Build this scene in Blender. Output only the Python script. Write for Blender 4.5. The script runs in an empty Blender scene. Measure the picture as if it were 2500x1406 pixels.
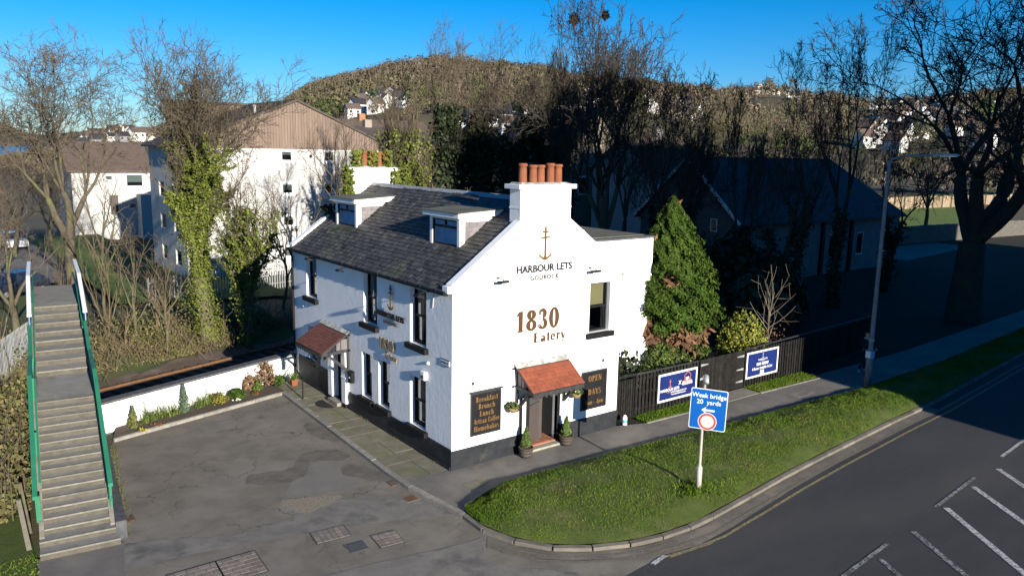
import bpy, math, random
import numpy as np
from mathutils import Vector, Matrix
rnd = random.Random(7)
D = bpy.data
scene = bpy.context.scene
COL = scene.collection
R = math.radians

# ------------------------------------------------------------------ camera, sky, sun, exposure
def camera():
    cd = D.cameras.new('camera'); co = D.objects.new('camera', cd); COL.objects.link(co)
    yaw, pitch, roll, f = R(37.251), R(9.936), R(1.0953), 1908.77
    fw = Vector((math.sin(yaw) * math.cos(pitch), math.cos(yaw) * math.cos(pitch), -math.sin(pitch)))
    r = Vector((math.cos(yaw), -math.sin(yaw), 0)); u = r.cross(fw)
    r2 = math.cos(roll) * r + math.sin(roll) * u; u2 = -math.sin(roll) * r + math.cos(roll) * u
    m = Matrix((r2, u2, -fw)).transposed().to_4x4()
    m.translation = Vector((-11.3348, -17.5701, 8.9045))
    co.matrix_world = m
    cd.sensor_fit = 'HORIZONTAL'; cd.sensor_width = 36; cd.lens = 36 * f / 2500
    cd.clip_start = .1; cd.clip_end = 20000
    scene.camera = co
camera()
SUN = Vector((-.085, -1, .268)).normalized()          # towards the sun
w = D.worlds.new('World'); scene.world = w; w.use_nodes = True
nt = w.node_tree; sky = nt.nodes.new('ShaderNodeTexSky'); sky.sky_type = 'NISHITA'; sky.sun_disc = False
sky.sun_elevation = math.asin(SUN.z); sky.sun_rotation = math.atan2(SUN.x, SUN.y)
sky.air_density = 1.0; sky.dust_density = .0; sky.ozone_density = 6; sky.altitude = 50
bg = nt.nodes['Background']; bg.inputs[1].default_value = .063
hs = nt.nodes.new('ShaderNodeHueSaturation'); hs.inputs['Saturation'].default_value = 1.22
tint = nt.nodes.new('ShaderNodeMix'); tint.data_type = 'RGBA'; tint.blend_type = 'MULTIPLY'; tint.inputs[0].default_value = 1; tint.inputs[7].default_value = (.94, 1.02, 1.12, 1)   # cool, polarised-looking blue of the photograph
nt.links.new(sky.outputs[0], tint.inputs[6]); nt.links.new(tint.outputs[2], hs.inputs['Color']); nt.links.new(hs.outputs[0], bg.inputs[0])
sl = D.lights.new('sun', 'SUN'); sl.energy = 5; sl.angle = R(.5); sl.color = (1, .93, .82)
so = D.objects.new('sun', sl); COL.objects.link(so); so.rotation_euler = SUN.to_track_quat('Z', 'Y').to_euler()
so.location = (0, -30, 30)
vs = scene.view_settings; vs.view_transform = 'Standard'; vs.look = 'None'; vs.gamma = 1; vs.exposure = 1.1
try: vs.use_curve_mapping = False
except Exception: pass
scene.render.engine = 'CYCLES'

# ------------------------------------------------------------------ materials
MATS = {}
def mat(name, c1, c2=None, scale=3.0, rough=.85, bump=0, bscale=None, c3=None, s3=.4, f3=(.5, .65), isl=0, obr=0,
        metal=0, spec=.3, detail=6, ramp=(.35, .65), coat=0, stretch=None, cracks=0):
    """procedural paint: c1/c2 mixed by noise, c3 by a larger noise, optional per-piece brightness"""
    m = D.materials.new(name); m.use_nodes = True; t = m.node_tree; N = t.nodes; L = t.links
    b = N['Principled BSDF']; b.inputs['Roughness'].default_value = rough; b.inputs['Metallic'].default_value = metal
    b.inputs['Specular IOR Level'].default_value = spec
    if coat: b.inputs['Coat Weight'].default_value = coat
    g = N.new('ShaderNodeNewGeometry'); pos = g.outputs['Position']
    if stretch:
        mp = N.new('ShaderNodeMapping'); mp.inputs['Scale'].default_value = stretch; L.new(pos, mp.inputs[0]); pos = mp.outputs[0]
    def noise(s, d=detail):
        n = N.new('ShaderNodeTexNoise'); n.inputs['Scale'].default_value = s; n.inputs['Detail'].default_value = d
        n.inputs['Roughness'].default_value = .62; L.new(pos, n.inputs['Vector']); return n.outputs['Fac']
    def mix(fac, a, bb, mode='MIX'):
        x = N.new('ShaderNodeMix'); x.data_type = 'RGBA'; x.blend_type = mode
        for s, v in ((0, fac), (6, a), (7, bb)):
            if hasattr(v, 'is_output'): L.new(v, x.inputs[s])
            elif s == 0: x.inputs[0].default_value = v
            else: x.inputs[s].default_value = (*v, 1) if len(v) == 3 else v
        return x.outputs[2]
    def rampf(v, lo, hi):
        x = N.new('ShaderNodeMapRange'); x.inputs[1].default_value = lo; x.inputs[2].default_value = hi; x.clamp = True
        L.new(v, x.inputs[0]); return x.outputs[0]
    col = None
    if c2: col = mix(rampf(noise(scale), *ramp), c1, c2)
    if c3: col = mix(rampf(noise(s3, 4), *f3), col if col else c1, c3)
    if isl or obr:
        if isl: rv = g.outputs['Random Per Island']; k = isl
        else: oi = N.new('ShaderNodeObjectInfo'); rv = oi.outputs['Random']; k = obr
        x = N.new('ShaderNodeMapRange'); x.inputs[3].default_value = 1 - k; x.inputs[4].default_value = 1 + k; L.new(rv, x.inputs[0])
        cb = N.new('ShaderNodeCombineColor')
        for i in range(3): L.new(x.outputs[0], cb.inputs[i])
        col = mix(1.0, col if col else c1, cb.outputs[0], 'MULTIPLY')
    if cracks:
        nv = N.new('ShaderNodeTexNoise'); nv.inputs['Scale'].default_value = 1.7; nv.inputs['Detail'].default_value = 5; L.new(pos, nv.inputs['Vector'])
        ad = N.new('ShaderNodeVectorMath'); ad.operation = 'MULTIPLY_ADD'; L.new(nv.outputs['Color'], ad.inputs[0]); ad.inputs[1].default_value = (1.1, 1.1, 1.1); L.new(pos, ad.inputs[2])
        vo = N.new('ShaderNodeTexVoronoi'); vo.feature = 'DISTANCE_TO_EDGE'; vo.inputs['Scale'].default_value = cracks; L.new(ad.outputs[0], vo.inputs['Vector'])
        k = N.new('ShaderNodeMapRange'); k.inputs[1].default_value = .004; k.inputs[2].default_value = .022; k.inputs[3].default_value = 1; k.inputs[4].default_value = 0; L.new(vo.outputs['Distance'], k.inputs[0])
        mk = N.new('ShaderNodeMath'); mk.operation = 'MULTIPLY'; L.new(k.outputs[0], mk.inputs[0]); L.new(rampf(noise(.45, 3), .45, .6), mk.inputs[1])
        col = mix(mk.outputs[0], col, tuple(x * .48 for x in c1))
        sp = rampf(noise(45, 3), .62, .75); col = mix(sp, col, tuple(x * 1.6 for x in c1))
    if col: L.new(col, b.inputs['Base Color'])
    else: b.inputs['Base Color'].default_value = (*c1, 1)
    if bump:
        bn = N.new('ShaderNodeBump'); bn.inputs['Strength'].default_value = bump; bn.inputs['Distance'].default_value = .02
        L.new(noise(bscale or scale * 6), bn.inputs['Height']); L.new(bn.outputs[0], b.inputs['Normal'])
    m['b'] = 1; MATS[name] = m
    return m

def glassmat(name, tint=(.75, .82, .85), tr=.7, ior=1.75):
    m = D.materials.new(name); m.use_nodes = True; t = m.node_tree; N = t.nodes; L = t.links
    N.remove(N['Principled BSDF']); out = N['Material Output']
    a = N.new('ShaderNodeBsdfTransparent'); a.inputs[0].default_value = (*[x * tr for x in tint], 1)
    g = N.new('ShaderNodeBsdfGlossy'); g.inputs['Roughness'].default_value = .03
    f = N.new('ShaderNodeFresnel'); f.inputs[0].default_value = ior
    x = N.new('ShaderNodeMixShader'); L.new(f.outputs[0], x.inputs[0]); L.new(a.outputs[0], x.inputs[1]); L.new(g.outputs[0], x.inputs[2])
    L.new(x.outputs[0], out.inputs[0]); MATS[name] = m; return m

def worn_paint(name, paint, under, scale=9, lo=.42, hi=.5):
    return mat(name, under, paint, scale=scale, rough=.8, ramp=(lo, hi), detail=8)

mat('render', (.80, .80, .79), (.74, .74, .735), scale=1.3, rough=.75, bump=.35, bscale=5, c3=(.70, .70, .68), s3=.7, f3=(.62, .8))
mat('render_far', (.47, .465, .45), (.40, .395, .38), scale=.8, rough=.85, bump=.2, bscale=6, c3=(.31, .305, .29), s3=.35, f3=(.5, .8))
mat('harl', (.16, .16, .15), (.12, .12, .115), scale=5, rough=.95, bump=.5, bscale=20)
mat('white_paint', (.8, .8, .8), (.7, .7, .69), scale=4, rough=.45, ramp=(.5, .8))
mat('black_paint', (.009, .009, .010), (.016, .016, .017), scale=4, spec=.12, rough=.6, bump=.12, bscale=10)
mat('dado', (.010, .012, .016), (.022, .024, .027), scale=2.5, rough=.6, bump=.35, bscale=6, c3=(.04, .04, .036), s3=1.5, f3=(.6, .75))
mat('slate', (.036, .035, .037), (.065, .06, .058), scale=2.2, rough=.62, obr=.38, bump=.25, bscale=25, c3=(.068, .072, .045), s3=.55, f3=(.5, .7))
mat('slate_isl', (.036, .035, .037), (.065, .06, .058), scale=2.2, rough=.62, isl=.38, bump=.25, bscale=25, c3=(.068, .072, .045), s3=.55, f3=(.5, .7))
mat('cheek', (.135, .12, .125), (.18, .16, .16), scale=3, rough=.75, obr=.12, bump=.1)
mat('felt', (.105, .105, .075), (.075, .078, .055), scale=4, rough=.95, bump=.3, c3=(.14, .14, .11), s3=2)
mat('lead', (.30, .31, .31), (.22, .23, .235), scale=5, rough=.55, bump=.2)
mat('flash', (.34, .33, .30), (.20, .20, .18), scale=6, rough=.8, bump=.4, c3=(.5, .5, .48), s3=5)
mat('terracotta', (.22, .075, .035), (.17, .058, .028), scale=4, rough=.85, c3=(.30, .17, .11), s3=5, f3=(.62, .75), bump=.2)
mat('shingle_red', (.22, .06, .03), (.17, .048, .026), scale=4, rough=.9, obr=.13, bump=.2)
mat('shingle_brown', (.14, .05, .036), (.105, .04, .03), scale=5, rough=.9, obr=.13, bump=.2)
mat('stain', (.022, .023, .025), (.04, .04, .042), scale=6, rough=.6)
mat('blind_reflection', (.16, .17, .165), rough=.9); mat('blind', (.62, .62, .58), rough=.9); mat('cream_blind', (.40, .33, .17), rough=.9)  # the grey one stands for reflection in the upper panes
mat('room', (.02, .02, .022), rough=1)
mat('pvc', (.76, .76, .75), rough=.35)
glassmat('glass'); glassmat('glass_bright', (.85, .95, 1), .97, 1.35)
mat('gold', (.125, .072, .015), (.105, .058, .013), scale=8, rough=.45, metal=.15)
mat('bronze', (.075, .038, .013), (.062, .031, .011), scale=6, rough=.55)
mat('navy', (.008, .008, .018), rough=.5); mat('silver', (.055, .055, .055), rough=.5); mat('gold_print', (.13, .07, .02), rough=.6)
mat('banner_blue', (.008, .012, .08), (.007, .02, .11), scale=1.2, rough=.45); mat('sign_blue', (.002, .085, .36), (.004, .095, .34), scale=5, rough=.4, spec=.4)
mat('sign_white', (.74, .74, .72), rough=.5); mat('sign_red', (.50, .06, .045), rough=.5); mat('sign_worn', (.60, .57, .50), (.48, .46, .42), scale=18, rough=.6)
mat('orange_print', (.55, .16, .06), rough=.6)
mat('galv', (.36, .36, .35), (.27, .275, .27), scale=6, rough=.55, metal=.3); mat('post_paint', (.42, .38, .33), (.33, .30, .26), scale=5, rough=.6)
mat('lamp_grey', (.20, .215, .22), (.15, .16, .165), scale=4, rough=.6, metal=.2)
mat('fence_black', (.010, .0095, .009), (.019, .0175, .016), spec=.1, scale=5, rough=.75, obr=.3, bump=.25, bscale=30)
mat('asphalt_yard', (.172, .153, .122), (.125, .112, .092), scale=1.6, rough=.95, bump=.6, bscale=60, c3=(.205, .185, .155), s3=.55, f3=(.45, .7), detail=10, cracks=.8)
mat('asphalt_path', (.15, .137, .12), (.12, .11, .098), scale=2.5, rough=.95, bump=.5, bscale=70, c3=(.18, .165, .14), s3=.5, detail=10)
mat('asphalt_road', (.044, .044, .046), (.033, .033, .036), scale=1.2, rough=.92, bump=.7, bscale=75, c3=(.056, .054, .052), s3=.3, detail=10, stretch=(.3, 1, 1))
mat('asphalt_old', (.14, .13, .115), (.19, .175, .15), scale=2.5, rough=.95, bump=.8, bscale=40, c3=(.09, .085, .08), s3=1, detail=10)
mat('gutter_dust', (.155, .135, .105), (.11, .098, .08), scale=3, rough=.95, bump=.8, bscale=40, c3=(.19, .165, .13), s3=1, detail=10)
mat('patch_dark', (.095, .086, .072), (.145, .13, .108), scale=3, rough=.95, bump=.7, bscale=50)
mat('patch_pale', (.175, .162, .14), (.15, .14, .122), scale=2, rough=.95, bump=.4, bscale=70)
mat('gravel', (.30, .26, .19), (.13, .11, .085), scale=22, rough=1, bump=1, bscale=30)
mat('flag', (.19, .175, .125), (.135, .125, .09), scale=2.2, rough=.95, obr=.12, bump=.5, bscale=35, c3=(.13, .14, .06), s3=1.1, f3=(.5, .68))
mat('kerbstone', (.25, .23, .195), (.17, .16, .14), scale=5, rough=.95, obr=.15, bump=.5, bscale=30)
mat('kerb_dirty', (.15, .135, .11), (.105, .095, .08), scale=4, rough=.95, obr=.2, bump=.5, bscale=30)
mat('concrete', (.235, .215, .175), (.16, .15, .125), scale=3, rough=.95, obr=.06, bump=.6, bscale=30, c3=(.125, .12, .085), s3=1.3, f3=(.55, .72))
mat('tread', (.255, .245, .22), (.195, .188, .168), scale=3, rough=.9, obr=.14, bump=.4, bscale=40, c3=(.11, .11, .075), s3=1.6, f3=(.58, .75))
mat('riser', (.108, .097, .077), (.072, .066, .052), scale=5, rough=1, bump=.7, bscale=25)
mat('nosing', (.19, .178, .148), (.13, .122, .10), scale=7, rough=.9, obr=.2)
mat('block', (.20, .17, .145), (.16, .135, .115), scale=5, rough=.9, obr=.15, bump=.3); mat('joint', (.05, .047, .042), rough=1)
mat('iron', (.07, .072, .075), (.10, .10, .10), scale=20, rough=.7, metal=.3)
mat('green_steel', (.018, .135, .072), (.022, .165, .09), scale=2, rough=.5); mat('bridge_blue', (.16, .27, .42), (.13, .23, .37), scale=2, rough=.55)
mat('bridge_white', (.72, .73, .74), (.60, .61, .62), scale=5, rough=.6)
mat('dark_stone', (.05, .052, .06), (.09, .09, .09), scale=6, rough=.9, bump=.6, bscale=15)
mat('stone', (.13, .12, .10), (.08, .075, .065), scale=4, rough=1, bump=.8, bscale=10, obr=.2)
mat('coping_stone', (.30, .28, .23), (.22, .21, .17), scale=5, rough=.95)
mat('soil', (.055, .045, .034), (.09, .07, .05), scale=9, rough=1, bump=1, bscale=30)
mat('earth', (.075, .065, .035), (.05, .05, .022), scale=1.2, rough=1, bump=1, bscale=12, c3=(.05, .075, .02), s3=.25, f3=(.45, .6))
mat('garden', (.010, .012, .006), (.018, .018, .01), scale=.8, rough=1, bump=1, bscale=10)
mat('lawn', (.085, .125, .02), (.06, .095, .015), scale=.9, rough=1, bump=.8, bscale=20)
mat('verge', (.042, .062, .010), (.066, .086, .015), scale=2.2, rough=1, bump=1, bscale=18, c3=(.10, .095, .035), s3=.9, f3=(.55, .75))
mat('grass', (.058, .105, .009), (.092, .148, .014), scale=1.3, rough=.9, spec=.1, isl=.3, c3=(.135, .13, .04), s3=.8, f3=(.52, .72))
mat('ballast', (.14, .105, .075), (.09, .065, .045), scale=7, rough=1, bump=1, bscale=18, c3=(.20, .155, .13), s3=.8, f3=(.5, .7))
mat('rust', (.15, .075, .032), (.11, .055, .026), scale=4, rough=.8); mat('sleeper', (.10, .07, .045), (.07, .05, .035), scale=6, rough=1, obr=.2)
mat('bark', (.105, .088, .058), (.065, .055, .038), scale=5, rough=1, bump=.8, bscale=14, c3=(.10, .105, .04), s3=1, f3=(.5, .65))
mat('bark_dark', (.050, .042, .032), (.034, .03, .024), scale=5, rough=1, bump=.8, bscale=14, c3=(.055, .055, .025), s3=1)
mat('twig', (.095, .075, .05), (.07, .056, .038), scale=1.5, rough=1, isl=.25); mat('twig_shaded', (.035, .028, .021), (.048, .039, .028), scale=1.5, rough=1)  # second twig: darker copy, shade on these trees put into its colour
mat('twig_pale', (.22, .19, .14), (.17, .145, .11), scale=3, rough=1)
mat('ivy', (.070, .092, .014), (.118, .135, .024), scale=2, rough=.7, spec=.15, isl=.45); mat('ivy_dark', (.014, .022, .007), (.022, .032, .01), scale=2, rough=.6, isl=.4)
mat('cypress', (.026, .05, .008), (.05, .082, .013), scale=2.2, rough=.9, spec=.08, isl=.4); mat('cypress_brown', (.15, .075, .04), (.10, .055, .03), scale=3, rough=.95, isl=.4)
mat('laurel', (.05, .08, .014), (.10, .13, .026), scale=2.5, rough=.65, spec=.15, isl=.45); mat('golden', (.22, .20, .022), (.13, .15, .02), scale=3, rough=.6, isl=.4)
mat('red_leaf', (.20, .075, .055), (.14, .10, .045), scale=4, rough=.7, isl=.4); mat('dry_leaf', (.13, .10, .045), (.085, .08, .03), scale=2, rough=.9, isl=.45)
mat('olive_leaf', (.10, .10, .025), (.07, .085, .02), scale=2, rough=.8, isl=.4); mat('spruce_blue', (.05, .085, .05), (.07, .10, .055), scale=4, rough=.8, isl=.35)
mat('moss', (.11, .105, .015), (.14, .125, .02), scale=6, rough=.9, isl=.3); mat('flower_yellow', (.42, .29, .01), rough=.6); mat('flower_red', (.28, .03, .05), rough=.6)
mat('flower_white', (.75, .73, .62), rough=.6)
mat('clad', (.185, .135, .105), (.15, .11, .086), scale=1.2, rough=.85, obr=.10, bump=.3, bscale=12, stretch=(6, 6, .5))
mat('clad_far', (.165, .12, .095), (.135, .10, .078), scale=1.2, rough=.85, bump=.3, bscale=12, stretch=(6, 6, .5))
mat('tile', (.085, .068, .058), (.06, .05, .045), scale=2, rough=.85, obr=.12, bump=.3); mat('tile_dark', (.024, .024, .028), (.036, .036, .04), scale=2, rough=.7, bump=.3)
mat('tile_brown', (.11, .08, .062), (.08, .06, .05), scale=2, rough=.85, bump=.3)
mat('wood_pale', (.27, .205, .13), (.20, .15, .10), scale=3, rough=.9, obr=.15); mat('palisade', (.30, .31, .31), (.24, .25, .25), scale=4, rough=.6, metal=.2, obr=.12)
mat('palisade_dark', (.10, .105, .10), (.14, .14, .13), scale=4, rough=.7, obr=.12)
mat('hill', (.085, .066, .04), (.06, .055, .028), scale=.02, rough=1, c3=(.10, .088, .04), s3=.008)
mat('wood_far', (.122, .094, .064), (.098, .078, .052), scale=.012, rough=1, isl=.4, c3=(.11, .095, .052), s3=.012, f3=(.45, .6))
mat('wood_red', (.15, .088, .055), (.10, .065, .04), scale=.03, rough=1, isl=.35); mat('wood_green', (.05, .07, .02), (.07, .085, .025), scale=.03, rough=1, isl=.4)
mat('sea', (.02, .06, .13), (.025, .075, .16), scale=.05, rough=.25, bump=.3, bscale=.4)
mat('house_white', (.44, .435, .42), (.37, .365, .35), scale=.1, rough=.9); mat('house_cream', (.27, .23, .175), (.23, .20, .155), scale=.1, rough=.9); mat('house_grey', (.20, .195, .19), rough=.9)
mat('brick', (.30, .15, .085), (.24, .12, .07), scale=4, rough=.9)
mat('car_white', (.68, .69, .71), rough=.25, coat=.6); mat('car_dark', (.025, .03, .045), rough=.25, coat=.6); mat('tyre', (.02, .02, .02), rough=.9); mat('lamp_red', (.4, .02, .02), rough=.3)
mat('skin', (.50, .30, .22), rough=.6); mat('hair', (.10, .06, .035), rough=.7); mat('coat', (.022, .022, .026), rough=.9); mat('trouser', (.018, .02, .03), rough=.9); mat('shoe', (.45, .45, .45), rough=.7)
mat('barrel', (.075, .052, .038), (.05, .036, .028), scale=8, rough=.8, bump=.3); mat('coir', (.28, .20, .11), (.2, .14, .08), scale=15, rough=1, bump=.5)
mat('brick_tile', (.30, .13, .075), (.24, .105, .06), scale=5, rough=.85, obr=.15); mat('door_brown', (.055, .045, .042), (.075, .062, .056), scale=4, rough=.6, bump=.1, stretch=(5, 5, .6))
mat('plastic_white', (.72, .72, .70), rough=.4); mat('plastic_blue', (.12, .32, .58), rough=.35); mat('nest', (.014, .011, .009), rough=1)
mat('mat_black', (.018, .018, .018), rough=1); mat('tarp', (.12, .18, .18), (.17, .22, .21), scale=4, rough=.6)

mat('brush', (.15, .115, .068), (.11, .085, .05), scale=2, rough=1, isl=.3)
# ------------------------------------------------------------------ helpers
def tag(o, label=None, cat=None, group=None, kind=None):
    if label: o['label'] = label
    if cat: o['category'] = cat
    if group: o['group'] = group
    if kind: o['kind'] = kind
    return o
def thing(name, label, cat, loc=(0, 0, 0), rz=0, group=None):
    o = D.objects.new(name, None); COL.objects.link(o); o.location = loc; o.rotation_euler = (0, 0, rz)
    o.empty_display_size = .2
    return tag(o, label, cat, group)
def part(name, parent=None): 
    o = D.objects.new(name, None); COL.objects.link(o); o.parent = parent; return o
def inst(name, mesh, parent=None, loc=(0, 0, 0), rot=(0, 0, 0), sc=(1, 1, 1)):
    o = D.objects.new(name, mesh); COL.objects.link(o); o.parent = parent
    o.location = loc; o.rotation_euler = rot; o.scale = sc
    return o
def copy_tree(o, parent=None):
    c = o.copy(); COL.objects.link(c); c.parent = parent
    for ch in o.children: copy_tree(ch, c)
    return c
class MB:
    def __init__(s): s.v = []; s.f = []; s.n = 0
    def add(s, vs, fs):
        b = s.n; s.v.extend(vs); s.f.extend([tuple(i + b for i in f) for f in fs]); s.n += len(vs)
    def hexa(s, p):   # p: bottom 4 ccw, top 4 ccw
        s.add(p, [(3, 2, 1, 0), (4, 5, 6, 7), (0, 1, 5, 4), (1, 2, 6, 5), (2, 3, 7, 6), (3, 0, 4, 7)]); return s
    def box(s, x0, x1, y0, y1, z0, z1):
        s.hexa([(x0, y0, z0), (x1, y0, z0), (x1, y1, z0), (x0, y1, z0), (x0, y0, z1), (x1, y0, z1), (x1, y1, z1), (x0, y1, z1)])
        return s
    def poly(s, pts): s.add(list(pts), [tuple(range(len(pts)))]); return s
    def prism(s, pts, vec):
        n = len(pts); q = [(p[0] + vec[0], p[1] + vec[1], p[2] + vec[2]) for p in pts]
        s.add(list(pts) + q, [tuple(range(n - 1, -1, -1)), tuple(range(n, 2 * n))] + [(i, (i + 1) % n, n + (i + 1) % n, n + i) for i in range(n)])
        return s
    def bar(s, a, b, w, h=None, up=(0, 0, 1)):
        a = Vector(a); b = Vector(b); d = (b - a).normalized(); h = h or w; u = Vector(up)
        if abs(d.dot(u)) > .98: u = Vector((1, 0, 0))
        r = d.cross(u).normalized() * w / 2; t = r.cross(d).normalized() * h / 2
        s.hexa([tuple(x) for x in (a - r - t, a + r - t, b + r - t, b - r - t, a - r + t, a + r + t, b + r + t, b - r + t)]); return s
    def tube(s, pts, rad, n=6, cap=False):
        P = [Vector(p) for p in pts]; k = len(P); vs = []
        if not hasattr(rad, '__len__'): rad = [rad] * k
        d0 = (P[1] - P[0]).normalized(); u = d0.orthogonal().normalized()
        for i in range(k):
            d = (P[min(i + 1, k - 1)] - P[max(i - 1, 0)])
            if d.length < 1e-9: d = d0
            d = d.normalized(); u = (u - d * u.dot(d)); u = u.normalized() if u.length > 1e-6 else d.orthogonal().normalized()
            v = d.cross(u)
            for j in range(n):
                a = 2 * math.pi * j / n; q = P[i] + (u * math.cos(a) + v * math.sin(a)) * rad[i]; vs.append((q.x, q.y, q.z))
        fs = [(i * n + j, i * n + (j + 1) % n, (i + 1) * n + (j + 1) % n, (i + 1) * n + j) for i in range(k - 1) for j in range(n)]
        if cap: fs += [tuple(range(n - 1, -1, -1)), tuple((k - 1) * n + j for j in range(n))]
        s.add(vs, fs); return s
    def lathe(s, prof, n=16, c=(0, 0, 0), cap=True):
        vs = []; k = len(prof)
        for r, z in prof:
            for j in range(n):
                a = 2 * math.pi * j / n; vs.append((c[0] + r * math.cos(a), c[1] + r * math.sin(a), c[2] + z))
        fs = [(i * n + j, i * n + (j + 1) % n, (i + 1) * n + (j + 1) % n, (i + 1) * n + j) for i in range(k - 1) for j in range(n)]
        if cap: fs += [tuple(range(n - 1, -1, -1)), tuple((k - 1) * n + j for j in range(n))]
        s.add(vs, fs); return s
    def wall(s, O, U, V, N, w, h, holes=(), depth=.2):
        O, U, V, N = map(Vector, (O, U, V, N))
        us = sorted({0, w, *[x for hh in holes for x in hh[:2]]}); vv = sorted({0, h, *[x for hh in holes for x in hh[2:]]})
        P = lambda u, v, d=0: tuple(O + U * u + V * v + N * d)
        for i in range(len(us) - 1):
            for j in range(len(vv) - 1):
                cu = (us[i] + us[i + 1]) / 2; cv = (vv[j] + vv[j + 1]) / 2
                if any(a < cu < b and c < cv < d for a, b, c, d in holes): continue
                s.poly([P(us[i], vv[j]), P(us[i + 1], vv[j]), P(us[i + 1], vv[j + 1]), P(us[i], vv[j + 1])])
        for a, b, c, d in holes:
            for (p, q) in (((a, c), (b, c)), ((b, c), (b, d)), ((b, d), (a, d)), ((a, d), (a, c))):
                s.poly([P(*p), P(*q), P(*q, depth), P(*p, depth)])
        return s
    def mesh(s, name, m=None, smooth=False):
        me = D.meshes.new(name); me.from_pydata(s.v, [], s.f)
        if m: me.materials.append(MATS[m] if isinstance(m, str) else m)
        if smooth: me.polygons.foreach_set('use_smooth', [True] * len(me.polygons))
        me.update(); return me
    def build(s, name, m, parent=None, smooth=False, bevel=0):
        o = inst(name, s.mesh(name, m, smooth), parent)
        if bevel:
            bv = o.modifiers.new('bevel', 'BEVEL'); bv.width = bevel; bv.segments = 2; bv.limit_method = 'ANGLE'
        return o
def npmesh(name, V, F, m):
    """fast mesh from numpy: F is (n,3) or (n,4)"""
    me = D.meshes.new(name); V = np.asarray(V, np.float32); F = np.asarray(F, np.int32); n, k = F.shape
    me.vertices.add(len(V)); me.vertices.foreach_set('co', V.ravel()); me.loops.add(n * k); me.loops.foreach_set('vertex_index', F.ravel())
    me.polygons.add(n); me.polygons.foreach_set('loop_start', np.arange(0, n * k, k, dtype=np.int32)); me.polygons.foreach_set('loop_total', np.full(n, k, np.int32))
    me.materials.append(MATS[m]); me.update(calc_edges=True); return me
def leaves(name, P, Nn, size, m, rs, aspect=1.7, jitter=.6):
    """leaf cards: a rhombus of 4 vertices at each point, lying roughly across the normal"""
    P = np.asarray(P); n = len(P); Nn = np.asarray(Nn) + rs.normal(0, jitter, (n, 3)); Nn /= np.linalg.norm(Nn, axis=1)[:, None] + 1e-9
    a = np.cross(Nn, rs.normal(0, 1, (n, 3))); a /= np.linalg.norm(a, axis=1)[:, None] + 1e-9; b = np.cross(Nn, a)
    sz = size * rs.uniform(.6, 1.35, (n, 1)); h = sz * .5
    V = np.empty((n, 4, 3)); V[:, 0] = P - a * h * aspect; V[:, 1] = P + b * h + Nn * h * .25; V[:, 2] = P + a * h * aspect; V[:, 3] = P - b * h + Nn * h * .25
    return npmesh(name, V.reshape(-1, 3), np.arange(4 * n).reshape(-1, 4), m)
def blades(name, P, h, wd, m, rs, lean=.5):
    n = len(P); a = rs.uniform(0, 2 * np.pi, n); hh = h * rs.uniform(.5, 1.4, n); l = lean * hh * rs.uniform(.1, 1, n); b = rs.uniform(0, 2 * np.pi, n)
    V = np.empty((n, 3, 3)); dx = np.cos(a) * wd / 2; dy = np.sin(a) * wd / 2
    V[:, 0] = P; V[:, 0, 0] -= dx; V[:, 0, 1] -= dy; V[:, 1] = P; V[:, 1, 0] += dx; V[:, 1, 1] += dy
    V[:, 2] = P; V[:, 2, 0] += np.cos(b) * l; V[:, 2, 1] += np.sin(b) * l; V[:, 2, 2] += hh
    return npmesh(name, V.reshape(-1, 3), np.arange(3 * n).reshape(-1, 3), m)
def text_mesh(body, size, m, extrude=.01, align='CENTER', spacing=1.0, bold=0, lsp=1):
    cu = D.curves.new('lettering', 'FONT'); cu.body = body; cu.size = size; cu.extrude = extrude; cu.align_x = align; cu.align_y = 'BOTTOM_BASELINE'
    cu.space_character = spacing; cu.offset = bold; cu.resolution_u = 3; cu.space_line = lsp
    o = D.objects.new('lettering', cu); COL.objects.link(o)
    dg = bpy.context.evaluated_depsgraph_get(); me = D.meshes.new_from_object(o.evaluated_get(dg)); D.objects.remove(o); D.curves.remove(cu)
    me.materials.clear(); me.materials.append(MATS[m]); return me
FACE_S = (R(90), 0, 0)            # reads when looking along +y (on the gable)
FACE_W = (R(90), 0, R(-90))       # reads when looking along +x (on the long front)
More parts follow.
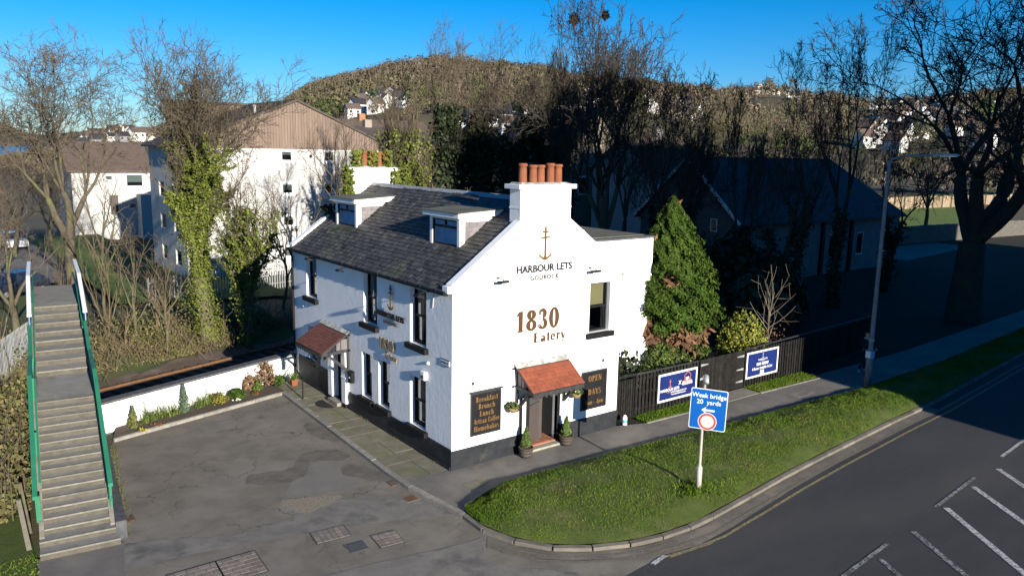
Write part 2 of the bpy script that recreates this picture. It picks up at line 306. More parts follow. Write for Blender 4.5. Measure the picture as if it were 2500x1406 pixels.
# ------------------------------------------------------------------ a small bold serif alphabet (cap height 1)
def serif_glyph(ch, T=.28, t=.11):
    """returns list of quads-strips [(outer pts, inner pts)] and advance"""
    out = []
    def S(x0, y0, x1, y1, w):
        d = Vector((x1 - x0, y1 - y0)); n = Vector((-d.y, d.x)).normalized() * w / 2
        out.append(([(x0 + n.x, y0 + n.y), (x1 + n.x, y1 + n.y)], [(x0 - n.x, y0 - n.y), (x1 - n.x, y1 - n.y)]))
    def B(x0, x1, y0, y1): out.append(([(x0, y1), (x1, y1)], [(x0, y0), (x1, y0)]))
    def A(cx, cy, rx, ry, a0=0, a1=360, T=T, t=t):
        n = max(6, int(abs(a1 - a0) / 18)); o = []; i = []
        for k in range(n + 1):
            a = R(a0 + (a1 - a0) * k / n); o.append((cx + rx * math.cos(a), cy + ry * math.sin(a))); i.append((cx + max(.02, rx - T) * math.cos(a), cy + max(.02, ry - t) * math.sin(a)))
        out.append((o, i))
    def st(x, y0, y1, lo=1, hi=1, w=T, s=.09):       # stem with slab serifs
        B(x - w / 2, x + w / 2, y0, y1)
        if lo: B(x - w / 2 - s, x + w / 2 + s, y0, y0 + .06)
        if hi == 1: B(x - w / 2 - s, x + w / 2 + s, y1 - .06, y1)
        if hi == 2: B(x - w / 2 - s, x, y1 - .06, y1)
    X = .68; l = T * .82
    if ch == '1': st(.3, 0, 1, 1, 0); S(.06, .80, .24, .96, .09); return out, .62
    if ch == '8': A(.36, .27, .36, .28); A(.36, .77, .31, .25); return out, .78
    if ch == '3': A(.31, .27, .34, .28, -150, 95); A(.30, .77, .29, .25, -85, 150); A(.10, .18, .1, .1, 0, 360, .07, .07); A(.11, .82, .1, .1, 0, 360, .07, .07); return out, .70
    if ch == '0': A(.36, .5, .36, .52); return out, .78
    if ch == '9': A(.34, .68, .33, .33); A(.30, .5, .37, .5, -110, 25); return out, .74
    if ch == '4': st(.46, 0, 1, 1, 0); S(.04, .3, .42, .98, .08); B(.02, .68, .24, .34); return out, .74
    if ch == '6': A(.36, .32, .33, .33); A(.42, .5, .4, .5, 70, 200); return out, .76
    if ch == 'B': st(.2, 0, 1); A(.32, .27, .34, .27, -90, 90); A(.32, .76, .3, .24, -90, 90); return out, .74
    if ch == 'L': st(.2, 0, 1); B(.3, .66, 0, .075); B(.58, .66, .05, .3); return out, .70
    if ch == 'A': S(.1, .02, .38, 1, .08); S(.38, 1, .66, .02, T); B(.2, .55, .3, .38); B(0, .22, 0, .06); B(.5, .84, 0, .06); return out, .84
    if ch == 'C': A(.4, .5, .4, .52, 40, 325); B(.62, .7, .62, .95); return out, .80
    if ch == 'H': st(.2, 0, 1); st(.68, 0, 1); B(.25, .65, .46, .54); return out, .90
    if ch == 'O': A(.42, .5, .42, .52); return out, .88
    if ch == 'P': st(.2, 0, 1); A(.32, .73, .36, .27, -90, 90); return out, .74
    if ch == 'E': st(.2, 0, 1); B(.3, .68, 0, .075); B(.3, .68, .925, 1); B(.3, .52, .47, .54); B(.6, .68, .02, .28); B(.6, .68, .72, 1); B(.48, .54, .38, .63); return out, .76
    if ch == 'N': st(.15, 0, 1, 1, 1, t); S(.16, .98, .68, .02, T); st(.7, 0, 1, 0, 1, t); return out, .88
    if ch == 'D': st(.2, 0, 1); A(.26, .5, .52, .5, -90, 90); return out, .84
    if ch == 'Y': S(.1, .98, .4, .48, T * .9); S(.72, .98, .4, .48, .08); st(.4, 0, .5, 1, 0); B(0, .25, .94, 1); B(.58, .84, .94, 1); return out, .80
    if ch == 'S': A(.3, .75, .28, .26, 30, 265, .17); A(.3, .27, .31, .28, -150, 85, .17); return out, .66
    if ch == 'W': S(.08, .98, .3, .02, T * .8); S(.3, .02, .5, .98, .07); S(.5, .98, .72, .02, T * .8); S(.72, .02, .92, .98, .07); return out, 1.0
    if ch == 'R': st(.2, 0, 1); A(.32, .74, .34, .26, -90, 90); S(.38, .5, .68, .02, T * .8); return out, .78
    if ch == 'T': st(.36, 0, 1, 1, 0); B(.02, .7, .92, 1); return out, .74
    if ch == 'e': A(.3, X / 2, .3, X / 2 + .01, 0, 320, l); B(.08, .56, X / 2 - .02, X / 2 + .05); return out, .64
    if ch == 'a': A(.2, .2, .2, .2, 0, 360, l * .8); B(.33, .33 + l, .03, X * .72); A(.25, X * .66, .25, X * .35, 0, 150, l * .8); B(.4, .58, 0, .06); return out, .62
    if ch == 't': B(.12, .12 + l, .1, .88); B(0, .4, X - .07, X); A(.27, .14, .15, .15, 180, 330, l * .7); return out, .44
    if ch == 'r': st(.17, 0, X, 1, 2, l); A(.3, X - .17, .17, .17, 20, 150, l * .7); A(.42, X - .14, .08, .08, 0, 360, .07, .07); return out, .50
    if ch == 'y': S(.1, X, .32, .08, l * .95); S(.55, X, .26, -.2, .075); B(0, .24, X - .06, X); B(.42, .66, X - .06, X); A(.18, -.2, .1, .08, 0, 360, .06, .06); return out, .62
    if ch == 'k': st(.17, 0, 1, 1, 2, l); S(.22, .28, .5, X, .07); S(.3, .38, .54, .02, l * .8); B(.38, .64, 0, .06); return out, .62
    if ch == 'f': st(.17, 0, .85, 1, 0, l); A(.28, .82, .2, .19, 15, 175, l * .8); B(.02, .4, X - .07, X); return out, .42
    if ch == 's': A(.22, X * .74, .2, .18, 30, 265, .13); A(.22, .18, .22, .19, -150, 85, .13); return out, .48
    if ch == 'u': st(.17, .1, X, 0, 2, l); A(.3, .18, .2, .19, 180, 350, l * .8); st(.5, 0, X, 0, 2, l); B(.5, .66, 0, .06); return out, .70
    if ch == 'n': st(.17, 0, X, 1, 2, l); A(.33, X - .2, .25, .21, 0, 160, l); st(.5, 0, X - .2, 1, 0, l); return out, .70
    if ch == 'm': st(.17, 0, X, 1, 2, l); A(.33, X - .2, .25, .21, 0, 160, l); st(.48, 0, X - .2, 1, 0, l); A(.64, X - .2, .25, .21, 0, 160, l); st(.8, 0, X - .2, 1, 0, l); return out, 1.0
    if ch == 'c': A(.28, X / 2, .28, X / 2 + .01, 45, 320, l); return out, .56
    if ch == 'h': st(.17, 0, 1, 1, 2, l); A(.33, X - .2, .25, .21, 0, 160, l); st(.5, 0, X - .2, 1, 0, l); return out, .70
    if ch == 'i': st(.17, 0, X, 1, 2, l); A(.17, .88, .1, .1, 0, 360, .09, .09); return out, .36
    if ch == 'l': st(.17, 0, 1, 1, 2, l); return out, .36
    if ch == 'v': S(.1, X, .3, .03, l * .9); S(.52, X, .3, .03, .07); return out, .60
    if ch == 'o': A(.3, X / 2, .3, X / 2 + .01, 0, 360, l); return out, .66
    if ch == 'b': st(.15, .05, 1, 0, 2, l); A(.33, X / 2, .28, X / 2, 0, 360, l); return out, .66
    if ch == 'p': st(.17, -.26, X, 1, 2, l); A(.35, X / 2, .28, X / 2, 0, 360, l); return out, .68
    if ch == '-': B(.05, .35, .3, .38); return out, .44
    if ch == '!': B(.08, .08 + l, .3, 1); A(.16, .1, .11, .1, 0, 360, .1, .1); return out, .36
    return out, .36
def serif_mesh(body, size, m, depth=.012, squeeze=1.0, sp=.04):
    mb = MB(); x = 0; k = 0; rows = []
    for ch in body:
        g, adv = serif_glyph(ch); 
        for o, i in g: rows.append((x, o, i))
        x += adv + sp
    W = (x - sp)
    for x0, o, i in rows:
        k += 1; z = depth + (k % 7) * .0004; n = len(o)
        c = lambda p, zz: ((p[0] + x0 - W / 2) * size * squeeze, p[1] * size, zz)
        vs = [c(p, z) for p in o] + [c(p, z) for p in i] + [c(p, 0) for p in o] + [c(p, 0) for p in i]
        fs = []
        for j in range(n - 1):
            fs += [(j, j + 1, n + j + 1, n + j), (2 * n + j, 2 * n + j + 1, j + 1, j), (n + j, n + j + 1, 3 * n + j + 1, 3 * n + j)]
        fs += [(0, n, 3 * n, 2 * n), (n - 1, 3 * n - 1, 4 * n - 1, 2 * n - 1)]
        mb.add(vs, fs)
    return mb.mesh('lettering', m)
def anchor_mesh(h, m, depth=.02):
    """tall two-armed anchor, base at 0, height h"""
    mb = MB(); w = .035 * h; d = depth
    mb.box(-w, w, .02 * h, h, 0, d); mb.box(-.12 * h, .12 * h, .82 * h, .87 * h, .0005, d + .0006); mb.box(-.17 * h, .17 * h, .65 * h, .70 * h, .0005, d + .0006)
    o = []; i = []
    for k in range(13):
        a = R(200 + 140 * k / 12); o.append((.21 * h * math.cos(a), .21 * h + .21 * h * math.sin(a))); i.append((.205 * h * math.cos(a), .235 * h + .16 * h * math.sin(a)))
    for k in range(12): mb.prism([(*o[k], .0003), (*o[k + 1], .0003), (*i[k + 1], .0003), (*i[k], .0003)], (0, 0, d + .0004))
    for s in (-1, 1): mb.prism([(s * .235 * h, .22 * h, .0002), (s * .13 * h, .10 * h, .0002), (s * .22 * h, .085 * h, .0002)], (0, 0, d + .0010))
    mb.lathe([(.06 * h, 0), (.06 * h, d + .0012)], 10, (0, .06 * h, 0))
    return mb.mesh('anchor', m)

# ------------------------------------------------------------------ the ground and paving
CX, CY = -11.33, -17.57
PROFILE = [(-2200, 345), (-900, 345), (-300, 338), (0, 330), (200, 300), (420, 285), (560, 240), (640, 208), (700, 190), (760, 160), (850, 136), (950, 112), (1075, 104), (1200, 124), (1400, 143), (1550, 152),
           (1680, 176), (1750, 174), (1850, 162), (1950, 176), (2100, 193), (2250, 190), (2500, 178), (3000, 190), (4500, 250), (6000, 300)]
PAZ = np.array([37.251 + math.degrees(math.atan((p - 1250) / 1908.77)) for p, _ in PROFILE])
PEL = np.array([(345 + 49 * p / 2500 - y) / (1908.77 * math.hypot(1, (p - 1250) / 1908.77)) for p, y in PROFILE])
def sm(a, b, x): t = np.clip((x - a) / (b - a), 0, 1); return t * t * (3 - 2 * t)
def terrain_z(x, y):
    x = np.asarray(x, float); y = np.asarray(y, float); r = np.hypot(x - CX, y - CY); az = np.degrees(np.arctan2(x - CX, y - CY))
    el = np.interp(az, PAZ, PEL, left=0, right=0); zr = 8.9 + 855 * el - 33 * sm(0, .05, el)
    left = sm(24, 10, az) * sm(-80, -40, az)                      # lower land and the bay, left of the flats
    base = -1.35 - left * 6.5 * sm(70, 260, r) + (1 - left) * 3.0 * sm(75, 160, r) * sm(20, 40, az)
    z = base + (zr + 1) * (.3 * sm(170, 600, r) + .7 * np.clip((r - 280) / 650, 0, 1)) * sm(1500, 960, r)
    town = left * 24 * sm(300, 620, r) * sm(1000, 700, r) * sm(4, 12, az)
    z = z * (1 - left) + left * (base - 9 * sm(620, 900, r) + town)
    z = z + 5 * np.sin(x * .021 + 1) * np.sin(y * .017) * sm(250, 600, r) * (1 - left)
    return z
def make_terrain():
    rr = np.concatenate([[0], np.geomspace(4, 7000, 110)]); aa = np.radians(np.arange(0, 360, 1.25)); V = []
    for r in rr:
        x = CX + r * np.sin(aa); y = CY + r * np.cos(aa); V.append(np.stack([x, y, terrain_z(x, y)], 1))
    V = np.concatenate(V); n = len(aa); k = len(rr); F = []
    i, j = np.meshgrid(np.arange(k - 1), np.arange(n), indexing='ij'); a = i * n + j; b = i * n + (j + 1) % n
    F = np.stack([a, b, b + n, a + n], -1).reshape(-1, 4)
    o = inst('terrain', npmesh('terrain', V, F, 'hill')); o.data.polygons.foreach_set('use_smooth', [True] * len(o.data.polygons)); tag(o, 'brown and olive land rising to the wooded hill', None, kind='structure')
    # far hills over the water
    mb = MB(); pr = []
    for k in range(61):
        a = R(-18 + k * .75); z = 95 + 45 * math.sin(k * .31) + 22 * math.sin(k * .9 + 1); pr.append((CX + 5200 * math.sin(a), CY + 5200 * math.cos(a), z))
    for k in range(60):
        p, q = pr[k], pr[k + 1]; c = lambda u, s, z: (CX + (u[0] - CX) * s, CY + (u[1] - CY) * s, z)
        mb.poly([c(p, .86, -16), c(q, .86, -16), q, p]); mb.poly([p, q, c(q, 1.15, -16), c(p, 1.15, -16)])
    tag(mb.build('far_hills', 'hill', smooth=True), 'low hills on the far shore beyond the water', None, kind='structure')
    mb = MB(); ring = [(CX + 6900 * math.sin(R(a)), CY + 6900 * math.cos(R(a)), -12.4) for a in range(-40, 30, 5)]; near = [(CX + 180 * math.sin(R(a)), CY + 180 * math.cos(R(a)), -12.4) for a in range(25, -45, -5)]
    mb.poly(ring + near); tag(mb.build('sea', 'sea'), 'strip of blue firth seen between the trees', None, kind='structure')
make_terrain()
def struct(mb, name, m, label): return tag(mb.build(name, m), label, None, kind='structure')
def sheet(pts, z): mb = MB(); mb.poly([(p[0], p[1], z) for p in pts]); return mb
WL = Vector((-7.14, 8.81)); WR = Vector((0, 11.35)); WD = (WR - WL).normalized(); WN = Vector((-WD.y, WD.x))      # white parapet line
def wl(s, t): p = WR + WD * s + WN * t; return (p.x, p.y)
# base ground this side of the railway
struct(MB().poly([(*wl(-40, -.15), -.13), (-50, -60, -.13), (120, -60, -.13), (120, -2.4, -.13), (18, .2, -.13), (0, 10.9, -.13), (*wl(-.3, -.15), -.13)]), 'ground', 'earth', 'earth under the yard and the road verges')
struct(sheet([(-8.32, 3.5), (-8.56, -.8), (-10.05, .4), (-14, -1.2), (-14, -40), (4, -40), (4, -5.95), (1.4, -5.8), (0, -5.1), (-.9, -4.1), (-1.0, -2.6), (-1.42, .25), (-1.12, 9.6), (-7.25, 7.85)], -.1), 'yard', 'asphalt_yard', 'cracked grey asphalt yard beside the long front of the house')
struct(sheet([(-60, -7.35), (-2.5, -6.95), (1.2, -6.62), (2.2, -6.55), (4, -6.3), (17, -4.9), (120, 4.5), (120, -14), (17, -14.5), (-60, -17)], -.096), 'road', 'asphalt_road', 'dark asphalt main road with worn markings')
struct(sheet([(-1.3, -3.6), (-.95, -4.4), (0, -5.4), (1.5, -6.05), (3.3, -6.2), (7.4, -5.72), (12.6, -5.25), (17.7, -4.9), (17.7, -5.25), (12.6, -5.6), (7.4, -6.15), (4, -6.62), (2.5, -6.75), (1.0, -6.5), (-.9, -5.1), (-1.6, -4.0)], -.092), 'gutter_strip', 'gutter_dust', 'dusty broken gutter strip between the kerb and the road')
struct(sheet([(-1.08, -2.3), (.5, -1.72), (4.64, -1.82), (10, -2.15), (17.1, -2.5), (24, -2.35), (40, -1.1), (60, .5), (60, 2.3), (40, .6), (25, -.3), (17.5, -.3), (7.45, -.35), (6.5, -.02), (0, -.02), (-.05, -.02), (-.05, .12), (-1.4, .2), (-1.37, -.6)], 0), 'pavement', 'asphalt_path', 'asphalt footway along the gable and the black fence')
struct(sheet([(-8.25, 1.0), (-9.95, 1.2), (-10.6, -6), (-8.75, -6), (-8.6, -.8)], -.08), 'footpath', 'asphalt_path', 'dark asphalt path in front of the stairs')
struct(MB().poly([(-30, 20, -.06), (-9.9, 6, -.06), (-9.98, 1.2, -.06), (-10.62, -6, -.06), (-10.7, -8, -.06), (-30, -8, -.06)]), 'grass_bank', 'verge', 'mossy grass left of the stairs')
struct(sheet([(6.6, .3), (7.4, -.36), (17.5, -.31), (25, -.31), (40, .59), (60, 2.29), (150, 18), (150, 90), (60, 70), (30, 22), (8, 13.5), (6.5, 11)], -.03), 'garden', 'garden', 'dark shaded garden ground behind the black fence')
# drain: railway
struct(MB().poly([(*wl(-60, .22), -1.25), (*wl(30, .22), -1.25), (*wl(30, 10.5), -1.2), (*wl(-60, 10.5), -1.2)]), 'railway_bed', 'ballast', 'brown ballast of the railway below the parapet wall')
def bank():
    rs = np.random.RandomState(3); S = np.linspace(-45, 30, 76); Tt = np.array([9.2, 9.9, 10.6, 11.6, 13, 15, 18, 22, 27, 33, 45, 60]); Z = np.array([-1.2, -1.1, -.85, -.75, -.7, -.75, -.85, -.95, -1.0, -1.0, -1.05, -1.4])
    V = []
    for s in S:
        for t, z in zip(Tt, Z):
            p = WR + WD * s + WN * (t + .5 * math.sin(s * .7) * (t < 13)); V.append((p.x, p.y, z + rs.uniform(-.1, .1)))
    n = len(Tt); F = [(i * n + j, (i + 1) * n + j, (i + 1) * n + j + 1, i * n + j + 1) for i in range(len(S) - 1) for j in range(n - 1)]
    o = inst('embankment', npmesh('embankment', V, F, 'earth')); o.data.polygons.foreach_set('use_smooth', [True] * len(o.data.polygons))
    tag(o, 'scrubby earth bank beyond the railway', None, kind='structure')
bank()
struct(sheet([(-14, 46), (-3.5, 44), (1, 62), (-6, 75), (-20, 70)], -.7), 'car_park', 'asphalt_path', 'asphalt car park beyond the railway')
struct(sheet([(-2.2, 33.5), (7.5, 31), (8, 40.8), (3.7, 40.8), (3.6, 75), (-3, 74)], -.62), 'lawn', 'lawn', 'green lawn below the white flats')

def track():
    t = thing('railway_track', 'single railway track with rusty rails below the parapet wall', 'railway track', (*wl(-6, 6.7), -1.2))
    a = math.atan2(WD.y, WD.x); t.rotation_euler = (0, 0, a)
    for o in (-.7, .7):
        mb = MB(); mb.box(-40, 36, o - .035, o + .035, .16, .2); mb.box(-40, 36, o - .06, o + .06, .1, .115); mb.box(-40, 36, o - .012, o + .012, .115, .16); mb.build('rail', 'rust', t)
    sm_ = MB().box(-.12, .12, -1.25, 1.25, .0, .1).mesh('sleeper', 'sleeper')
    for k in range(66): inst('sleeper', sm_, t, (-22 + k * .65, 0, 0))
track()

# raised grass verge between the footway and the road
OUT = [(-1.12, -2.42), (-1.18, -3.2), (-.95, -4.06), (-.55, -4.75), (0, -5.22), (.7, -5.6), (1.46, -5.87), (2.3, -6.0), (3.31, -6.04), (5.3, -5.82), (7.42, -5.56), (10, -5.32), (12.56, -5.12), (15, -4.93), (17.72, -4.78), (24, -4.15), (40, -2.6), (60, -.9)]
INN = [(-1.06, -2.30), (-.6, -2.1), (0.0, -1.88), (.61, -1.69), (2, -1.72), (4.64, -1.82), (7, -1.98), (10, -2.2), (13.5, -2.38), (17.1, -2.56), (24, -2.4), (40, -1.2), (60, .4)]
def resample(P, n):
    P = np.array(P, float); s = np.concatenate([[0], np.cumsum(np.hypot(*np.diff(P, axis=0).T))]); return s[-1], np.stack([np.interp(np.linspace(0, s[-1], n) ** 1, s, P[:, k]) for k in (0, 1)], 1)
def verge():
    n = 260; _, o = resample(OUT, n); _, i = resample(INN, n); rs = np.random.RandomState(5); m = 15; V = []
    for k in range(m):
        u = k / (m - 1); P = i * (1 - u) + o * u; wd = np.hypot(*(o - i).T); f = np.clip(wd / 3, 0, 1)
        z = .07 * (u < .999) + f * .24 * np.sin(np.pi * min(u * 1.05, 1)) ** .7 + .02 * np.sin(P[:, 0] * 3.1 + 4 * u) + .015 * rs.normal(0, 1, n)
        if k == 0: z = np.full(n, .12)
        if k == m - 1: z = np.full(n, .03)
        V.append(np.column_stack([P, z]))
    V0 = np.column_stack([i, np.full(n, -.05)]); V = np.concatenate([V0[None], V]); m += 1
    F = [(a * n + b, a * n + b + 1, (a + 1) * n + b + 1, (a + 1) * n + b) for a in range(m - 1) for b in range(n - 1)]
    ob = inst('verge', npmesh('verge', V.reshape(-1, 3), F, 'verge')); ob.data.polygons.foreach_set('use_smooth', [True] * len(ob.data.polygons)); tag(ob, 'soil of the raised grass verge', None, kind='structure')
    N = 150000; u = rs.uniform(.0, .985, N); q = rs.uniform(0, n * .62, N); b = q.astype(int); fq = (q - b)[:, None]; a = 1 + (u * (m - 2)).astype(int); fu = (u * (m - 2) - (a - 1))[:, None]
    a2 = np.minimum(a + 1, m - 1); P = (V[a, b] * (1 - fq) + V[a, b + 1] * fq) * (1 - fu) + (V[a2, b] * (1 - fq) + V[a2, b + 1] * fq) * fu
    dens = np.sin(P[:, 0] * 1.3 + 2 * np.sin(P[:, 1] * 1.7)) + .8 * np.sin(P[:, 1] * 5 + P[:, 0] * .6) + rs.normal(0, .9, N); P = P[(dens - 2.2 * sm(.84, 1.0, u) * (np.sin(P[:, 0] * 2.3) > -.3)) > -.75]; P[:, 2] -= .01
    tag(inst('grass', blades('grass', P, .05, .02, 'grass', rs, .9)), 'short rough green grass on the verge by the road', 'grass', kind='stuff')
verge()
def kerbs():
    def run(name, label, pts, lw, zt, zb, step=.9, m='kerbstone', out=1):
        s = tag(part(name), label, None, kind='structure'); P = np.array(pts, float); d = np.concatenate([[0], np.cumsum(np.hypot(*np.diff(P, axis=0).T))])
        at = lambda q: Vector((np.interp(q, d, P[:, 0]), np.interp(q, d, P[:, 1])))
        q = 0
        while q < d[-1] - .2:
            e = min(q + step, d[-1]); a, b = at(q + .008), at(e - .008); v = (b - a).normalized(); nn = Vector((v.y, -v.x)) * lw * out; zz = zt + rnd.uniform(-.008, .008)
            MB().hexa([(a.x, a.y, zb), (b.x, b.y, zb), (b.x + nn.x, b.y + nn.y, zb), (a.x + nn.x, a.y + nn.y, zb), (a.x, a.y, zz), (b.x, b.y, zz), (b.x + nn.x, b.y + nn.y, zz - .012), (a.x + nn.x, a.y + nn.y, zz - .012)]).build('kerb_stone', m, s)
            q = e
    run('kerb', 'curved stone kerb between the grass verge and the road', OUT, .13, .005, -.2, .9, 'kerb_dirty')
    run('kerb', 'stone kerb between the flagged pavement and the yard', [(-1.12, 9.6), (-1.42, .25), (-1.36, -.6), (-1.1, -2.42)], .16, .015, -.2, 1.1)
    run('bed_edging', 'low stone edging of the flower bed', [(-7.22, 7.9), (-1.12, 9.62)], .09, .02, -.15, 1.0)
    run('edging', 'thin concrete edging of the grass strip before the fence', [(7.5, -.38), (10.95, -.5)], .06, .03, -.05, 1.0)
    run('edging', 'thin concrete edging of the grass strip right of the gate', [(13.6, -.5), (17.4, -.62)], .06, .03, -.05, 1.0)
kerbs()
def flags():
    s = tag(part('flagged_pavement'), 'mossy sandstone flag pavement along the long front of the house', None, kind='structure'); y = .12
    MB().poly([(-1.40, .1, -.03), (-.002, .1, -.03), (-.002, 11.2, -.03), (-1.1, 10.6, -.03), (-1.12, 9.6, -.03)]).build('bedding', 'joint', s)
    while y < 10.9:
        h = rnd.uniform(.7, 1.25); y2 = min(y + h, 11.0); xl = -1.40 + .27 * (y - .25) / 9.4
        cuts = [xl, -.02] if rnd.random() < .5 else [xl, xl * rnd.uniform(.4, .6), -.02]
        for a, b in zip(cuts[:-1], cuts[1:]):
            z = rnd.uniform(-.004, .008); g = .008
            MB().hexa([(a + g, y + g, -.04), (b - g, y + g, -.04), (b - g, y2 - g, -.04), (a + g, y2 - g, -.04), (a + g, y + g, z), (b - g, y + g, z + rnd.uniform(-.006, .006)), (b - g, y2 - g, z), (a + g, y2 - g, z + rnd.uniform(-.006, .006))]).build('flagstone', 'flag', s)
        y = y2
flags()
def blob(pts, z, name, m, parent, n=60, rough=.12, seed=1):
    """an irregular sheet through a rough outline"""
    rr = random.Random(seed); P = [Vector(p) for p in pts]; out = []
    for i in range(len(P)):
        a, b, c, d = P[i - 1], P[i], P[(i + 1) % len(P)], P[(i + 2) % len(P)]
        for k in range(max(2, n // len(P))):
            t = k / max(2, n // len(P)); q = .5 * ((2 * b) + (c - a) * t + (2 * a - 5 * b + 4 * c - d) * t * t + (3 * b - a - 3 * c + d) * t ** 3)
            out.append((q.x + rr.uniform(-rough, rough), q.y + rr.uniform(-rough, rough), z))
    o = MB().poly(out).build(name, m, parent); return o
yd = tag(part('yard_surface_repairs'), 'worn patches in the asphalt of the yard', None, kind='structure')
blob([(-4.9, 2.5), (-4.6, 3.1), (-3.6, 2.9), (-3.0, 3.6), (-2.1, 3.7), (-1.75, 3.0), (-2.1, 2.6), (-2.9, 3.05), (-3.3, 2.3), (-4.0, 2.05)], -.0945, 'dark_patch', 'patch_dark', yd, 80, .05, 2)
blob([(-2.6, 1.9), (-2.0, 2.2), (-1.6, 1.3), (-1.55, .4), (-1.9, .7), (-2.3, 1.2)], -.0945, 'dark_patch', 'patch_dark', yd, 60, .06, 3)
blob([(-1.75, 6.2), (-1.45, 5.9), (-1.5, 4.2), (-1.8, 4.4), (-2.0, 5.3)], -.0945, 'dark_patch', 'patch_dark', yd, 50, .06, 8)
blob([(-3.9, 2.0), (-3.2, 2.25), (-2.9, 3.0), (-2.2, 2.5), (-2.55, 1.7), (-2.2, 1.0), (-3.2, .75), (-4.2, 1.2)], -.093, 'pale_patch', 'patch_pale', yd, 60, .04, 4)
blob([(-4.6, .95), (-3.9, .85), (-3.2, .5), (-3.35, .25), (-4.0, .02), (-4.35, .0)], -.091, 'pothole', 'gravel', yd, 50, .05, 5)
blob([(-8.3, .9), (-6, -.1), (-4.4, .1), (-3.1, .2), (-1.5, -1.2), (-1.4, -2.2), (-3.2, -1.4), (-5.5, -.8), (-7.5, -.4), (-8.5, -.2)], -.0955, 'worn_strip', 'asphalt_old', yd, 90, .05, 6)
blob([(-14, -3.4), (-9, -2.6), (-5, -3.0), (-2, -3.5), (-1.35, -3.6), (-1.9, -4.6), (-.6, -6.3), (-3, -6.9), (-14, -7.6)], -.0935, 'resurfaced_strip', 'asphalt_old', yd, 90, .03, 7)
# pavement covers
def cover(label, quad, nx, ny, m='block', bonds=None):
    t = thing('paved_cover', label, 'cover', (*np.mean(quad, 0), -.0945), group=None); c = np.mean(quad, 0); q = np.array(quad) - c
    e = lambda u, v: q[0] * (1 - u) * (1 - v) + q[1] * u * (1 - v) + q[2] * u * v + q[3] * (1 - u) * v
    MB().poly([(*e(-.03, -.03), .0035), (*e(1.03, -.03), .0035), (*e(1.03, 1.03), .0035), (*e(-.03, 1.03), .0035)]).build('frame', 'joint', t)
    for j in range(ny):
        off = (j % 2) * .5 if bonds else 0
        us = sorted({0, 1, *[min(1, (k + off) / nx) for k in range(nx + 1)]})
        for a, b in zip(us[:-1], us[1:]):
            if b - a < .02: continue
            g = .012; p = [e(a + g * .5, j / ny + g), e(b - g * .5, j / ny + g), e(b - g * .5, (j + 1) / ny - g), e(a + g * .5, (j + 1) / ny - g)]
            MB().hexa([(*x, .004) for x in p] + [(*x, .012 + rnd.uniform(0, .003)) for x in p]).build('paver', m, t)
cover('rectangular cover of small pink paving blocks, nearest the pothole', [(-4.69, -1.62), (-3.89, -1.68), (-3.82, -1.10), (-4.63, -1.04)], 6, 2, bonds=None)
cover('square cover of small paving blocks nearest the verge', [(-3.59, -2.62), (-3.02, -2.68), (-2.92, -2.04), (-3.52, -1.97)], 4, 5)
cover('large paved cover of blocks cut by the bottom edge, left panel', [(-7.9, -2.02), (-6.9, -2.07), (-6.84, -1.08), (-7.83, -1.05)], 4, 6, bonds=1)
cover('large paved cover of blocks cut by the bottom edge, right panel', [(-6.87, -2.07), (-6.03, -2.11), (-5.98, -1.09), (-6.82, -1.08)], 4, 6, bonds=1)
t = thing('iron_cover', 'plain grey iron cover between two paved covers', 'cover', (-4.0, -2.25, -.095)); MB().hexa([(-.22, -.2, 0), (.19, -.22, 0), (.22, .2, 0), (-.17, .22, 0), (-.22, -.2, .008), (.19, -.22, .008), (.22, .2, .008), (-.17, .22, .008)]).build('plate', 'iron', t); MB().box(-.24, -.2, -.2, .22, .008, .013).build('rim', 'iron', t)
t = thing('iron_cover', 'small rusty iron cover by the kerb end', 'cover', (-1.75, -.75, -.095)); MB().box(-.16, .16, -.14, .14, 0, .008).build('plate', 'rust', t); MB().box(-.2, .2, -.18, .18, 0, .005).build('frame', 'patch_pale', t)
t = thing('iron_cover', 'rusty drain cover against the pavement kerb', 'cover', (-1.62, .35, -.095)); MB().box(-.17, .17, -.17, .17, 0, .012).build('plate', 'rust', t)
for k in range(5): MB().box(-.13, .13, -.14 + k * .06, -.11 + k * .06, .012, .016).build('bar', 'iron', t)
t = thing('drain_grate', 'iron drain grate at the foot of the stairs', 'drain', (-8.0, 2.15, -.095)); MB().box(-.2, .2, -.17, .17, 0, .006).build('frame', 'iron', t)
for k in range(6): MB().box(-.17 + k * .06, -.13 + k * .06, -.14, .14, .006, .02).build('bar', 'rust', t)
t = thing('utility_cover', 'pale utility cover set in the footway near the verge tip', 'cover', (.05, -1.15, .001), R(10)); MB().box(-.3, .3, -.2, .2, 0, .008).build('plate', 'flag', t)
t = thing('utility_cover', 'pale utility cover set in the footway past the gate', 'cover', (14.9, -1.4, .001)); MB().box(-.55, .55, -.25, .25, 0, .008).build('plate', 'asphalt_old', t)

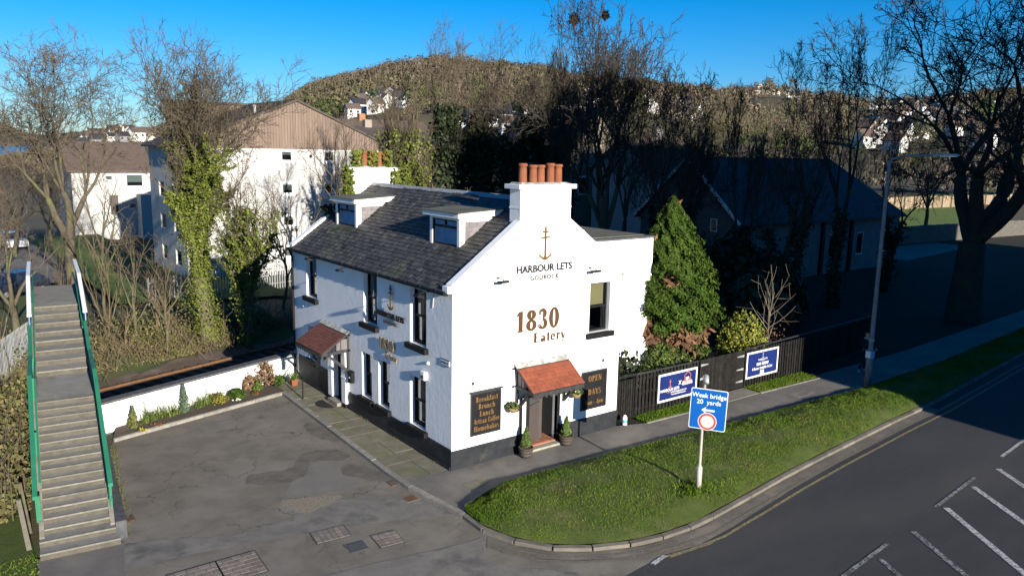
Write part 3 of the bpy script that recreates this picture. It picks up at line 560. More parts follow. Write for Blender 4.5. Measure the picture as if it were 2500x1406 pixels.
# road markings
def stripe(label, a, b, w, m, z=-.086, name='road_marking', group=None):
    a = Vector(a); b = Vector(b); n = (b - a).normalized(); n = Vector((-n.y, n.x)) * w / 2
    N = max(2, int((b - a).length / .15)); L = [a + (b - a) * k / N for k in range(N + 1)]; mb = MB()
    mb.poly([(p.x + n.x * rnd.uniform(.92, 1.05), p.y + n.y * rnd.uniform(.92, 1.05), z) for p in L] + [(p.x - n.x * rnd.uniform(.92, 1.05), p.y - n.y * rnd.uniform(.92, 1.05), z) for p in reversed(L)])
    return tag(mb.build(name, m), label, 'road marking', group)
worn_paint('paint_white', (.44, .44, .42), (.055, .055, .056), 16, .36, .56); worn_paint('paint_white_worn', (.34, .34, .33), (.048, .048, .05), 16, .44, .66)
worn_paint('paint_yellow', (.25, .195, .085), (.10, .092, .075), 14, .40, .60); worn_paint('paint_yellow_worn', (.20, .17, .095), (.12, .108, .088), 14, .48, .68)
HG = 'hatching on the road'
stripe('hatch stroke cut by the right edge, farthest up the road', (13.48, -8.89), (12.2, -10.5), .17, 'paint_white', group=HG)
stripe('second hatch stroke from the far end', (11.5, -9.02), (9.9, -11.2), .17, 'paint_white', group=HG)
stripe('long bold hatch stroke in the middle of the set', (9.46, -9.21), (7.3, -12.0), .17, 'paint_white', group=HG)
stripe('worn hatch stroke before the nearest one', (7.41, -9.36), (5.8, -11.8), .15, 'paint_white_worn', group=HG)
stripe('faintest and nearest hatch stroke at the bottom edge', (5.44, -9.58), (4.6, -11.0), .13, 'paint_white_worn', group=HG)
DG = 'dashes of the edge line'
for a, b, lb, mm in (((17.4, -8.30), (14.63, -8.53), 'thin white dash crossing into the dark shadow', 'paint_white'), ((12.25, -8.76), (9.29, -9.03), 'thin worn white dash above the bold hatch', 'paint_white_worn'), ((6.26, -9.30), (3.6, -9.52), 'thin worn white dash nearest the bottom edge', 'paint_white_worn')): stripe(lb, a, b, .10, mm, group=DG)
for off, lb in ((.36, 'outer yellow line along the verge kerb'), (.62, 'inner yellow line nearer the traffic')):
    o = []
    pts = [(1.5, -5.87), (2.3, -6.0), (3.31, -6.04), (5.3, -5.82), (7.42, -5.56), (10, -5.32), (12.56, -5.12), (15, -4.93), (17.72, -4.78), (24, -4.15), (40, -2.6)]
    V = [Vector(p) for p in pts]; mb = MB(); A_ = []; B_ = []
    for k, p in enumerate(V):
        d = (V[min(k + 1, len(V) - 1)] - V[max(k - 1, 0)]).normalized(); n = Vector((d.y, -d.x)); A_.append(p + n * (off + .12)); B_.append(p + n * (off + .21))
    for k in range(len(V) - 1): mb.poly([(*A_[k], -.087), (*B_[k], -.087), (*B_[k + 1], -.087), (*A_[k + 1], -.087)])
    tag(mb.build('yellow_line', 'paint_yellow' if off > .5 else 'paint_yellow_worn'), lb, 'road marking', 'double yellow lines')
for off, lb in ((.22, 'outer worn yellow line round the verge tip'), (.44, 'inner worn yellow line round the verge tip')):
    V = [Vector(p) for p in OUT[2:8]]; mb = MB(); A_ = []; B_ = []
    for k, p in enumerate(V):
        d = (V[min(k + 1, len(V) - 1)] - V[max(k - 1, 0)]).normalized(); n = Vector((d.y, -d.x)); A_.append(p + n * (off + .08)); B_.append(p + n * (off + .15))
    for k in range(len(V) - 1): mb.poly([(*A_[k], -.0865), (*B_[k], -.0865), (*B_[k + 1], -.0865), (*A_[k + 1], -.0865)])
    tag(mb.build('yellow_line', 'paint_yellow_worn'), lb, 'road marking', 'yellow lines round the verge')
stripe('short white bar at the junction mouth', (1.0, -6.72), (1.5, -6.62), .12, 'paint_white'); stripe('bright yellow stretch beside the junction bar', (1.55, -6.72), (2.9, -6.85), .1, 'paint_yellow')
# ------------------------------------------------------------------ the white house
W, L, H, SL = 6.44, 11.35, 5.2, .72
TH = math.atan(SL); RX = W / 2; RZ = H + SL * RX
house = thing('white_house', 'white two-storey slate-roofed eatery with black base, gable end to the footway', 'house')
class Frame:
    def __init__(s, O, U, N): s.O, s.U, s.N = Vector(O), Vector(U), Vector(N)
    def p(s, u, v, d=0): return tuple(s.O + s.U * u + s.N * d + Vector((0, 0, v)))
    def box(s, mb, u0, u1, v0, v1, d0, d1):
        mb.hexa([s.p(u0, v0, d0), s.p(u1, v0, d0), s.p(u1, v0, d1), s.p(u0, v0, d1), s.p(u0, v1, d0), s.p(u1, v1, d0), s.p(u1, v1, d1), s.p(u0, v1, d1)]); return mb
def pane(F, u0, u1, v0, v1, d, m, parent):
    q = [F.p(u0, v0, d), F.p(u1, v0, d), F.p(u1, v1, d), F.p(u0, v1, d)]
    return MB().poly(q[::-1] if F.U.cross(Vector((0, 0, 1))).dot(F.N) > 0 else q).build('pane', m, parent)      # facing outward
FF = Frame((0, 0, 0), (0, 1, 0), (1, 0, 0)); GF = Frame((0, 0, 0), (1, 0, 0), (0, 1, 0))
F_UP = [(9.1, 10.05, 3.42, 4.98), (4.4, 5.33, 3.3, 4.96), (1.37, 2.3, 3.25, 4.91)]
F_LO = [(9.3, 10.05, 1.02, 2.3), (4.82, 5.52, .74, 2.26), (3.62, 4.34, .74, 2.26), (1.4, 2.32, .72, 2.25)]
F_DOOR = (6.92, 7.68, .12, 2.02)
G_WIN = (5.08, 5.95, 3.32, 4.9); G_DOOR = (2.75, 3.85, .1, 2.0)
def shell():
    mb = MB(); mb.wall((0, 0, 0), (0, 1, 0), (0, 0, 1), (1, 0, 0), L, H, F_UP + F_LO + [F_DOOR], .2); mb.build('front_wall', 'render_block', house)
    mb = MB(); mb.wall((0, 0, 0), (1, 0, 0), (0, 0, 1), (0, 1, 0), W, H, [G_WIN, G_DOOR], .2)
    zt = H + SL * 2.27 + .1; mb.poly([(0, 0, H), (W, 0, H), (W, 0, H + .1), (W - 2.27, 0, zt), (2.27, 0, zt), (0, 0, H + .1)]); mb.build('gable_wall', 'render', house)
    mb = MB(); mb.poly([(W, 0, 0), (W, L, 0), (W, L, H), (W, 0, H)]); mb.poly([(0, L, 0), (W, L, 0), (W, L, H), (RX, L, RZ), (0, L, H)]); mb.build('rear_wall', 'render', house)
    mb = MB(); FF.box(mb, 0, 6.5, 0, .60, -.035, -.001); FF.box(mb, 8.12, 10.95, 0, .96, -.035, -.001); FF.box(mb, 0, 6.5, 0, .09, -.075, -.036)
    FF.box(mb, 8.12, 11.0, 0, .1, -.09, -.036); mb.build('front_base_band', 'dado', house)
    mb = MB(); GF.box(mb, -.035, 2.62, 0, .56, -.03, -.001); mb.build('gable_base_band', 'dado', house); GF.box(MB(), 3.98, W + .002, 0, .56, -.03, -.001).build('gable_base_band', 'dado', house)
def brickbump():
    m = MATS['render'].copy(); m.name = 'render_block'; t = m.node_tree; N = t.nodes; L_ = t.links; b = N['Principled BSDF']
    g = N.new('ShaderNodeNewGeometry'); sx = N.new('ShaderNodeSeparateXYZ'); cb = N.new('ShaderNodeCombineXYZ'); L_.new(g.outputs['Position'], sx.inputs[0]); L_.new(sx.outputs[1], cb.inputs[0]); L_.new(sx.outputs[2], cb.inputs[1])
    br = N.new('ShaderNodeTexBrick'); L_.new(cb.outputs[0], br.inputs[0]); br.inputs['Scale'].default_value = 1; br.inputs['Brick Width'].default_value = .62; br.inputs['Row Height'].default_value = .31; br.inputs['Mortar Size'].default_value = .012; br.inputs['Mortar Smooth'].default_value = .4
    br.inputs['Color1'].default_value = (.5, .5, .5, 1); br.inputs['Color2'].default_value = (.56, .56, .56, 1); br.inputs['Mortar'].default_value = (.25, .25, .25, 1)
    b1 = N.new('ShaderNodeBump'); b1.inputs['Strength'].default_value = .22; b1.inputs['Distance'].default_value = .02; L_.new(br.outputs['Color'], b1.inputs['Height'])
    L_.new(b.inputs['Normal'].links[0].from_socket, b1.inputs['Normal']); L_.new(b1.outputs[0], b.inputs['Normal']); MATS['render_block'] = m
brickbump(); shell()
def sash(F, u0, u1, v0, v1, name='window', sill=True, blind=None, painted_light=True, parent=house, sill_m='black_paint', frame_m='black_paint'):
    w = part(name, parent); fw = .055; mid = v0 + (v1 - v0) * .5
    mb = MB()
    for a, b, c, d in ((u0, u0 + fw, v0, v1), (u1 - fw, u1, v0, v1), (u0 + fw, u1 - fw, v0, v0 + fw * 1.3), (u0 + fw, u1 - fw, v1 - fw, v1)): F.box(mb, a, b, c, d, .15, .24)
    mb.build('frame', frame_m, w)
    F.box(MB(), u0 + fw, u1 - fw, mid - .03, mid + .03, .16, .225).build('meeting_rail', frame_m, w)
    mb = MB()
    for a, b, c, d in ((u0 + fw, u0 + fw + .035, v0 + .07, mid - .03), (u1 - fw - .035, u1 - fw, v0 + .07, mid - .03)): F.box(mb, a, b, c, d, .19, .225)
    mb.build('lower_sash', frame_m, w)
    for c, d, dd in ((mid + .03, v1 - fw, .185), (v0 + fw * 1.3, mid - .03, .205)): pane(F, u0 + fw, u1 - fw, c, d, dd, 'glass', w)
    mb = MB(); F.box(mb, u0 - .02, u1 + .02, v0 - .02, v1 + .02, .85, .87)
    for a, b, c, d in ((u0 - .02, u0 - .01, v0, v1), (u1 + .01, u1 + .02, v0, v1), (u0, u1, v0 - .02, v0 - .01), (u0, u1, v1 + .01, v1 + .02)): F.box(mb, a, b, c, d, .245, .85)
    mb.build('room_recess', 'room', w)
    if blind: F.box(MB(), u0 + .07, u1 - .07, mid + .04 if blind != 'full' else v0 + .1, v1 - .06, .26, .265).build('blind', {'cream': 'cream_blind', 'grey': 'blind_reflection', 'full': 'blind_reflection'}.get(blind, 'blind'), w)  # grey ones put the upper pane's reflection into their colour
    if painted_light:
        k = (u1 - u0) * .38; F.box(MB(), u1 - .06 - k, u1 - .07, v0 + .1, v1 - .08, .235, .25).build('painted_light', 'blind', w)  # pale strip standing in for the lit inner reveal
    if sill: F.box(MB(), u0 - .13, u1 + .13, v0 - .17, v0 - .003, -.14, .15).build('sill', sill_m, w, bevel=.01)
    return w
for q in F_UP: sash(FF, *q, blind='grey')
for k, q in enumerate(F_LO): sash(FF, *q, blind='full' if k == 3 else 'grey')
sash(GF, *G_WIN, blind='cream', painted_light=False)
# roof
MB().prism([(-.14, 0.02, H - SL * .14), (RX, .02, RZ), (RX, .02, RZ - .12), (-.14, .02, H - SL * .14 - .1)], (0, L - .04, 0)).build('roof_deck', 'slate_isl', house)
MB().prism([(W + .1, 0.02, H - SL * .1), (RX + .001, .02, RZ), (RX + .001, .02, RZ - .12), (W + .1, .02, H - SL * .1 - .1)], (0, L - .04, 0)).build('rear_roof', 'slate_isl', house)
DORM = [(1.5, 3.16), (8.25, 9.98)]
def roof_slates():
    r = part('roof', house); e = Vector((math.cos(TH), 0, math.sin(TH))); n = Vector((-math.sin(TH), 0, math.cos(TH))); a = Vector((0, 1, 0))
    O = Vector((-.17, 0, H - SL * .17)); meshes = []
    def corners(wd, ln, z0=.036, th=.014):
        p = lambda u, v, q: tuple(a * u + e * v + n * q)
        return [p(0, 0, z0 - th), p(wd, 0, z0 - th), p(wd, ln, .004), p(0, ln, .004), p(0, 0, z0), p(wd, 0, z0), p(wd, ln, .012), p(0, ln, .012)]
    items = []; rows = 26; exp = 4.15 / rows
    for i in range(rows):
        y = .3 - (i % 2) * .13
        while y < L - .3:
            wd = rnd.choice((.19, .21, .24)); y2 = min(y + wd, L - .26); y1 = max(y, .26)
            if y2 - y1 > .05:
                c = O + e * (i * exp); x = c.x + exp * .4
                if not any(q0 - .02 < (y1 + y2) / 2 < q1 + .02 and x > 1.16 for q0, q1 in DORM): items.append((c + a * y1, round(y2 - y1 - .008, 3), i))
            y += wd
    cam = Vector((-11.33, -17.57, 8.9)); items.sort(key=lambda q: (q[0] - cam).length); cache = {}
    for c, wd, i in items[:300]:
        if wd not in cache: cache[wd] = MB(); cache[wd].hexa(corners(wd, exp * 1.45)); cache[wd] = cache[wd].mesh('slate', 'slate')
        j = rnd.uniform(-.004, .006); inst('slate', cache[wd], r, c + n * j + a * rnd.uniform(-.004, .004) + e * rnd.uniform(-.012, .012), (rnd.uniform(-.012, .012), 0, rnd.uniform(-.01, .01)))
    mb = MB()
    for c, wd, i in items[300:]:
        k = Vector(c) + n * rnd.uniform(-.004, .006) + e * rnd.uniform(-.012, .012); mb.hexa([tuple(Vector(q) + k) for q in corners(wd, exp * 1.45)])
    tag(mb.build('slates', 'slate_isl', r), kind='stuff')
    rm = MB().prism([(-.15, 0, -.1), (0, 0, .035), (.15, 0, -.1), (0, 0, -.02)], (0, .44, 0)).mesh('ridge_tile', 'lead')
    for k in range(24): inst('ridge_tile', rm, r, (RX, .5 + k * .45, RZ + .02 + rnd.uniform(-.004, .004)))
    for yy in (1.0, 6.3, 9.0): MB().bar((RX - .02, yy, RZ), (RX - .02, yy, RZ + .2), .025).build('vent_pin', 'rust', r) if yy > 6 else None
    # bleached streak and wires are thin strips on the slates
    mb = MB(); mb.tube([O + n * .05 + e * .1 + a * 1.0, O + n * .06 + e * .25 + a * .7, O + n * .06 + e * .12 + a * .3], .012, 4); mb.tube([O + n * .05 + e * .05 + a * 11.0, O + n * .06 + e * .35 + a * 10.9, O + n * .06 + e * 1.5 + a * 10.5, O + n * .06 + e * 2.3 + a * 10.25], .011, 4); mb.build('cable', 'silver', r)
roof_slates()
def skew(y0, y1, x0, x1, name='skew_coping'):
    z = lambda x: H + SL * min(x, W - x)
    MB().hexa([(x0, y0, z(x0) - .08), (x1, y0, z(x1) - .08), (x1, y1, z(x1) - .08), (x0, y1, z(x0) - .08), (x0, y0, z(x0) + .12), (x1, y0, z(x1) + .12), (x1, y1, z(x1) + .12), (x0, y1, z(x0) + .12)]).build(name, 'white_paint', house)
skew(-.012, .27, -.03, 2.27); skew(-.012, .27, W - 2.27, W + .02); skew(L - .27, L + .012, -.1, 2.27); skew(L - .27, L + .012, W - 2.27, W + .1)
MB().box(-.16, 0, -.015, .26, H - .13, H + .06).build('skew_putt', 'white_paint', house)
mb = MB(); mb.tube([(-.17, .1, H - .15), (-.17, L + .05, H - .15)], .065, 8, True)
mb.build('gutter', 'black_paint', house); mb = MB()
for k in range(13): mb.box(-.24, -.1, .5 + k * .85, .53 + k * .85, H - .2, H - .085)
mb.build('gutter_bracket', 'black_paint', house)
mb = MB(); mb.tube([(-.17, L - .12, H - .18), (-.07, L - .12, H - .45), (-.07, L - .12, .05)], .045, 8, True); mb.build('downpipe', 'black_paint', house)
def chimney(y0, y1, zb, zt, cap, pots, ivy=False):
    c = part('chimney', house); MB().box(2.272, 4.17, y0 + .004, y1, zb, zt).build('stack', 'render', c); MB().box(2.15, 4.30, y0 - .1, y1 + .12, zt, zt + cap).build('cap', 'white_paint', c, bevel=.01)
    MB().prism([(2.25, y0, zt + cap), (4.2, y0, zt + cap), (4.05, y0 + .1, zt + cap + .05), (2.4, y0 + .1, zt + cap + .05)], (0, y1 - y0, 0)).build('flaunching', 'flash', c)
    hs_ = [.57, .53, .53, .58, .55] if not ivy else [.62, .62, .6, .58, .62]
    for k, x in enumerate(pots):
        h = hs_[k]; MB().lathe([(.135, 0), (.125, .05), (.118, h * .7), (.112, h * .84), (.14, h * .87), (.14, h * .93), (.125, h), (.09, h), (.09, h - .12)], 16, (x, (y0 + y1) / 2 + .02 * (-1) ** k, zt + cap + .02)).build('chimney_pot', 'terracotta', c, True)
    return c
chimney(0, .5, 6.4, 7.84, .13, [2.54, 2.88, 3.2, 3.53, 3.86])
chimney(L - .5, L - .004, 6.2, 8.0, .15, [2.62, 2.95, 3.28, 3.6, 3.92], True)
MB().box(2.262, 4.178, -.006, .52, 7.28, 7.33).build('chimney_band', 'white_paint', house)
rs0 = np.random.RandomState(11)
def ivy_box(name, n, lo, hi, parent, size=.11, m='ivy'):
    P = rs0.uniform(lo, hi, (n, 3)); return inst(name, leaves(name, P, rs0.normal(0, 1, (n, 3)) + np.array([0, -1.5, .5]), size, m, rs0), parent)
iv = part('climbing_ivy', house)
ivy_box('ivy_leaves', 420, (1.95, L - .75, 6.6), (2.3, L - .3, 8.2), iv); ivy_box('ivy_leaves', 130, (4.0, L - .7, 7.5), (4.32, L - .3, 8.15), iv)
for x in (2.62, 3.28, 3.92): ivy_box('ivy_leaves', 150, (x - .2, L - .5, 8.15), (x + .2, L - .12, 8.8), iv)
ivy_box('ivy_leaves', 220, (1.2, L - .35, 6.15), (2.1, L - .0, 6.7), iv, .1, 'ivy_dark')
def dormer(y0, y1):
    d = part('dormer', house); x0 = 1.2; zb = H + SL * x0; zt = zb + .88; ztop = 7.18; xb = (zt + .02 - H) / SL; xr = (ztop - H) / SL
    # timber front: posts, head, sill
    mb = MB(); pw = .13
    for a, b in ((y0, y0 + pw), (y1 - pw, y1)): mb.box(x0, x0 + .1, a, b, zb - .05, zt)
    mb.box(x0 + .004, x0 + .1, y0 + pw, y1 - pw, zt - .09, zt); mb.build('front_frame', 'white_paint', d)
    FD = Frame((x0, 0, 0), (0, 1, 0), (1, 0, 0)); u0, u1, v0, v1 = y0 + pw, y1 - pw, zb - .02, zt - .09; tr = v1 - .22
    mb = MB()
    for a, b, c, e in ((u0, u0 + .05, v0, v1), (u1 - .05, u1, v0, v1), (u0 + .05, u1 - .05, v0, v0 + .07), (u0 + .05, u1 - .05, v1 - .04, v1), (u0 + .05, u1 - .05, tr - .03, tr + .03)): FD.box(mb, a, b, c, e, .03, .08)
    FD.box(mb, (u0 + u1) / 2 - .03, (u0 + u1) / 2 + .03, tr + .03, v1 - .04, .031, .08); mb.build('window_frame', 'black_paint', d)
    pane(FD, u0 + .05, u1 - .05, v0 + .07, tr - .03, .05, 'glass_bright', d)
    pane(FD, u0 + .05, u1 - .05, tr + .03, v1 - .04, .052, 'glass_bright', d)
    FD.box(MB(), u0, u1, v0 + .05, v1, .085, .095).build('painted_light', 'dormer_reflection', d); FD.box(MB(), u1 - .16, u1 - .06, v0 + .08, tr, .07, .08).build('curtain_edge', 'blind', d)  # blue panel coloured as sky reflected in the panes
    FD.box(MB(), y0 - .1, y1 + .1, zb - .10, zb - .055, -.10, .12).build('apron', 'flash', d)
    for y, s in ((y0, 1), (y1, -1)):      # cheeks: slates hung in courses, white fascia above
        yy = y + s * .02; MB().prism([(x0 + .1, yy, zb - .02), (xb, yy, zt), (x0 + .1, yy, zt)], (0, s * .04, 0)).build('cheek', 'cheek', d)
        MB().box(x0 + .003, x0 + .19, y - .006 if s > 0 else y + .004, y - .004 if s > 0 else y + .006, zb - .02, zt).build('corner_board', 'white_paint', d)
        MB().box(x0 + .19, xb + .02, y - .008 if s > 0 else y + .004, y - .004 if s > 0 else y + .012, zt - .12, zt).build('fascia', 'white_paint', d)
        rows = 5; hh = (zt - .12 - zb) / rows
        for i in range(rows):
            za = zb + i * hh; xa = x0 + .19; x2 = x0 + (za - zb) / SL + .2; x = xa + (i % 2) * .1 - .1
            xend = (za + hh * .3 - H) / SL
            while x < min(xend, xb) :
                a = max(x, xa); b = min(x + .26, xend)
                if b - a > .04: MB().box(a + .004, b - .004, y + .006 if s > 0 else y - .02, y + .02 if s > 0 else y - .006, za + .004, za + hh - .004).build('cheek_slate', 'cheek', d)
                x += .26
    MB().hexa([(x0 - .16, y0 - .17, zt), (xr - .1, y0 - .17, zt + .05), (xr - .1, y1 + .17, zt + .05), (x0 - .16, y1 + .17, zt), (x0 - .16, y0 - .17, zt + .13), (xr - .02, y0 - .17, ztop), (xr - .02, y1 + .17, ztop), (x0 - .16, y1 + .17, zt + .13)]).build('roof_edge', 'white_paint', d)
    MB().hexa([(x0 - .19, y0 - .2, zt + .132), (xr + .06, y0 - .2, ztop + .002), (xr + .06, y1 + .2, ztop + .002), (x0 - .19, y1 + .2, zt + .132), (x0 - .19, y0 - .2, zt + .155), (xr + .1, y0 - .2, ztop + .03), (xr + .1, y1 + .2, ztop + .03), (x0 - .19, y1 + .2, zt + .155)]).build('felt_roof', 'felt', d)
mat('dormer_reflection', (.50, .66, .82), (.32, .50, .70), scale=3, rough=.9)  # sky reflection of the dormer glass put into this blue
for q in DORM: dormer(*q)
# doors
def front_door():
    d = part('front_door', house); u0, u1, v0, v1 = F_DOOR; F = FF
    mb = MB(); F.box(mb, u0, u0 + .07, v0, v1, .12, .2); F.box(mb, u1 - .07, u1, v0, v1, .12, .2); F.box(mb, u0, u1, v1 - .07, v1, .121, .2); mb.build('frame', 'black_paint', d)
    F.box(MB(), u0 + .07, u1 - .07, v0, v1 - .07, .16, .2).build('leaf', 'door_brown', d)
    for a in (.3, .95, 1.5): F.box(MB(), u0 + .17, u1 - .17, v0 + a - .17, v0 + a + .3, .145, .16).build('door_panel', 'black_paint', d)
    F.box(MB(), u0 + .12, u0 + .16, v0 + .9, v0 + 1.05, .11, .145).build('handle', 'silver', d)
    for a, b in ((u0 - .34, u0 - .02), (u1 + .02, u1 + .34)):
        mb = MB(); F.box(mb, a, b, .14, 1.98, -.12, -.001); F.box(mb, a - .02, b + .02, 1.05, 1.09, -.135, -.121); F.box(mb, a - .03, b + .03, 1.9, 1.985, -.15, -.122); mb.build('pilaster', 'white_paint', d); F.box(MB(), a - .01, b + .01, 0, .138, -.14, -.001).build('plinth_block', 'black_paint', d)
    F.box(MB(), u0 - .02, u1 + .02, 0, .12, -.3, .2).build('step', 'kerbstone', d)
front_door()
def gable_door():
    d = part('gable_door', house); u0, u1, v0, v1 = G_DOOR; F = GF; dp = .75
    F.box(MB(), u0 - .11, u0, 0, 2.02, -.03, .1).build('door_post', 'black_paint', d); F.box(MB(), u1, u1 + .11, 0, 2.02, -.03, .1).build('door_post', 'black_paint', d)
    mb = MB()
    mb.poly([F.p(u0, v0, .2), F.p(u0, v0, dp), F.p(u0, v1, dp), F.p(u0, v1, .2)]); mb.poly([F.p(u1, v0, .2), F.p(u1, v0, dp), F.p(u1, v1, dp), F.p(u1, v1, .2)]); mb.poly([F.p(u0, v1, .2), F.p(u1, v1, .2), F.p(u1, v1, dp), F.p(u0, v1, dp)]); mb.build('lobby_lining', 'silver', d)
    F.box(MB(), u0 + .001, u1 - .001, v0 - .09, v0 + .01, -.02, dp).build('lobby_floor', 'brick_tile', d)
    for k in range(5):
        for j in range(4): F.box(MB(), u0 + .02 + k * .215, u0 + .215 + k * .215, v0 + .01, v0 + .02, .03 + j * .17, .185 + j * .17).build('floor_tile', 'brick_tile', d)
    F.box(MB(), u0 - .05, u1 + .02, .0, .07, -.24, -.021).build('threshold', 'coping_stone', d)
    mb = MB(); F.box(mb, u0, u1, v0, v1, dp, dp + .02); mb.build('inner_door', 'door_brown', d)
    dl = part('open_leaf', d)   # leaf folded half open against the left side
    mb = MB(); a = Vector(F.p(u0 + .03, v0 + .02, .08)); b = Vector(F.p(u0 + .60, v0 + .02, .30)); n = (b - a).cross(Vector((0, 0, 1))).normalized() * .04
    mb.hexa([tuple(a), tuple(b), tuple(b + n), tuple(a + n)] + [tuple(q + Vector((0, 0, 1.22))) for q in (a, b, b + n, a + n)]); D.objects.remove(dl); mb.build('door_leaf', 'door_brown', d)
    mb = MB(); mb.hexa([tuple(q + Vector((0, 0, 1.25))) for q in (a, b, b + n, a + n)] + [tuple(q + Vector((0, 0, 1.8))) for q in (a, b, b + n, a + n)]); mb.build('door_light', 'silver', d)
    c = b + Vector((.03, 0, 0)); mb = MB(); mb.box(c.x, c.x + .13, c.y, c.y + .06, v0, v1); mb.build('door_jamb', 'door_brown', d)
gable_door()
def canopy(F, u0, u1, zt, zo, dep, sm_, rows, cw, name, sides, pots=None):
    c = part(name, house); e = Vector(F.p(0, zt, 0)) - Vector(F.p(0, zo, -dep)); ln = e.length; e.normalize(); a = F.U; n = a.cross(e) if F is GF else e.cross(a); n = n if n.z > 0 else -n
    O = Vector(F.p(u0, zo, -dep)); q = lambda u, v, w: tuple(O + a * u + e * v + n * w); Wd = u1 - u0
    MB().hexa([q(0, 0, -.05), q(Wd, 0, -.05), q(Wd, ln - .02, -.05), q(0, ln - .02, -.05), q(0, 0, 0), q(Wd, 0, 0), q(Wd, ln - .02, 0), q(0, ln - .02, 0)]).build('canopy_deck', 'stain', c)
    Ls = ln - .2; ex = Ls / rows; z0 = Vector((0, 0, 0)); cache = {}
    for i in range(rows):
        u = -(i % 2) * cw * .5 - rnd.uniform(0, .1)
        while u < Wd - .01:
            ua = max(u, 0); ub = min(u + cw, Wd); wd = round(ub - ua, 3)
            if wd > .03:
                if wd not in cache:
                    p = lambda x, v, w: tuple(a * x + e * v + n * w); cache[wd] = MB(); cache[wd].hexa([p(.004, 0, .016), p(wd - .004, 0, .016), p(wd - .004, ex * 1.3, .004), p(.004, ex * 1.3, .004), p(.004, 0, .026), p(wd - .004, 0, .026), p(wd - .004, ex * 1.3, .012), p(.004, ex * 1.3, .012)]); cache[wd] = cache[wd].mesh('shingle', sm_)
                inst('shingle', cache[wd], c, O + a * ua + e * (i * ex - .03) + n * rnd.uniform(0, .003))
            u += cw
    MB().hexa([q(-.02, Ls + .03, .018), q(Wd + .02, Ls + .03, .018), q(Wd + .02, ln + .05, .018), q(-.02, ln + .05, .018), q(-.02, Ls + .03, .034), q(Wd + .02, Ls + .03, .034), q(Wd + .02, ln + .05, .04), q(-.02, ln + .05, .04)]).build('flashing', 'flash', c)
    F.box(MB(), u0 + .02, u1 - .02, zo - .15, zo - .03, -dep - .02, -dep + .03).build('front_beam', 'stain', c)
    mb = MB(); k = u0 + .1
    while k < u1 - .1: F.box(mb, k, k + .09, zo - .21, zo - .151, -dep - .012, -dep + .01); k += .19
    mb.build('scalloped_valance', 'stain', c)
    for u in sides:
        mb = MB(); mb.bar(F.p(u, zt - .05, -.03), F.p(u, zo - .06, -dep + .02), .06, .09); mb.bar(F.p(u, zo - .02, 0), F.p(u, zo - .08, -dep + .02), .07, .1); mb.bar(F.p(u, zo - .75, -.05), F.p(u, zo - .1, -dep + .25), .07, .09); mb.bar(F.p(u, zo - .8, -.04), F.p(u, zt - .1, -.04), .075, .075)
        for f in (.3, .55, .8): mb.bar(F.p(u, zo - .02, -dep * f), F.p(u, zt - .1 - (zt - zo) * f, -dep * f), .03, .03)
        mb.build('side_frame', 'stain', c)
        F.box(MB(), u - .008, u + .008, zo + .02, zo + (zt - zo) * .6, -dep * .45, -.05).build('side_pane', 'cheek', c)
        for z in (zt - .1, zo + .0): mb = MB(); mb.bar(F.p(u - .1, z, -.05), F.p(u + .04, z, -.05), .035); mb.lathe([(.0, -.04), (.045, 0), (.0, .04)], 8, F.p(u - .14, z, -.05), False); mb.build('finial', 'black_paint', c)
    return c
pg = canopy(GF, 2.17, 4.17, 2.74, 2.10, .87, 'shingle_red', 7, .30, 'gable_canopy', (2.25, 4.09))
mb = MB(); mb.tube([GF.p(2.95, 1.9, -.75), GF.p(2.9, 1.78, -.5), GF.p(2.45, 1.75, -.12), GF.p(2.40, 1.7, -.08), GF.p(2.40, .02, -.08)], .035, 8); mb.build('downpipe', 'black_paint', pg)
canopy(FF, 6.38, 8.62, 2.74, 2.10, 1.03, 'shingle_brown', 9, .26, 'front_canopy', (6.5, 8.5))
mb = MB(); mb.tube([(-.95, 8.35, .75), (-.25, 11.0, .55)], .025, 6); mb.tube([(-.95, 8.35, .75), (-.95, 8.35, 0)], .025, 6)
tag(mb.build('ramp_handrail', 'black_paint'), 'black handrail along the base left of the front door', 'handrail')
# rear extension with flat roof
ex = part('rear_extension', house); MB().box(4.9, 10.0, 2.0, 9.5, 0, 5.88).build('extension_wall', 'render', ex); MB().box(4.86, 10.05, 1.96, 9.55, 5.88, 5.95).build('parapet_coping', 'dark_stone', ex); MB().box(5.2, 9.8, 2.3, 9.2, 5.95, 5.98).build('flat_roof', 'felt', ex)
mb = MB(); mb.prism([(6.6, 3.3, 5.98), (7.9, 3.3, 5.98), (7.75, 3.3, 6.16), (7.2, 3.3, 6.22), (6.7, 3.3, 6.16)], (0, 1.2, 0)); mb.build('roof_light', 'lead', ex)
mb = MB(); mb.tube([(6.6, 1.9, 4.7), (6.6, 1.9, 0)], .05, 8); mb.tube([(6.85, 1.9, 3.5), (6.85, 1.9, 0)], .035, 8); mb.build('waste_pipe', 'black_paint', ex)
t = thing('security_camera', 'small dark security camera high on the rear extension', 'camera', (8.2, 1.9, 4.85)); MB().lathe([(.05, -.05), (.09, 0), (.09, .08), (.04, .1)], 10).build('dome', 'black_paint', t)
MB().box(-.03, .03, .0, .1, .05, .12).build('bracket', 'black_paint', t)
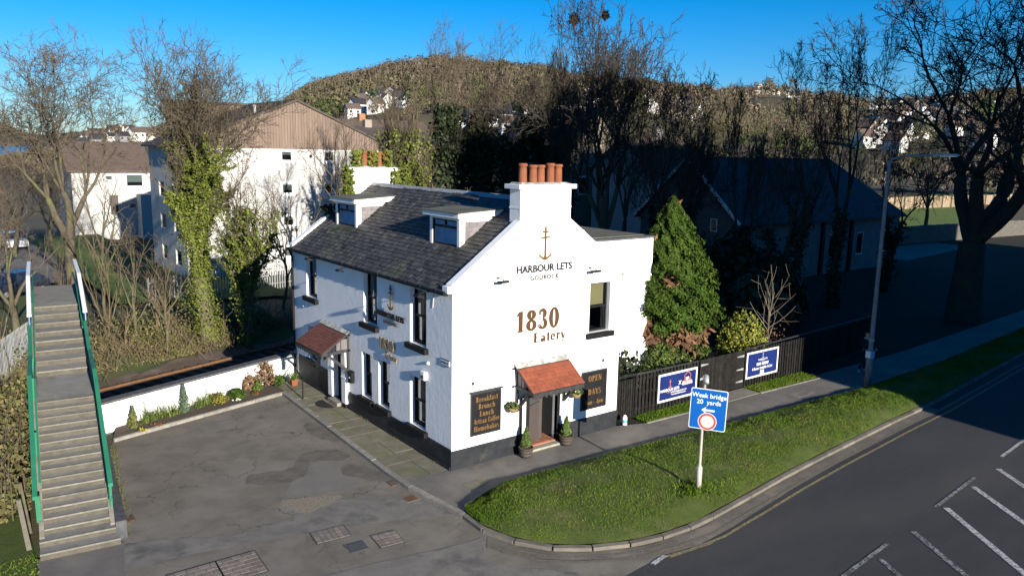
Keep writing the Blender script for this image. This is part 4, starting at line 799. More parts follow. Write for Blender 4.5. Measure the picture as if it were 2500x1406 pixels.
# closing gate of the passage
t = thing('passage_gate_frame', 'black metal frame and gate closing the passage beside the gable', 'gate', (6.6, .25, 0)); mb = MB(); mb.box(0, .06, -.03, .03, 0, 1.55); mb.box(.95, 1.01, -.03, .03, 0, 1.55); mb.box(.06, .95, -.03, .03, 1.49, 1.55); mb.build('frame', 'black_paint', t)
for k in range(8): MB().box(.09 + k * .108, .17 + k * .108, -.012, .012, .05, 1.4).build('slat', 'fence_black', t)
t = thing('gas_bottle', 'small blue and white bottle standing in the dark passage', 'bottle', (6.78, -.08, 0)); MB().lathe([(.08, 0), (.085, .02), (.085, .25), (.05, .32), (.03, .34)], 12).build('body', 'plastic_white', t, True); MB().lathe([(.087, .08), (.087, .18)], 12, cap=False).build('band', 'plastic_blue', t)
mat('pewter', (.24, .20, .145), (.17, .14, .10), scale=6, rough=.45, metal=.2)
# ------------------------------------------------------------------ signs and fittings on the house
def logo(label, F_rot, loc, big=1.0, depth=.012, standoff=0, flip=False):
    t = thing('wall_sign', label, 'sign', loc); t.rotation_euler = F_rot
    inst('anchor', anchor_mesh(.98 * big, 'gold', depth), t, (.0, .33 * big, standoff))
    inst('lettering', text_mesh('HARBOUR LETS', .295 * big, 'navy', depth, spacing=1.03, bold=.007 * big), t, (0, 0, standoff + depth))
    inst('lettering', text_mesh('GOUROCK', .185 * big, 'silver', depth, spacing=1.25, bold=.004 * big), t, (0, -.24 * big, standoff + depth)); return t
logo('gold anchor with dark HARBOUR LETS GOUROCK lettering high on the gable', FACE_S, (3.22, -.004, 5.44))
t = thing('wall_sign', 'bronze 1830 Eatery lettering painted in the middle of the gable', 'sign', (3.15, -.004, 3.38)); t.rotation_euler = FACE_S
inst('lettering', serif_mesh('1830', .62, 'bronze', .01, .9), t, (-.12, .31, 0)); inst('lettering', serif_mesh('Eatery', .31, 'bronze', .01, 1.08), t, (.34, -.08, 0))
logo('raised anchor and HARBOUR LETS lettering between the upper windows of the long front', FACE_W, (-.012, 3.38, 3.76), .8, .02, .05)
t = thing('wall_sign', 'raised 1830 Eatery lettering above the lower windows of the long front', 'sign', (-.012, 3.55, 2.5)); t.rotation_euler = FACE_W
inst('lettering', serif_mesh('1830', .36, 'pewter', .04, .9), t, (-.12, .2, .03)); inst('lettering', serif_mesh('Eatery', .20, 'pewter', .04, 1.0), t, (.18, -.06, .03))
def board(label, x0, x1, z0, z1, rows, rail):
    t = thing('sign_board', label, 'sign', ((x0 + x1) / 2, -.012, z0)); w = (x1 - x0) / 2; h = z1 - z0
    MB().box(-w, w, -.02, .008, 0, h).build('panel', 'black_paint', t)
    mb = MB(); mb.box(-w - .015, w + .015, -.035, .01, -.015, .015); mb.box(-w - .015, -w + .01, -.035, .01, .015, h); mb.box(w - .01, w + .015, -.035, .01, .015, h); mb.box(-w - .015, w + .015, -.035, .01, h, h + .03); mb.build('frame', 'stain', t)
    if rail: MB().tube([(-w - .06, -.03, h + .06), (w + .08, -.03, h + .06)], .028, 8, True).build('roller', 'stain', t)
    for s, sz, z, sq in rows: inst('lettering', serif_mesh(s, sz, 'gold_print', .006, sq), t, (.03, -.021, z), FACE_S)
board('black menu board reading Breakfast Brunch Lunch Artisan Coffee Homebakes', .63, 1.66, .88, 2.1, [('Breakfast', .155, .97, .92), ('Brunch', .155, .755, .92), ('Lunch', .155, .54, .92), ('Artisan Coffee', .15, .325, .72), ('Homebakes', .155, .105, .88)], True)
board('black board reading OPEN DAYS 9am - 4pm right of the gable door', 4.84, 5.9, .84, 2.05, [('OPEN', .19, .90, .9), ('DAYS', .19, .46, .9), ('9am - 4pm', .14, .14, .9)], False)
t = thing('street_name', 'faded CHAPEL ST street name painted on the gable', 'sign', (.78, -.004, 2.86)); inst('lettering', text_mesh('CHAPEL ST', .13, 'stain', .003, spacing=1.3), t, (0, 0, 0), FACE_S)
t = thing('street_plate', 'small white SHORE ST name plate near the corner of the long front', 'sign', (-.012, .33, 3.05)); MB().box(-.012, .008, -.22, .22, -.06, .09).build('plate', 'plastic_white', t); mb = MB(); mb.box(-.016, .006, -.235, .235, .091, .105); mb.box(-.016, .006, -.235, .235, -.075, -.061); mb.build('rim', 'black_paint', t); inst('lettering', text_mesh('SHORE ST', .09, 'black_paint', .003), t, (-.013, 0, -.02), FACE_W)
def floodlight(label, loc, F, ln):
    t = thing('floodlight', label, 'lamp', loc); n = -F.N
    mb = MB(); mb.tube([Vector((0, 0, .05)), n * ln * .5 + Vector((0, 0, .07)), n * ln + Vector((0, 0, .03))], .014, 5); mb.lathe([(.04, -.02), (.04, .02)], 8, (0, 0, .05)); mb.build('arm', 'black_paint', t)
    e = n * ln; u = F.U; p = lambda a, b, c: tuple(e + u * a + n * b + Vector((0, 0, c)))
    MB().hexa([p(-.15, -.1, -.07), p(.15, -.1, -.07), p(.13, .1, -.04), p(-.13, .1, -.04), p(-.15, -.1, -.0), p(.15, -.1, -.0), p(.13, .06, .03), p(-.13, .06, .03)]).build('lamp_head', 'black_paint', t)
    mb = MB(); mb.tube([(0, 0, .05), tuple(F.U * .02 + Vector((0, 0, -.2))), tuple(F.U * .05 + Vector((0, 0, -.42)))], .008, 4); mb.build('cable', 'plastic_white', t)
floodlight('black floodlight left of the gable lettering', (1.5, -.01, 5.32), GF, .3); floodlight('black floodlight right of the gable lettering', (5.02, -.01, 5.35), GF, .3)
floodlight('floodlight under the gutter beside the nearest upper window', (-.01, .95, 4.92), FF, .5); floodlight('floodlight under the gutter left of the middle upper window', (-.01, 6.05, 4.95), FF, .5); floodlight('floodlight under the gutter at the far upper window', (-.01, 8.85, 4.98), FF, .4)
def basket(label, x, d=.22):
    t = thing('hanging_basket', label, 'basket', (x, -d, 1.55)); rs = np.random.RandomState(int(x * 10))
    MB().lathe([(.04, -.17), (.12, -.13), (.17, -.05), (.18, .0)], 14).build('liner', 'coir', t, True)
    P = rs.normal(0, 1, (150, 3)); P /= np.linalg.norm(P, axis=1)[:, None]; P = P * np.array([.2, .2, .14]) * rs.uniform(.5, 1.1, (150, 1)); P[:, 2] = np.abs(P[:, 2])
    inst('foliage', leaves('foliage', P, P, .07, 'laurel', rs), t); inst('flowers', leaves('flowers', P[:26] * 1.1, P[:26], .06, 'flower_white', rs, 1), t)
    mb = MB()
    for k in range(3): a = k * 2.1; mb.tube([(.17 * math.cos(a), .17 * math.sin(a), 0), (0, 0, .38)], .005, 3)
    mb.build('chain', 'iron', t); mb = MB(); mb.tube([(0, d, .62), (0, d, .25), (0, .06, .45), (0, -.02, .44), (0, 0, .38)], .009, 5); mb.build('bracket', 'silver', t)
basket('hanging flower basket between the menu board and the canopy', 1.98); basket('hanging flower basket right of the gable door under the canopy', 4.44)
def potplant(label, x, y):
    t = thing('planter', label, 'planter', (x, y, 0)); rs = np.random.RandomState(int(x * 7))
    MB().lathe([(.155, 0), (.19, .12), (.215, .26), (.225, .27), (.225, .31), (.195, .31), (.19, .27)], 18).build('tub', 'barrel', t, True)
    for z, r in ((.09, .186), (.2, .209)): MB().lathe([(r, z), (r + .006, z), (r + .006, z + .025), (r, z + .025)], 18, cap=False).build('band', 'iron', t)
    MB().lathe([(.192, .285), (.1, .30), (.01, .305)], 14).build('soil', 'soil', t); MB().tube([(0, 0, .28), (0, 0, .75)], .015, 5).build('stem', 'bark', t)
    n = 620; z = rs.uniform(0, 1, n); r = .155 * (1 - z ** 1.3) * (.75 + .4 * rs.uniform(0, 1, n)) * np.clip(z * 6, .4, 1); a = rs.uniform(0, 6.28, n); P = np.stack([r * np.cos(a), r * np.sin(a), .32 + z * .58], 1)
    N_ = np.stack([np.cos(a), np.sin(a), .4 + 0 * a], 1); inst('conifer', leaves('conifer', P, N_, .055, 'cypress_pale', rs, 1.9), t)
mat('cypress_pale', (.10, .13, .03), (.06, .10, .02), scale=6, rough=.8, isl=.4)  # lighter yellow-green foliage of the tub conifers
potplant('barrel planter with small conifer left of the gable door', 2.35, -.4); potplant('barrel planter with small conifer right of the gable door', 3.98, -.33)
t = thing('alarm_box', 'white alarm box on the long front above the nearest lower window', 'alarm', (-.01, 1.42, 2.42)); MB().box(-.11, .008, -.12, .12, -.12, .14).build('case', 'plastic_white', t, bevel=.02); MB().box(-.115, -.111, -.07, .07, -.07, .03).build('label_plate', 'silver', t)
t = thing('sensor', 'small white round sensor above the alarm box', 'sensor', (-.01, 1.25, 2.8)); MB().lathe([(.05, 0), (.06, .04), (.03, .08)], 10).build('dome', 'plastic_white', t); MB().box(-.0, .009, -.03, .03, -.02, .06).build('bracket', 'plastic_white', t)
t = thing('sensor', 'small white round sensor above the front canopy', 'sensor', (-.01, 10.3, 2.95)); MB().lathe([(.05, 0), (.06, .04), (.03, .08)], 10).build('dome', 'plastic_white', t); MB().box(-.0, .009, -.03, .03, -.02, .06).build('bracket', 'plastic_white', t)
t = thing('letter_box', 'black letter box beside the front door', 'letter box', (-.01, 6.22, 1.2)); MB().box(-.13, .008, -.13, .13, -.19, .17).build('box', 'black_paint', t, bevel=.01); MB().hexa([(-.16, -.15, .17), (.008, -.15, .17), (.008, .15, .17), (-.16, .15, .17), (-.15, -.15, .18), (.008, -.15, .21), (.008, .15, .21), (-.15, .15, .18)]).build('lid', 'black_paint', t); MB().box(-.137, -.131, -.03, .03, -.03, .03).build('lock', 'plastic_white', t)
t = thing('hanging_lantern', 'black lantern hanging from the front canopy corner', 'lantern', (-.92, 7.0, 1.66)); MB().lathe([(.03, -.2), (.09, -.17), (.1, .08), (.12, .1), (.02, .2)], 4).build('cage', 'black_paint', t); MB().lathe([(.07, -.15), (.075, .06)], 4).build('pane', 'plastic_white', t); MB().tube([(0, 0, .2), (0, 0, .42)], .008, 4).build('chain', 'iron', t)
t = thing('door_mat', 'dark semicircular mat at the front door', 'mat', (-.42, 7.35, .006)); mb = MB(); mb.prism([(.0 - .42 * math.sin(R(a)), .5 * math.cos(R(a)), 0) for a in range(0, 181, 12)], (0, 0, .014)); mb.build('mat_pad', 'mat_black', t)
t = thing('wall_vent', 'small pale vent left of the gable canopy', 'vent', (.7, -.006, 2.42)); MB().box(-.05, .05, -.006, .004, -.05, .05).build('plate', 'silver', t)
t = thing('wall_vent', 'small pale vent above the OPEN DAYS board', 'vent', (5.75, -.006, 2.35)); MB().box(-.05, .05, -.006, .004, -.05, .05).build('plate', 'silver', t)
t = thing('house_number', 'small dark house number right of the gable door', 'house number', (4.33, -.008, 1.22)); inst('lettering', text_mesh('6', .2, 'navy', .006), t, (0, 0, 0), FACE_S)

# ------------------------------------------------------------------ fence, gate, banners
def fence():
    def run(t, xa, xb, yf, zt, pitch=.175, w=.105):
        sm1 = MB().box(-w / 2, w / 2, -.012, .012, 0, 1).mesh('slat', 'fence_black'); x = xa
        while x < xb:
            inst('slat', sm1, t, (x, yf(x), .06 + rnd.uniform(-.01, .01)), (0, rnd.uniform(-.006, .006), 0), (1, 1, zt(x) - .06 + rnd.uniform(-.012, .012))); x += pitch
        for z in (.25, .8, 1.3): MB().bar((xa - .05, yf(xa) + .045, z), (xb, yf(xb) + .045, z), .05, .09).build('rail', 'fence_black', t)
        x = xa
        while x < xb + .5: MB().box(x - .05, x + .05, yf(x) + .071, yf(x) + .17, 0, 1.45).build('post', 'fence_black', t); x += 1.75
        MB().bar((xa - .05, yf(xa) + .02, zt(xa) + .03), (xb, yf(xb) + .02, zt(xb) + .03), .10, .03).build('capping', 'stain', t)
    t = thing('slat_fence', 'black slatted timber fence left of the gate', 'fence'); run(t, 7.68, 10.9, lambda x: .3, lambda x: 1.46)
    t = thing('slat_fence', 'black slatted timber fence right of the gate, running into shadow', 'fence'); run(t, 13.7, 24.6, lambda x: .3 + max(0, x - 17.5) * .1, lambda x: 1.5)
    t = thing('double_gate', 'black boarded double gate with pale strap hinges', 'gate', (10.95, .3, 0))
    bm = MB().box(-.052, .052, -.012, .012, 0, 1.46).mesh('board', 'fence_black')
    for k in range(23): inst('board', bm, t, (.08 + k * .114, 0, .05 + rnd.uniform(-.006, .006)))
    for z in (.3, 1.2): MB().box(.02, 1.29, .013, .05, z, z + .1).build('rail', 'fence_black', t); MB().box(1.35, 2.62, .013, .05, z, z + .1).build('rail', 'fence_black', t)
    for x, s in ((.05, 1), (2.6, -1)):
        for z in (.3, .78, 1.3): MB().prism([(x, -.014, z - .045), (x, -.014, z + .045), (x + s * .42, -.014, z + .015), (x + s * .42, -.014, z - .015)], (0, -.01, 0)).build('strap_hinge', 'galv', t)
    tag(MB().box(10.95, 13.6, -.5, .28, -.02, .014).build('gate_apron', 'concrete'), 'concrete apron in front of the double gate', None, kind='structure')
fence()
def banner(label, x0, x1, z0, z1):
    t = thing('banner_sign', label, 'banner', ((x0 + x1) / 2, .262, z0)); w = (x1 - x0) / 2; h = z1 - z0
    MB().box(-w, w, -.012, .012, 0, h).build('sheet', 'sign_white', t); MB().box(-w + .07, w - .07, -.0145, -.0125, .07, h - .07).build('print', 'banner_blue', t); return t, w, h
y_ = -.0152
t, w_, h_ = banner('blue banner with anchor logo and house logo left of the gate', 8.72, 10.78, .28, 1.3)
inst('anchor', anchor_mesh(.3, 'orange_print', .002), t, (-.42, y_, .48), FACE_S); inst('lettering', text_mesh('HARBOUR LETS', .14, 'sign_white', .001, bold=.003), t, (-.42, y_, .36), FACE_S); inst('lettering', text_mesh('GOUROCK', .06, 'orange_print', .001), t, (-.42, y_, .29), FACE_S)
inst('lettering', text_mesh('X', .2, 'sign_white', .001, bold=.004), t, (.1, y_, .52), FACE_S); inst('lettering', text_mesh('B|R', .14, 'sign_white', .001, bold=.003), t, (.5, y_, .64), FACE_S)
mb = MB()
for a, b in (((.34, .58), (.66, .58)), ((.34, .58), (.34, .82)), ((.66, .58), (.66, .82)), ((.34, .82), (.5, .93)), ((.66, .82), (.5, .93))): mb.bar((a[0], y_, a[1]), (b[0], y_, b[1]), .02, .004, (0, 1, 0))
mb.build('house_outline', 'orange_print', t); inst('lettering', text_mesh('BOTHWELL\nRESIDENCES', .1, 'sign_white', .001, bold=.002, lsp=.8), t, (.5, y_, .46), FACE_S)
inst('lettering', text_mesh('harbourletsgourock.com\nwww.harbourlets.com', .085, 'sign_white', .001, bold=.001), t, (.05, y_, .19), FACE_S)
t, w_, h_ = banner('blue NOW OPEN banner with white border right of the gate', 13.7, 15.75, .33, 1.38)
inst('anchor', anchor_mesh(.2, 'sign_worn', .002), t, (.0, y_, .74), FACE_S); inst('lettering', text_mesh('HARBOUR LETS', .085, 'sign_white', .001, bold=.001), t, (0, y_, .655), FACE_S); inst('lettering', text_mesh('GOUROCK', .05, 'sign_worn', .001), t, (0, y_, .60), FACE_S)
inst('lettering', serif_mesh('NOW OPEN!', .115, 'sign_white', .001, .95), t, (0, y_, .45), FACE_S); inst('lettering', serif_mesh('6 Rooms Available To Let', .105, 'sign_white', .001, .82), t, (0, y_, .29), FACE_S)
MB().box(-.12, .12, y_ - .0005, y_ + .0005, .075, .24).build('blank_square', 'sign_white', t)

# ------------------------------------------------------------------ road sign, lamp post, person
def road_sign():
    t = thing('road_sign', 'blue Weak bridge 20 yards road sign on a grey post in the verge', 'road sign', (4.34, -5.2, .25))
    MB().lathe([(.075, -.1), (.075, .62), (.045, .66), (.038, .7), (.038, 2.98), (.055, 2.99), (.055, 3.06), (.02, 3.1)], 14).build('post', 'post_paint', t, True)
    hd = part('sign_plate', t); hd.location = (.04, -.06, 0); hd.rotation_euler = (0, R(1.5), R(-56))
    # local x runs along the plate, -y is the face
    w, h0, h1 = .46, 1.68, 2.76
    def rr(x0, x1, z0, z1, r, y0, y1, name, m):
        pts = []
        for cx, cz, a0 in ((x1 - r, z1 - r, 0), (x0 + r, z1 - r, 90), (x0 + r, z0 + r, 180), (x1 - r, z0 + r, 270)):
            for k in range(5): a = R(a0 + 22.5 * k); pts.append((cx + r * math.cos(a), y0, cz + r * math.sin(a)))
        MB().prism(pts, (0, y1 - y0, 0)).build(name, m, hd)
    rr(-w, w, h0, h1, .05, -.066, -.05, 'plate_edge', 'sign_white'); rr(-w + .018, w - .018, h0 + .018, h1 - .018, .04, -.069, -.0665, 'plate_face', 'sign_blue')
    for s, z, x in (('Weak bridge', 2.53, 0), ('20  yards', 2.36, .0)): inst('lettering', text_mesh(s, .165, 'sign_white', .001, bold=.002), hd, (x, -.0705, z), FACE_S)
    mb = MB(); mb.prism([(-.17, -.07, 2.2), (-.05, -.07, 2.29), (-.08, -.07, 2.225), (.16, -.07, 2.225), (.16, -.07, 2.175), (-.08, -.07, 2.175), (-.05, -.07, 2.11)], (0, -.002, 0)); mb.build('arrow', 'sign_white', hd)
    for r, d, m, nm in ((.235, .0, 'sign_white', 'disc_rim'), (.22, .002, 'sign_red', 'disc_ring'), (.165, .004, 'sign_worn', 'disc_face')):
        MB().prism([(r * math.cos(R(a)), -.0695 - d, 1.90 + r * math.sin(R(a))) for a in range(0, 360, 12)], (0, -.002, 0)).build(nm, m, hd)
    inst('lettering', text_mesh('4.5T', .12, 'sign_faded', .001), hd, (0, -.0765, 1.86), FACE_S)
    for z in (1.95, 2.55): MB().box(-.3, .3, -.049, -.03, z - .03, z + .03).build('rail', 'galv', hd)
    lp = MB(); lp.tube([(0, 0, 3.05), (-.02, -.03, 3.07), (-.13, -.16, 2.95)], [.06, .085, .06], 10, True); lp.build('sign_lamp', 'galv', t, True)
mat('sign_faded', (.42, .42, .40), rough=.6)
road_sign()
def lamp_post():
    t = thing('street_lamp', 'tall grey street lamp at the shaded end of the verge', 'street lamp', (17.85, -2.42, 0.02))
    MB().lathe([(.13, 0), (.13, 1.25), (.092, 1.32), (.08, 4), (.065, 8.72), (.05, 8.8)], 14).build('column', 'lamp_grey', t, True)
    MB().tube([(0, 0, 8.6), (.02, -.08, 8.85), (0, -.5, 8.97), (0, -1.6, 9.02)], .045, 8).build('arm', 'lamp_grey', t, True)
    MB().hexa([(-.11, -2.45, 9.0), (.11, -2.45, 9.0), (.09, -1.55, 8.98), (-.09, -1.55, 8.98), (-.09, -2.42, 9.07), (.09, -2.42, 9.07), (.06, -1.55, 9.08), (-.06, -1.55, 9.08)]).build('lamp_head', 'galv', t, bevel=.02)
    MB().box(-.09, .09, -2.38, -1.85, 8.965, 8.997).build('lens', 'plastic_white', t)
    MB().lathe([(.11, 0), (.11, .09)], 12, (0, 0, 1.85), False).build('band', 'galv', t)
    u = thing('notice', 'pale blue notice tied to the street lamp', 'notice', (17.85, -2.42, 1.2)); MB().lathe([(.165, 0), (.165, .3)], 14, cap=False).build('sleeve', 'plastic_blue', u); MB().box(-.17, -.166, -.1, .1, .02, .28).build('print', 'plastic_white', u)
lamp_post()
def person():
    p = thing('person', 'person in dark jacket walking past the street lamp', 'person', (19.9, -1.15, .0), R(65))
    def skin(name, verts, edges, rad, m, parent, sub=2):
        me = D.meshes.new(name); me.from_pydata(verts, edges, []); o = inst(name, me, parent); me.materials.append(MATS[m])
        sk = o.modifiers.new('skin', 'SKIN'); sk.use_smooth_shade = True; me.skin_vertices.new() if not me.skin_vertices else None
        for v, r in zip(me.skin_vertices[0].data, rad): v.radius = r if hasattr(r, '__len__') else (r, r)
        me.skin_vertices[0].data[0].use_root = True; s = o.modifiers.new('sub', 'SUBSURF'); s.levels = s.render_levels = sub; return o
    V = [(0, 0, .92), (0, 0, 1.12), (0, .01, 1.32), (0, .0, 1.45), (0, -.01, 1.52), (0, -.02, 1.62), (0, -.01, 1.70),
         (.17, 0, 1.40), (.24, .08, 1.16), (.22, -.06, .95), (.21, -.12, .87), (-.17, 0, 1.40), (-.23, -.1, 1.17), (-.2, -.28, 1.03), (-.19, -.36, 1.02),
         (.09, 0, .88), (.1, -.16, .5), (.1, -.05, .09), (.1, -.18, .04), (-.09, 0, .88), (-.1, .1, .5), (-.1, .34, .15), (-.1, .28, .05)]
    Ed = [(0, 1), (1, 2), (2, 3), (3, 4), (4, 5), (5, 6), (3, 7), (7, 8), (8, 9), (9, 10), (3, 11), (11, 12), (12, 13), (13, 14), (0, 15), (15, 16), (16, 17), (17, 18), (0, 19), (19, 20), (20, 21), (21, 22)]
    r = [(.14, .1), (.13, .09), (.15, .1), (.08, .08), (.052, .055), (.085, .1), (.06, .07), .06, .045, .035, .035, .06, .045, .035, .035, .085, .06, .04, .045, .085, .06, .04, .045]
    b = skin('body', V, Ed, r, 'skin', p)
    jv = V[:4] + V[7:10] + V[11:14]; skin('jacket', jv, [(0, 1), (1, 2), (2, 3), (3, 4), (4, 5), (5, 6), (3, 7), (7, 8), (8, 9)], [(.17, .13), (.16, .12), (.18, .13), (.11, .1), .085, .065, .055, .085, .065, .055], 'coat', b)
    tv = [V[0]] + V[15:18] + V[19:22]; skin('trousers', tv, [(0, 1), (1, 2), (2, 3), (0, 4), (4, 5), (5, 6)], [(.15, .11), .105, .08, .062, .105, .08, .062], 'trouser', b)
    for q in (17, 21): a = V[q]; c = V[q + 1]; skin('shoe', [(a[0], a[1] + .04, c[2]), (c[0], c[1] - .04, c[2] - .0)], [(0, 1)], [(.05, .045), (.045, .035)], 'shoe', b, 1)
    skin('hair', [(0, .02, 1.66), (0, .01, 1.73)], [(0, 1)], [(.1, .11), (.075, .08)], 'hair', b, 2)
    for s in (-1, 1):
        h0 = V[10] if s > 0 else V[14]; 
        for k in range(4): y = -.03 + k * .02; skin('finger', [(h0[0] + .0, h0[1] + y, h0[2]), (h0[0], h0[1] + y - .012, h0[2] - .05), (h0[0] - .012 * s, h0[1] + y - .012, h0[2] - .075 + .006 * abs(k - 1))], [(0, 1), (1, 2)], [.009, .008, .007], 'skin', b, 1)
        skin('thumb', [(h0[0] - .01 * s, h0[1] - .03, h0[2] + .01), (h0[0] - .02 * s, h0[1] - .055, h0[2] - .03)], [(0, 1)], [.01, .008], 'skin', b, 1)
person()

# ------------------------------------------------------------------ footbridge stairs
def stairs():
    t = thing('footbridge_stairs', 'concrete footbridge stairs with green side rails rising over the railway', 'stairs', (-9.15, 1.0, -.08), R(-6.2))
    hw = .655; z = 0; s = 0
    def step(s0, s1, z1, w0, w1, zb=None):
        MB().box(w0, w1, s0, s1 + .02, (zb if zb is not None else z1 - .2), z1 - .03).build('riser', 'riser', t)
        MB().box(w0 + .002, w1 - .002, s0 + .05, s1 + .03, z1 - .03, z1 - .004).build('tread', 'tread', t); MB().box(w0, w1, s0 - .012, s0 + .05, z1 - .035, z1).build('nosing', 'nosing', t)
    step(0, .34, .15, -.76, .82, 0); step(.34, .68, .28, -.76, .82, 0)
    n = 15; s = .68; z = .28; ds = (5.0 - s) / n; dz = (2.2 - z) / n
    for k in range(n): z += dz; step(s, s + ds, z, -hw, hw); s += ds
    MB().box(-hw, hw, s, 7.35, z - .2, z - .003).build('landing', 'tread', t); s = 7.35; n2 = 8; ds = (12.6 - s) / n2; dz = (3.45 - z) / n2; zl = z
    for k in range(n2): z += dz; step(s, s + ds, z, -hw, hw, z - .25); s += ds
    MB().box(-hw, hw, s, 16.4, z - .3, z - .003).build('deck', 'tread', t); zd = z
    for k in range(14): step(16.42 + k * .42, 16.84 + k * .42, zd - .28 * (k + 1), -hw, hw)      # flight down on the far side
    for q in (9.0, 16.0): MB().box(-.5, .5, q - .2, q + .2, -1.2, zl + (zd - zl) * min(1, max(0, (q - 7.35) / 5.25)) - .3).build('pier', 'concrete', t)
    prof = [(.5, .28), (5.0, 2.2), (7.35, zl), (12.6, zd), (16.4, zd)]
    def side(x0, x1, lo, hi, pts, name, m):
        mb = MB()
        for (a, za), (b, zb) in zip(pts[:-1], pts[1:]): mb.hexa([(x0, a, za + lo), (x1, a, za + lo), (x1, b, zb + lo), (x0, b, zb + lo), (x0, a, za + hi), (x1, a, za + hi), (x1, b, zb + hi), (x0, b, zb + hi)])
        return mb.build(name, m, t)
    for sgn in (-1, 1):
        o = lambda a, b: (min(sgn * a, sgn * b), max(sgn * a, sgn * b))
        side(*o(hw + .002, hw + .1), -.42, .04, prof, 'stringer', 'concrete')
        up = [(.9, .45), (5.0, 2.2), (7.35, zl), (9.4, zl + (zd - zl) * .39)]
        if sgn > 0: side(*o(hw + .05, hw + .075), .08, .60, up, 'side_panel', 'green_steel'); side(*o(hw + .03, hw + .13), .60, .68, up, 'handrail', 'green_steel'); side(*o(hw + .03, hw + .10), .25, .31, up, 'lower_rail', 'green_steel')
        else: side(*o(hw + .10, hw + .135), .05, .60, up, 'side_panel', 'green_steel'); side(*o(hw + .08, hw + .18), .60, .68, up, 'handrail', 'green_steel'); side(*o(hw + .0, hw + .045), .50, .58, [(1.4, .67)] + up[1:], 'inner_rail', 'green_steel')
        hi = [(9.4, up[-1][1]), (12.6, zd), (16.4, zd)]
        side(*o(hw + .10, hw + .13), .0, .93, hi, 'bridge_parapet', 'bridge_blue'); side(*o(hw + .05, hw + .17), .93, 1.0, hi, 'parapet_rail', 'bridge_white'); side(*o(hw - .005, hw + .04), .42, .5, hi, 'inner_rail', 'green_steel')
        mb = MB()
        for q, zz in ((1.0, .5), (3, 1.35), (5, 2.2), (7.3, zl)): mb.box(*o(hw + .04, hw + .1), q - .03, q + .03, zz - .1, zz + .6)
        mb.build('baluster', 'green_steel', t)
    MB().box(hw + .1, .98, .3, 8.3, -.05, .42).build('side_wall', 'dark_stone', t)
    MB().box(-hw, hw, 1.2, 4.6, -.1, .3).build('core', 'concrete', t)
    MB().hexa([(-hw, .7, 0), (hw, .7, 0), (hw, 8, 0), (-hw, 8, 0), (-hw, .8, .1), (hw, .8, .1), (hw, 7.3, 1.9), (-hw, 7.3, 1.9)]).build('pier', 'concrete', t)
stairs()
def parapet():
    t = thing('parapet_wall', 'white rubble parapet wall with dark coping in front of the railway', 'wall', (*wl(0, 0), 0), math.atan2(WD.y, WD.x)); n = 60; ln = (WR - WL).length + .35; rs = np.random.RandomState(2)
    x = np.linspace(-ln, 0, n); zz = np.linspace(-.1, .86, 8); V = []
    for a in x:
        for z in zz: V.append((a, rs.uniform(-.022, .022), z))
    F = [(i * 8 + j, (i + 1) * 8 + j, (i + 1) * 8 + j + 1, i * 8 + j + 1) for i in range(n - 1) for j in range(7)]
    inst('wall_face', npmesh('wall_face', V, F, 'rubble_white'), t); MB().box(-ln, 0, .03, .3, -1.4, .85).build('wall_core', 'dark_stone', t); MB().box(-ln, -ln + .06, -.03, .3, -.1, .85).build('wall_end', 'render', t)
    q = -ln
    while q < -.05: e = min(q + rnd.uniform(.5, .8), 0); MB().hexa([(q + .004, -.045, .86), (e - .004, -.045, .86), (e - .004, .33, .86), (q + .004, .33, .86), (q + .004, -.02, .93 + rnd.uniform(-.01, .01)), (e - .004, -.02, .93), (e - .004, .30, .94), (q + .004, .30, .94)]).build('coping_stone', 'dark_stone', t); q = e
mat('rubble_white', (.80, .79, .76), (.72, .71, .67), scale=3, rough=.9, bump=.8, bscale=9, c3=(.45, .43, .40), s3=6, f3=(.70, .74))
parapet()
# flower bed
struct(MB().poly([(-7.2, 7.95, -.03), (-1.15, 9.68, -.03), (*wl(-1.0, -.03), .02), (*wl(-7.4, -.03), .02)]), 'flower_bed', 'soil', 'dark soil of the narrow flower bed below the white wall')
def clump(label, loc, rad, h, m, n=260, size=.06, cat='plant', name='shrub', cone=False, stems=None, group=None, mix=None, thin=1.0):
    rs = np.random.RandomState(abs(hash((round(loc[0], 2), round(loc[1], 2)))) % 99999); t = thing(name, label, cat, loc, group=group)
    u = rs.uniform(0, 1, n); a = rs.uniform(0, 6.283, n)
    if cone: z = u ** 1.2; r = rad * (1 - z ** 1.2) * np.clip(z * 8, .5, 1) * rs.uniform(.6, 1.08, n)
    else: ph = np.arccos(rs.uniform(-.5, 1, n)); q = rs.uniform(.55, 1.08, n) ** thin * (1 + .18 * np.sin(3 * a + loc[0] * 5)); z = .42 + .55 * np.cos(ph) * q; r = rad * np.sin(ph) * q
    P = np.stack([r * np.cos(a), r * np.sin(a), np.maximum(z, .02) * h], 1); N_ = np.stack([np.cos(a), np.sin(a), .5 + 0 * a], 1)
    inst('foliage', leaves('foliage', P, N_, size, m, rs), t)
    if mix: inst('foliage', leaves('foliage', P[:n // 3] * 1.02, N_[:n // 3], size, mix, rs), t)
    mb = MB()
    for k in range(stems or 4): b = rs.uniform(0, 6.28); mb.tube([(0, 0, -.03), (rad * .35 * math.cos(b), rad * .35 * math.sin(b), h * .6)], [.02 * max(h, .3), .006], 4)
    mb.build('stem', 'bark', t); return t
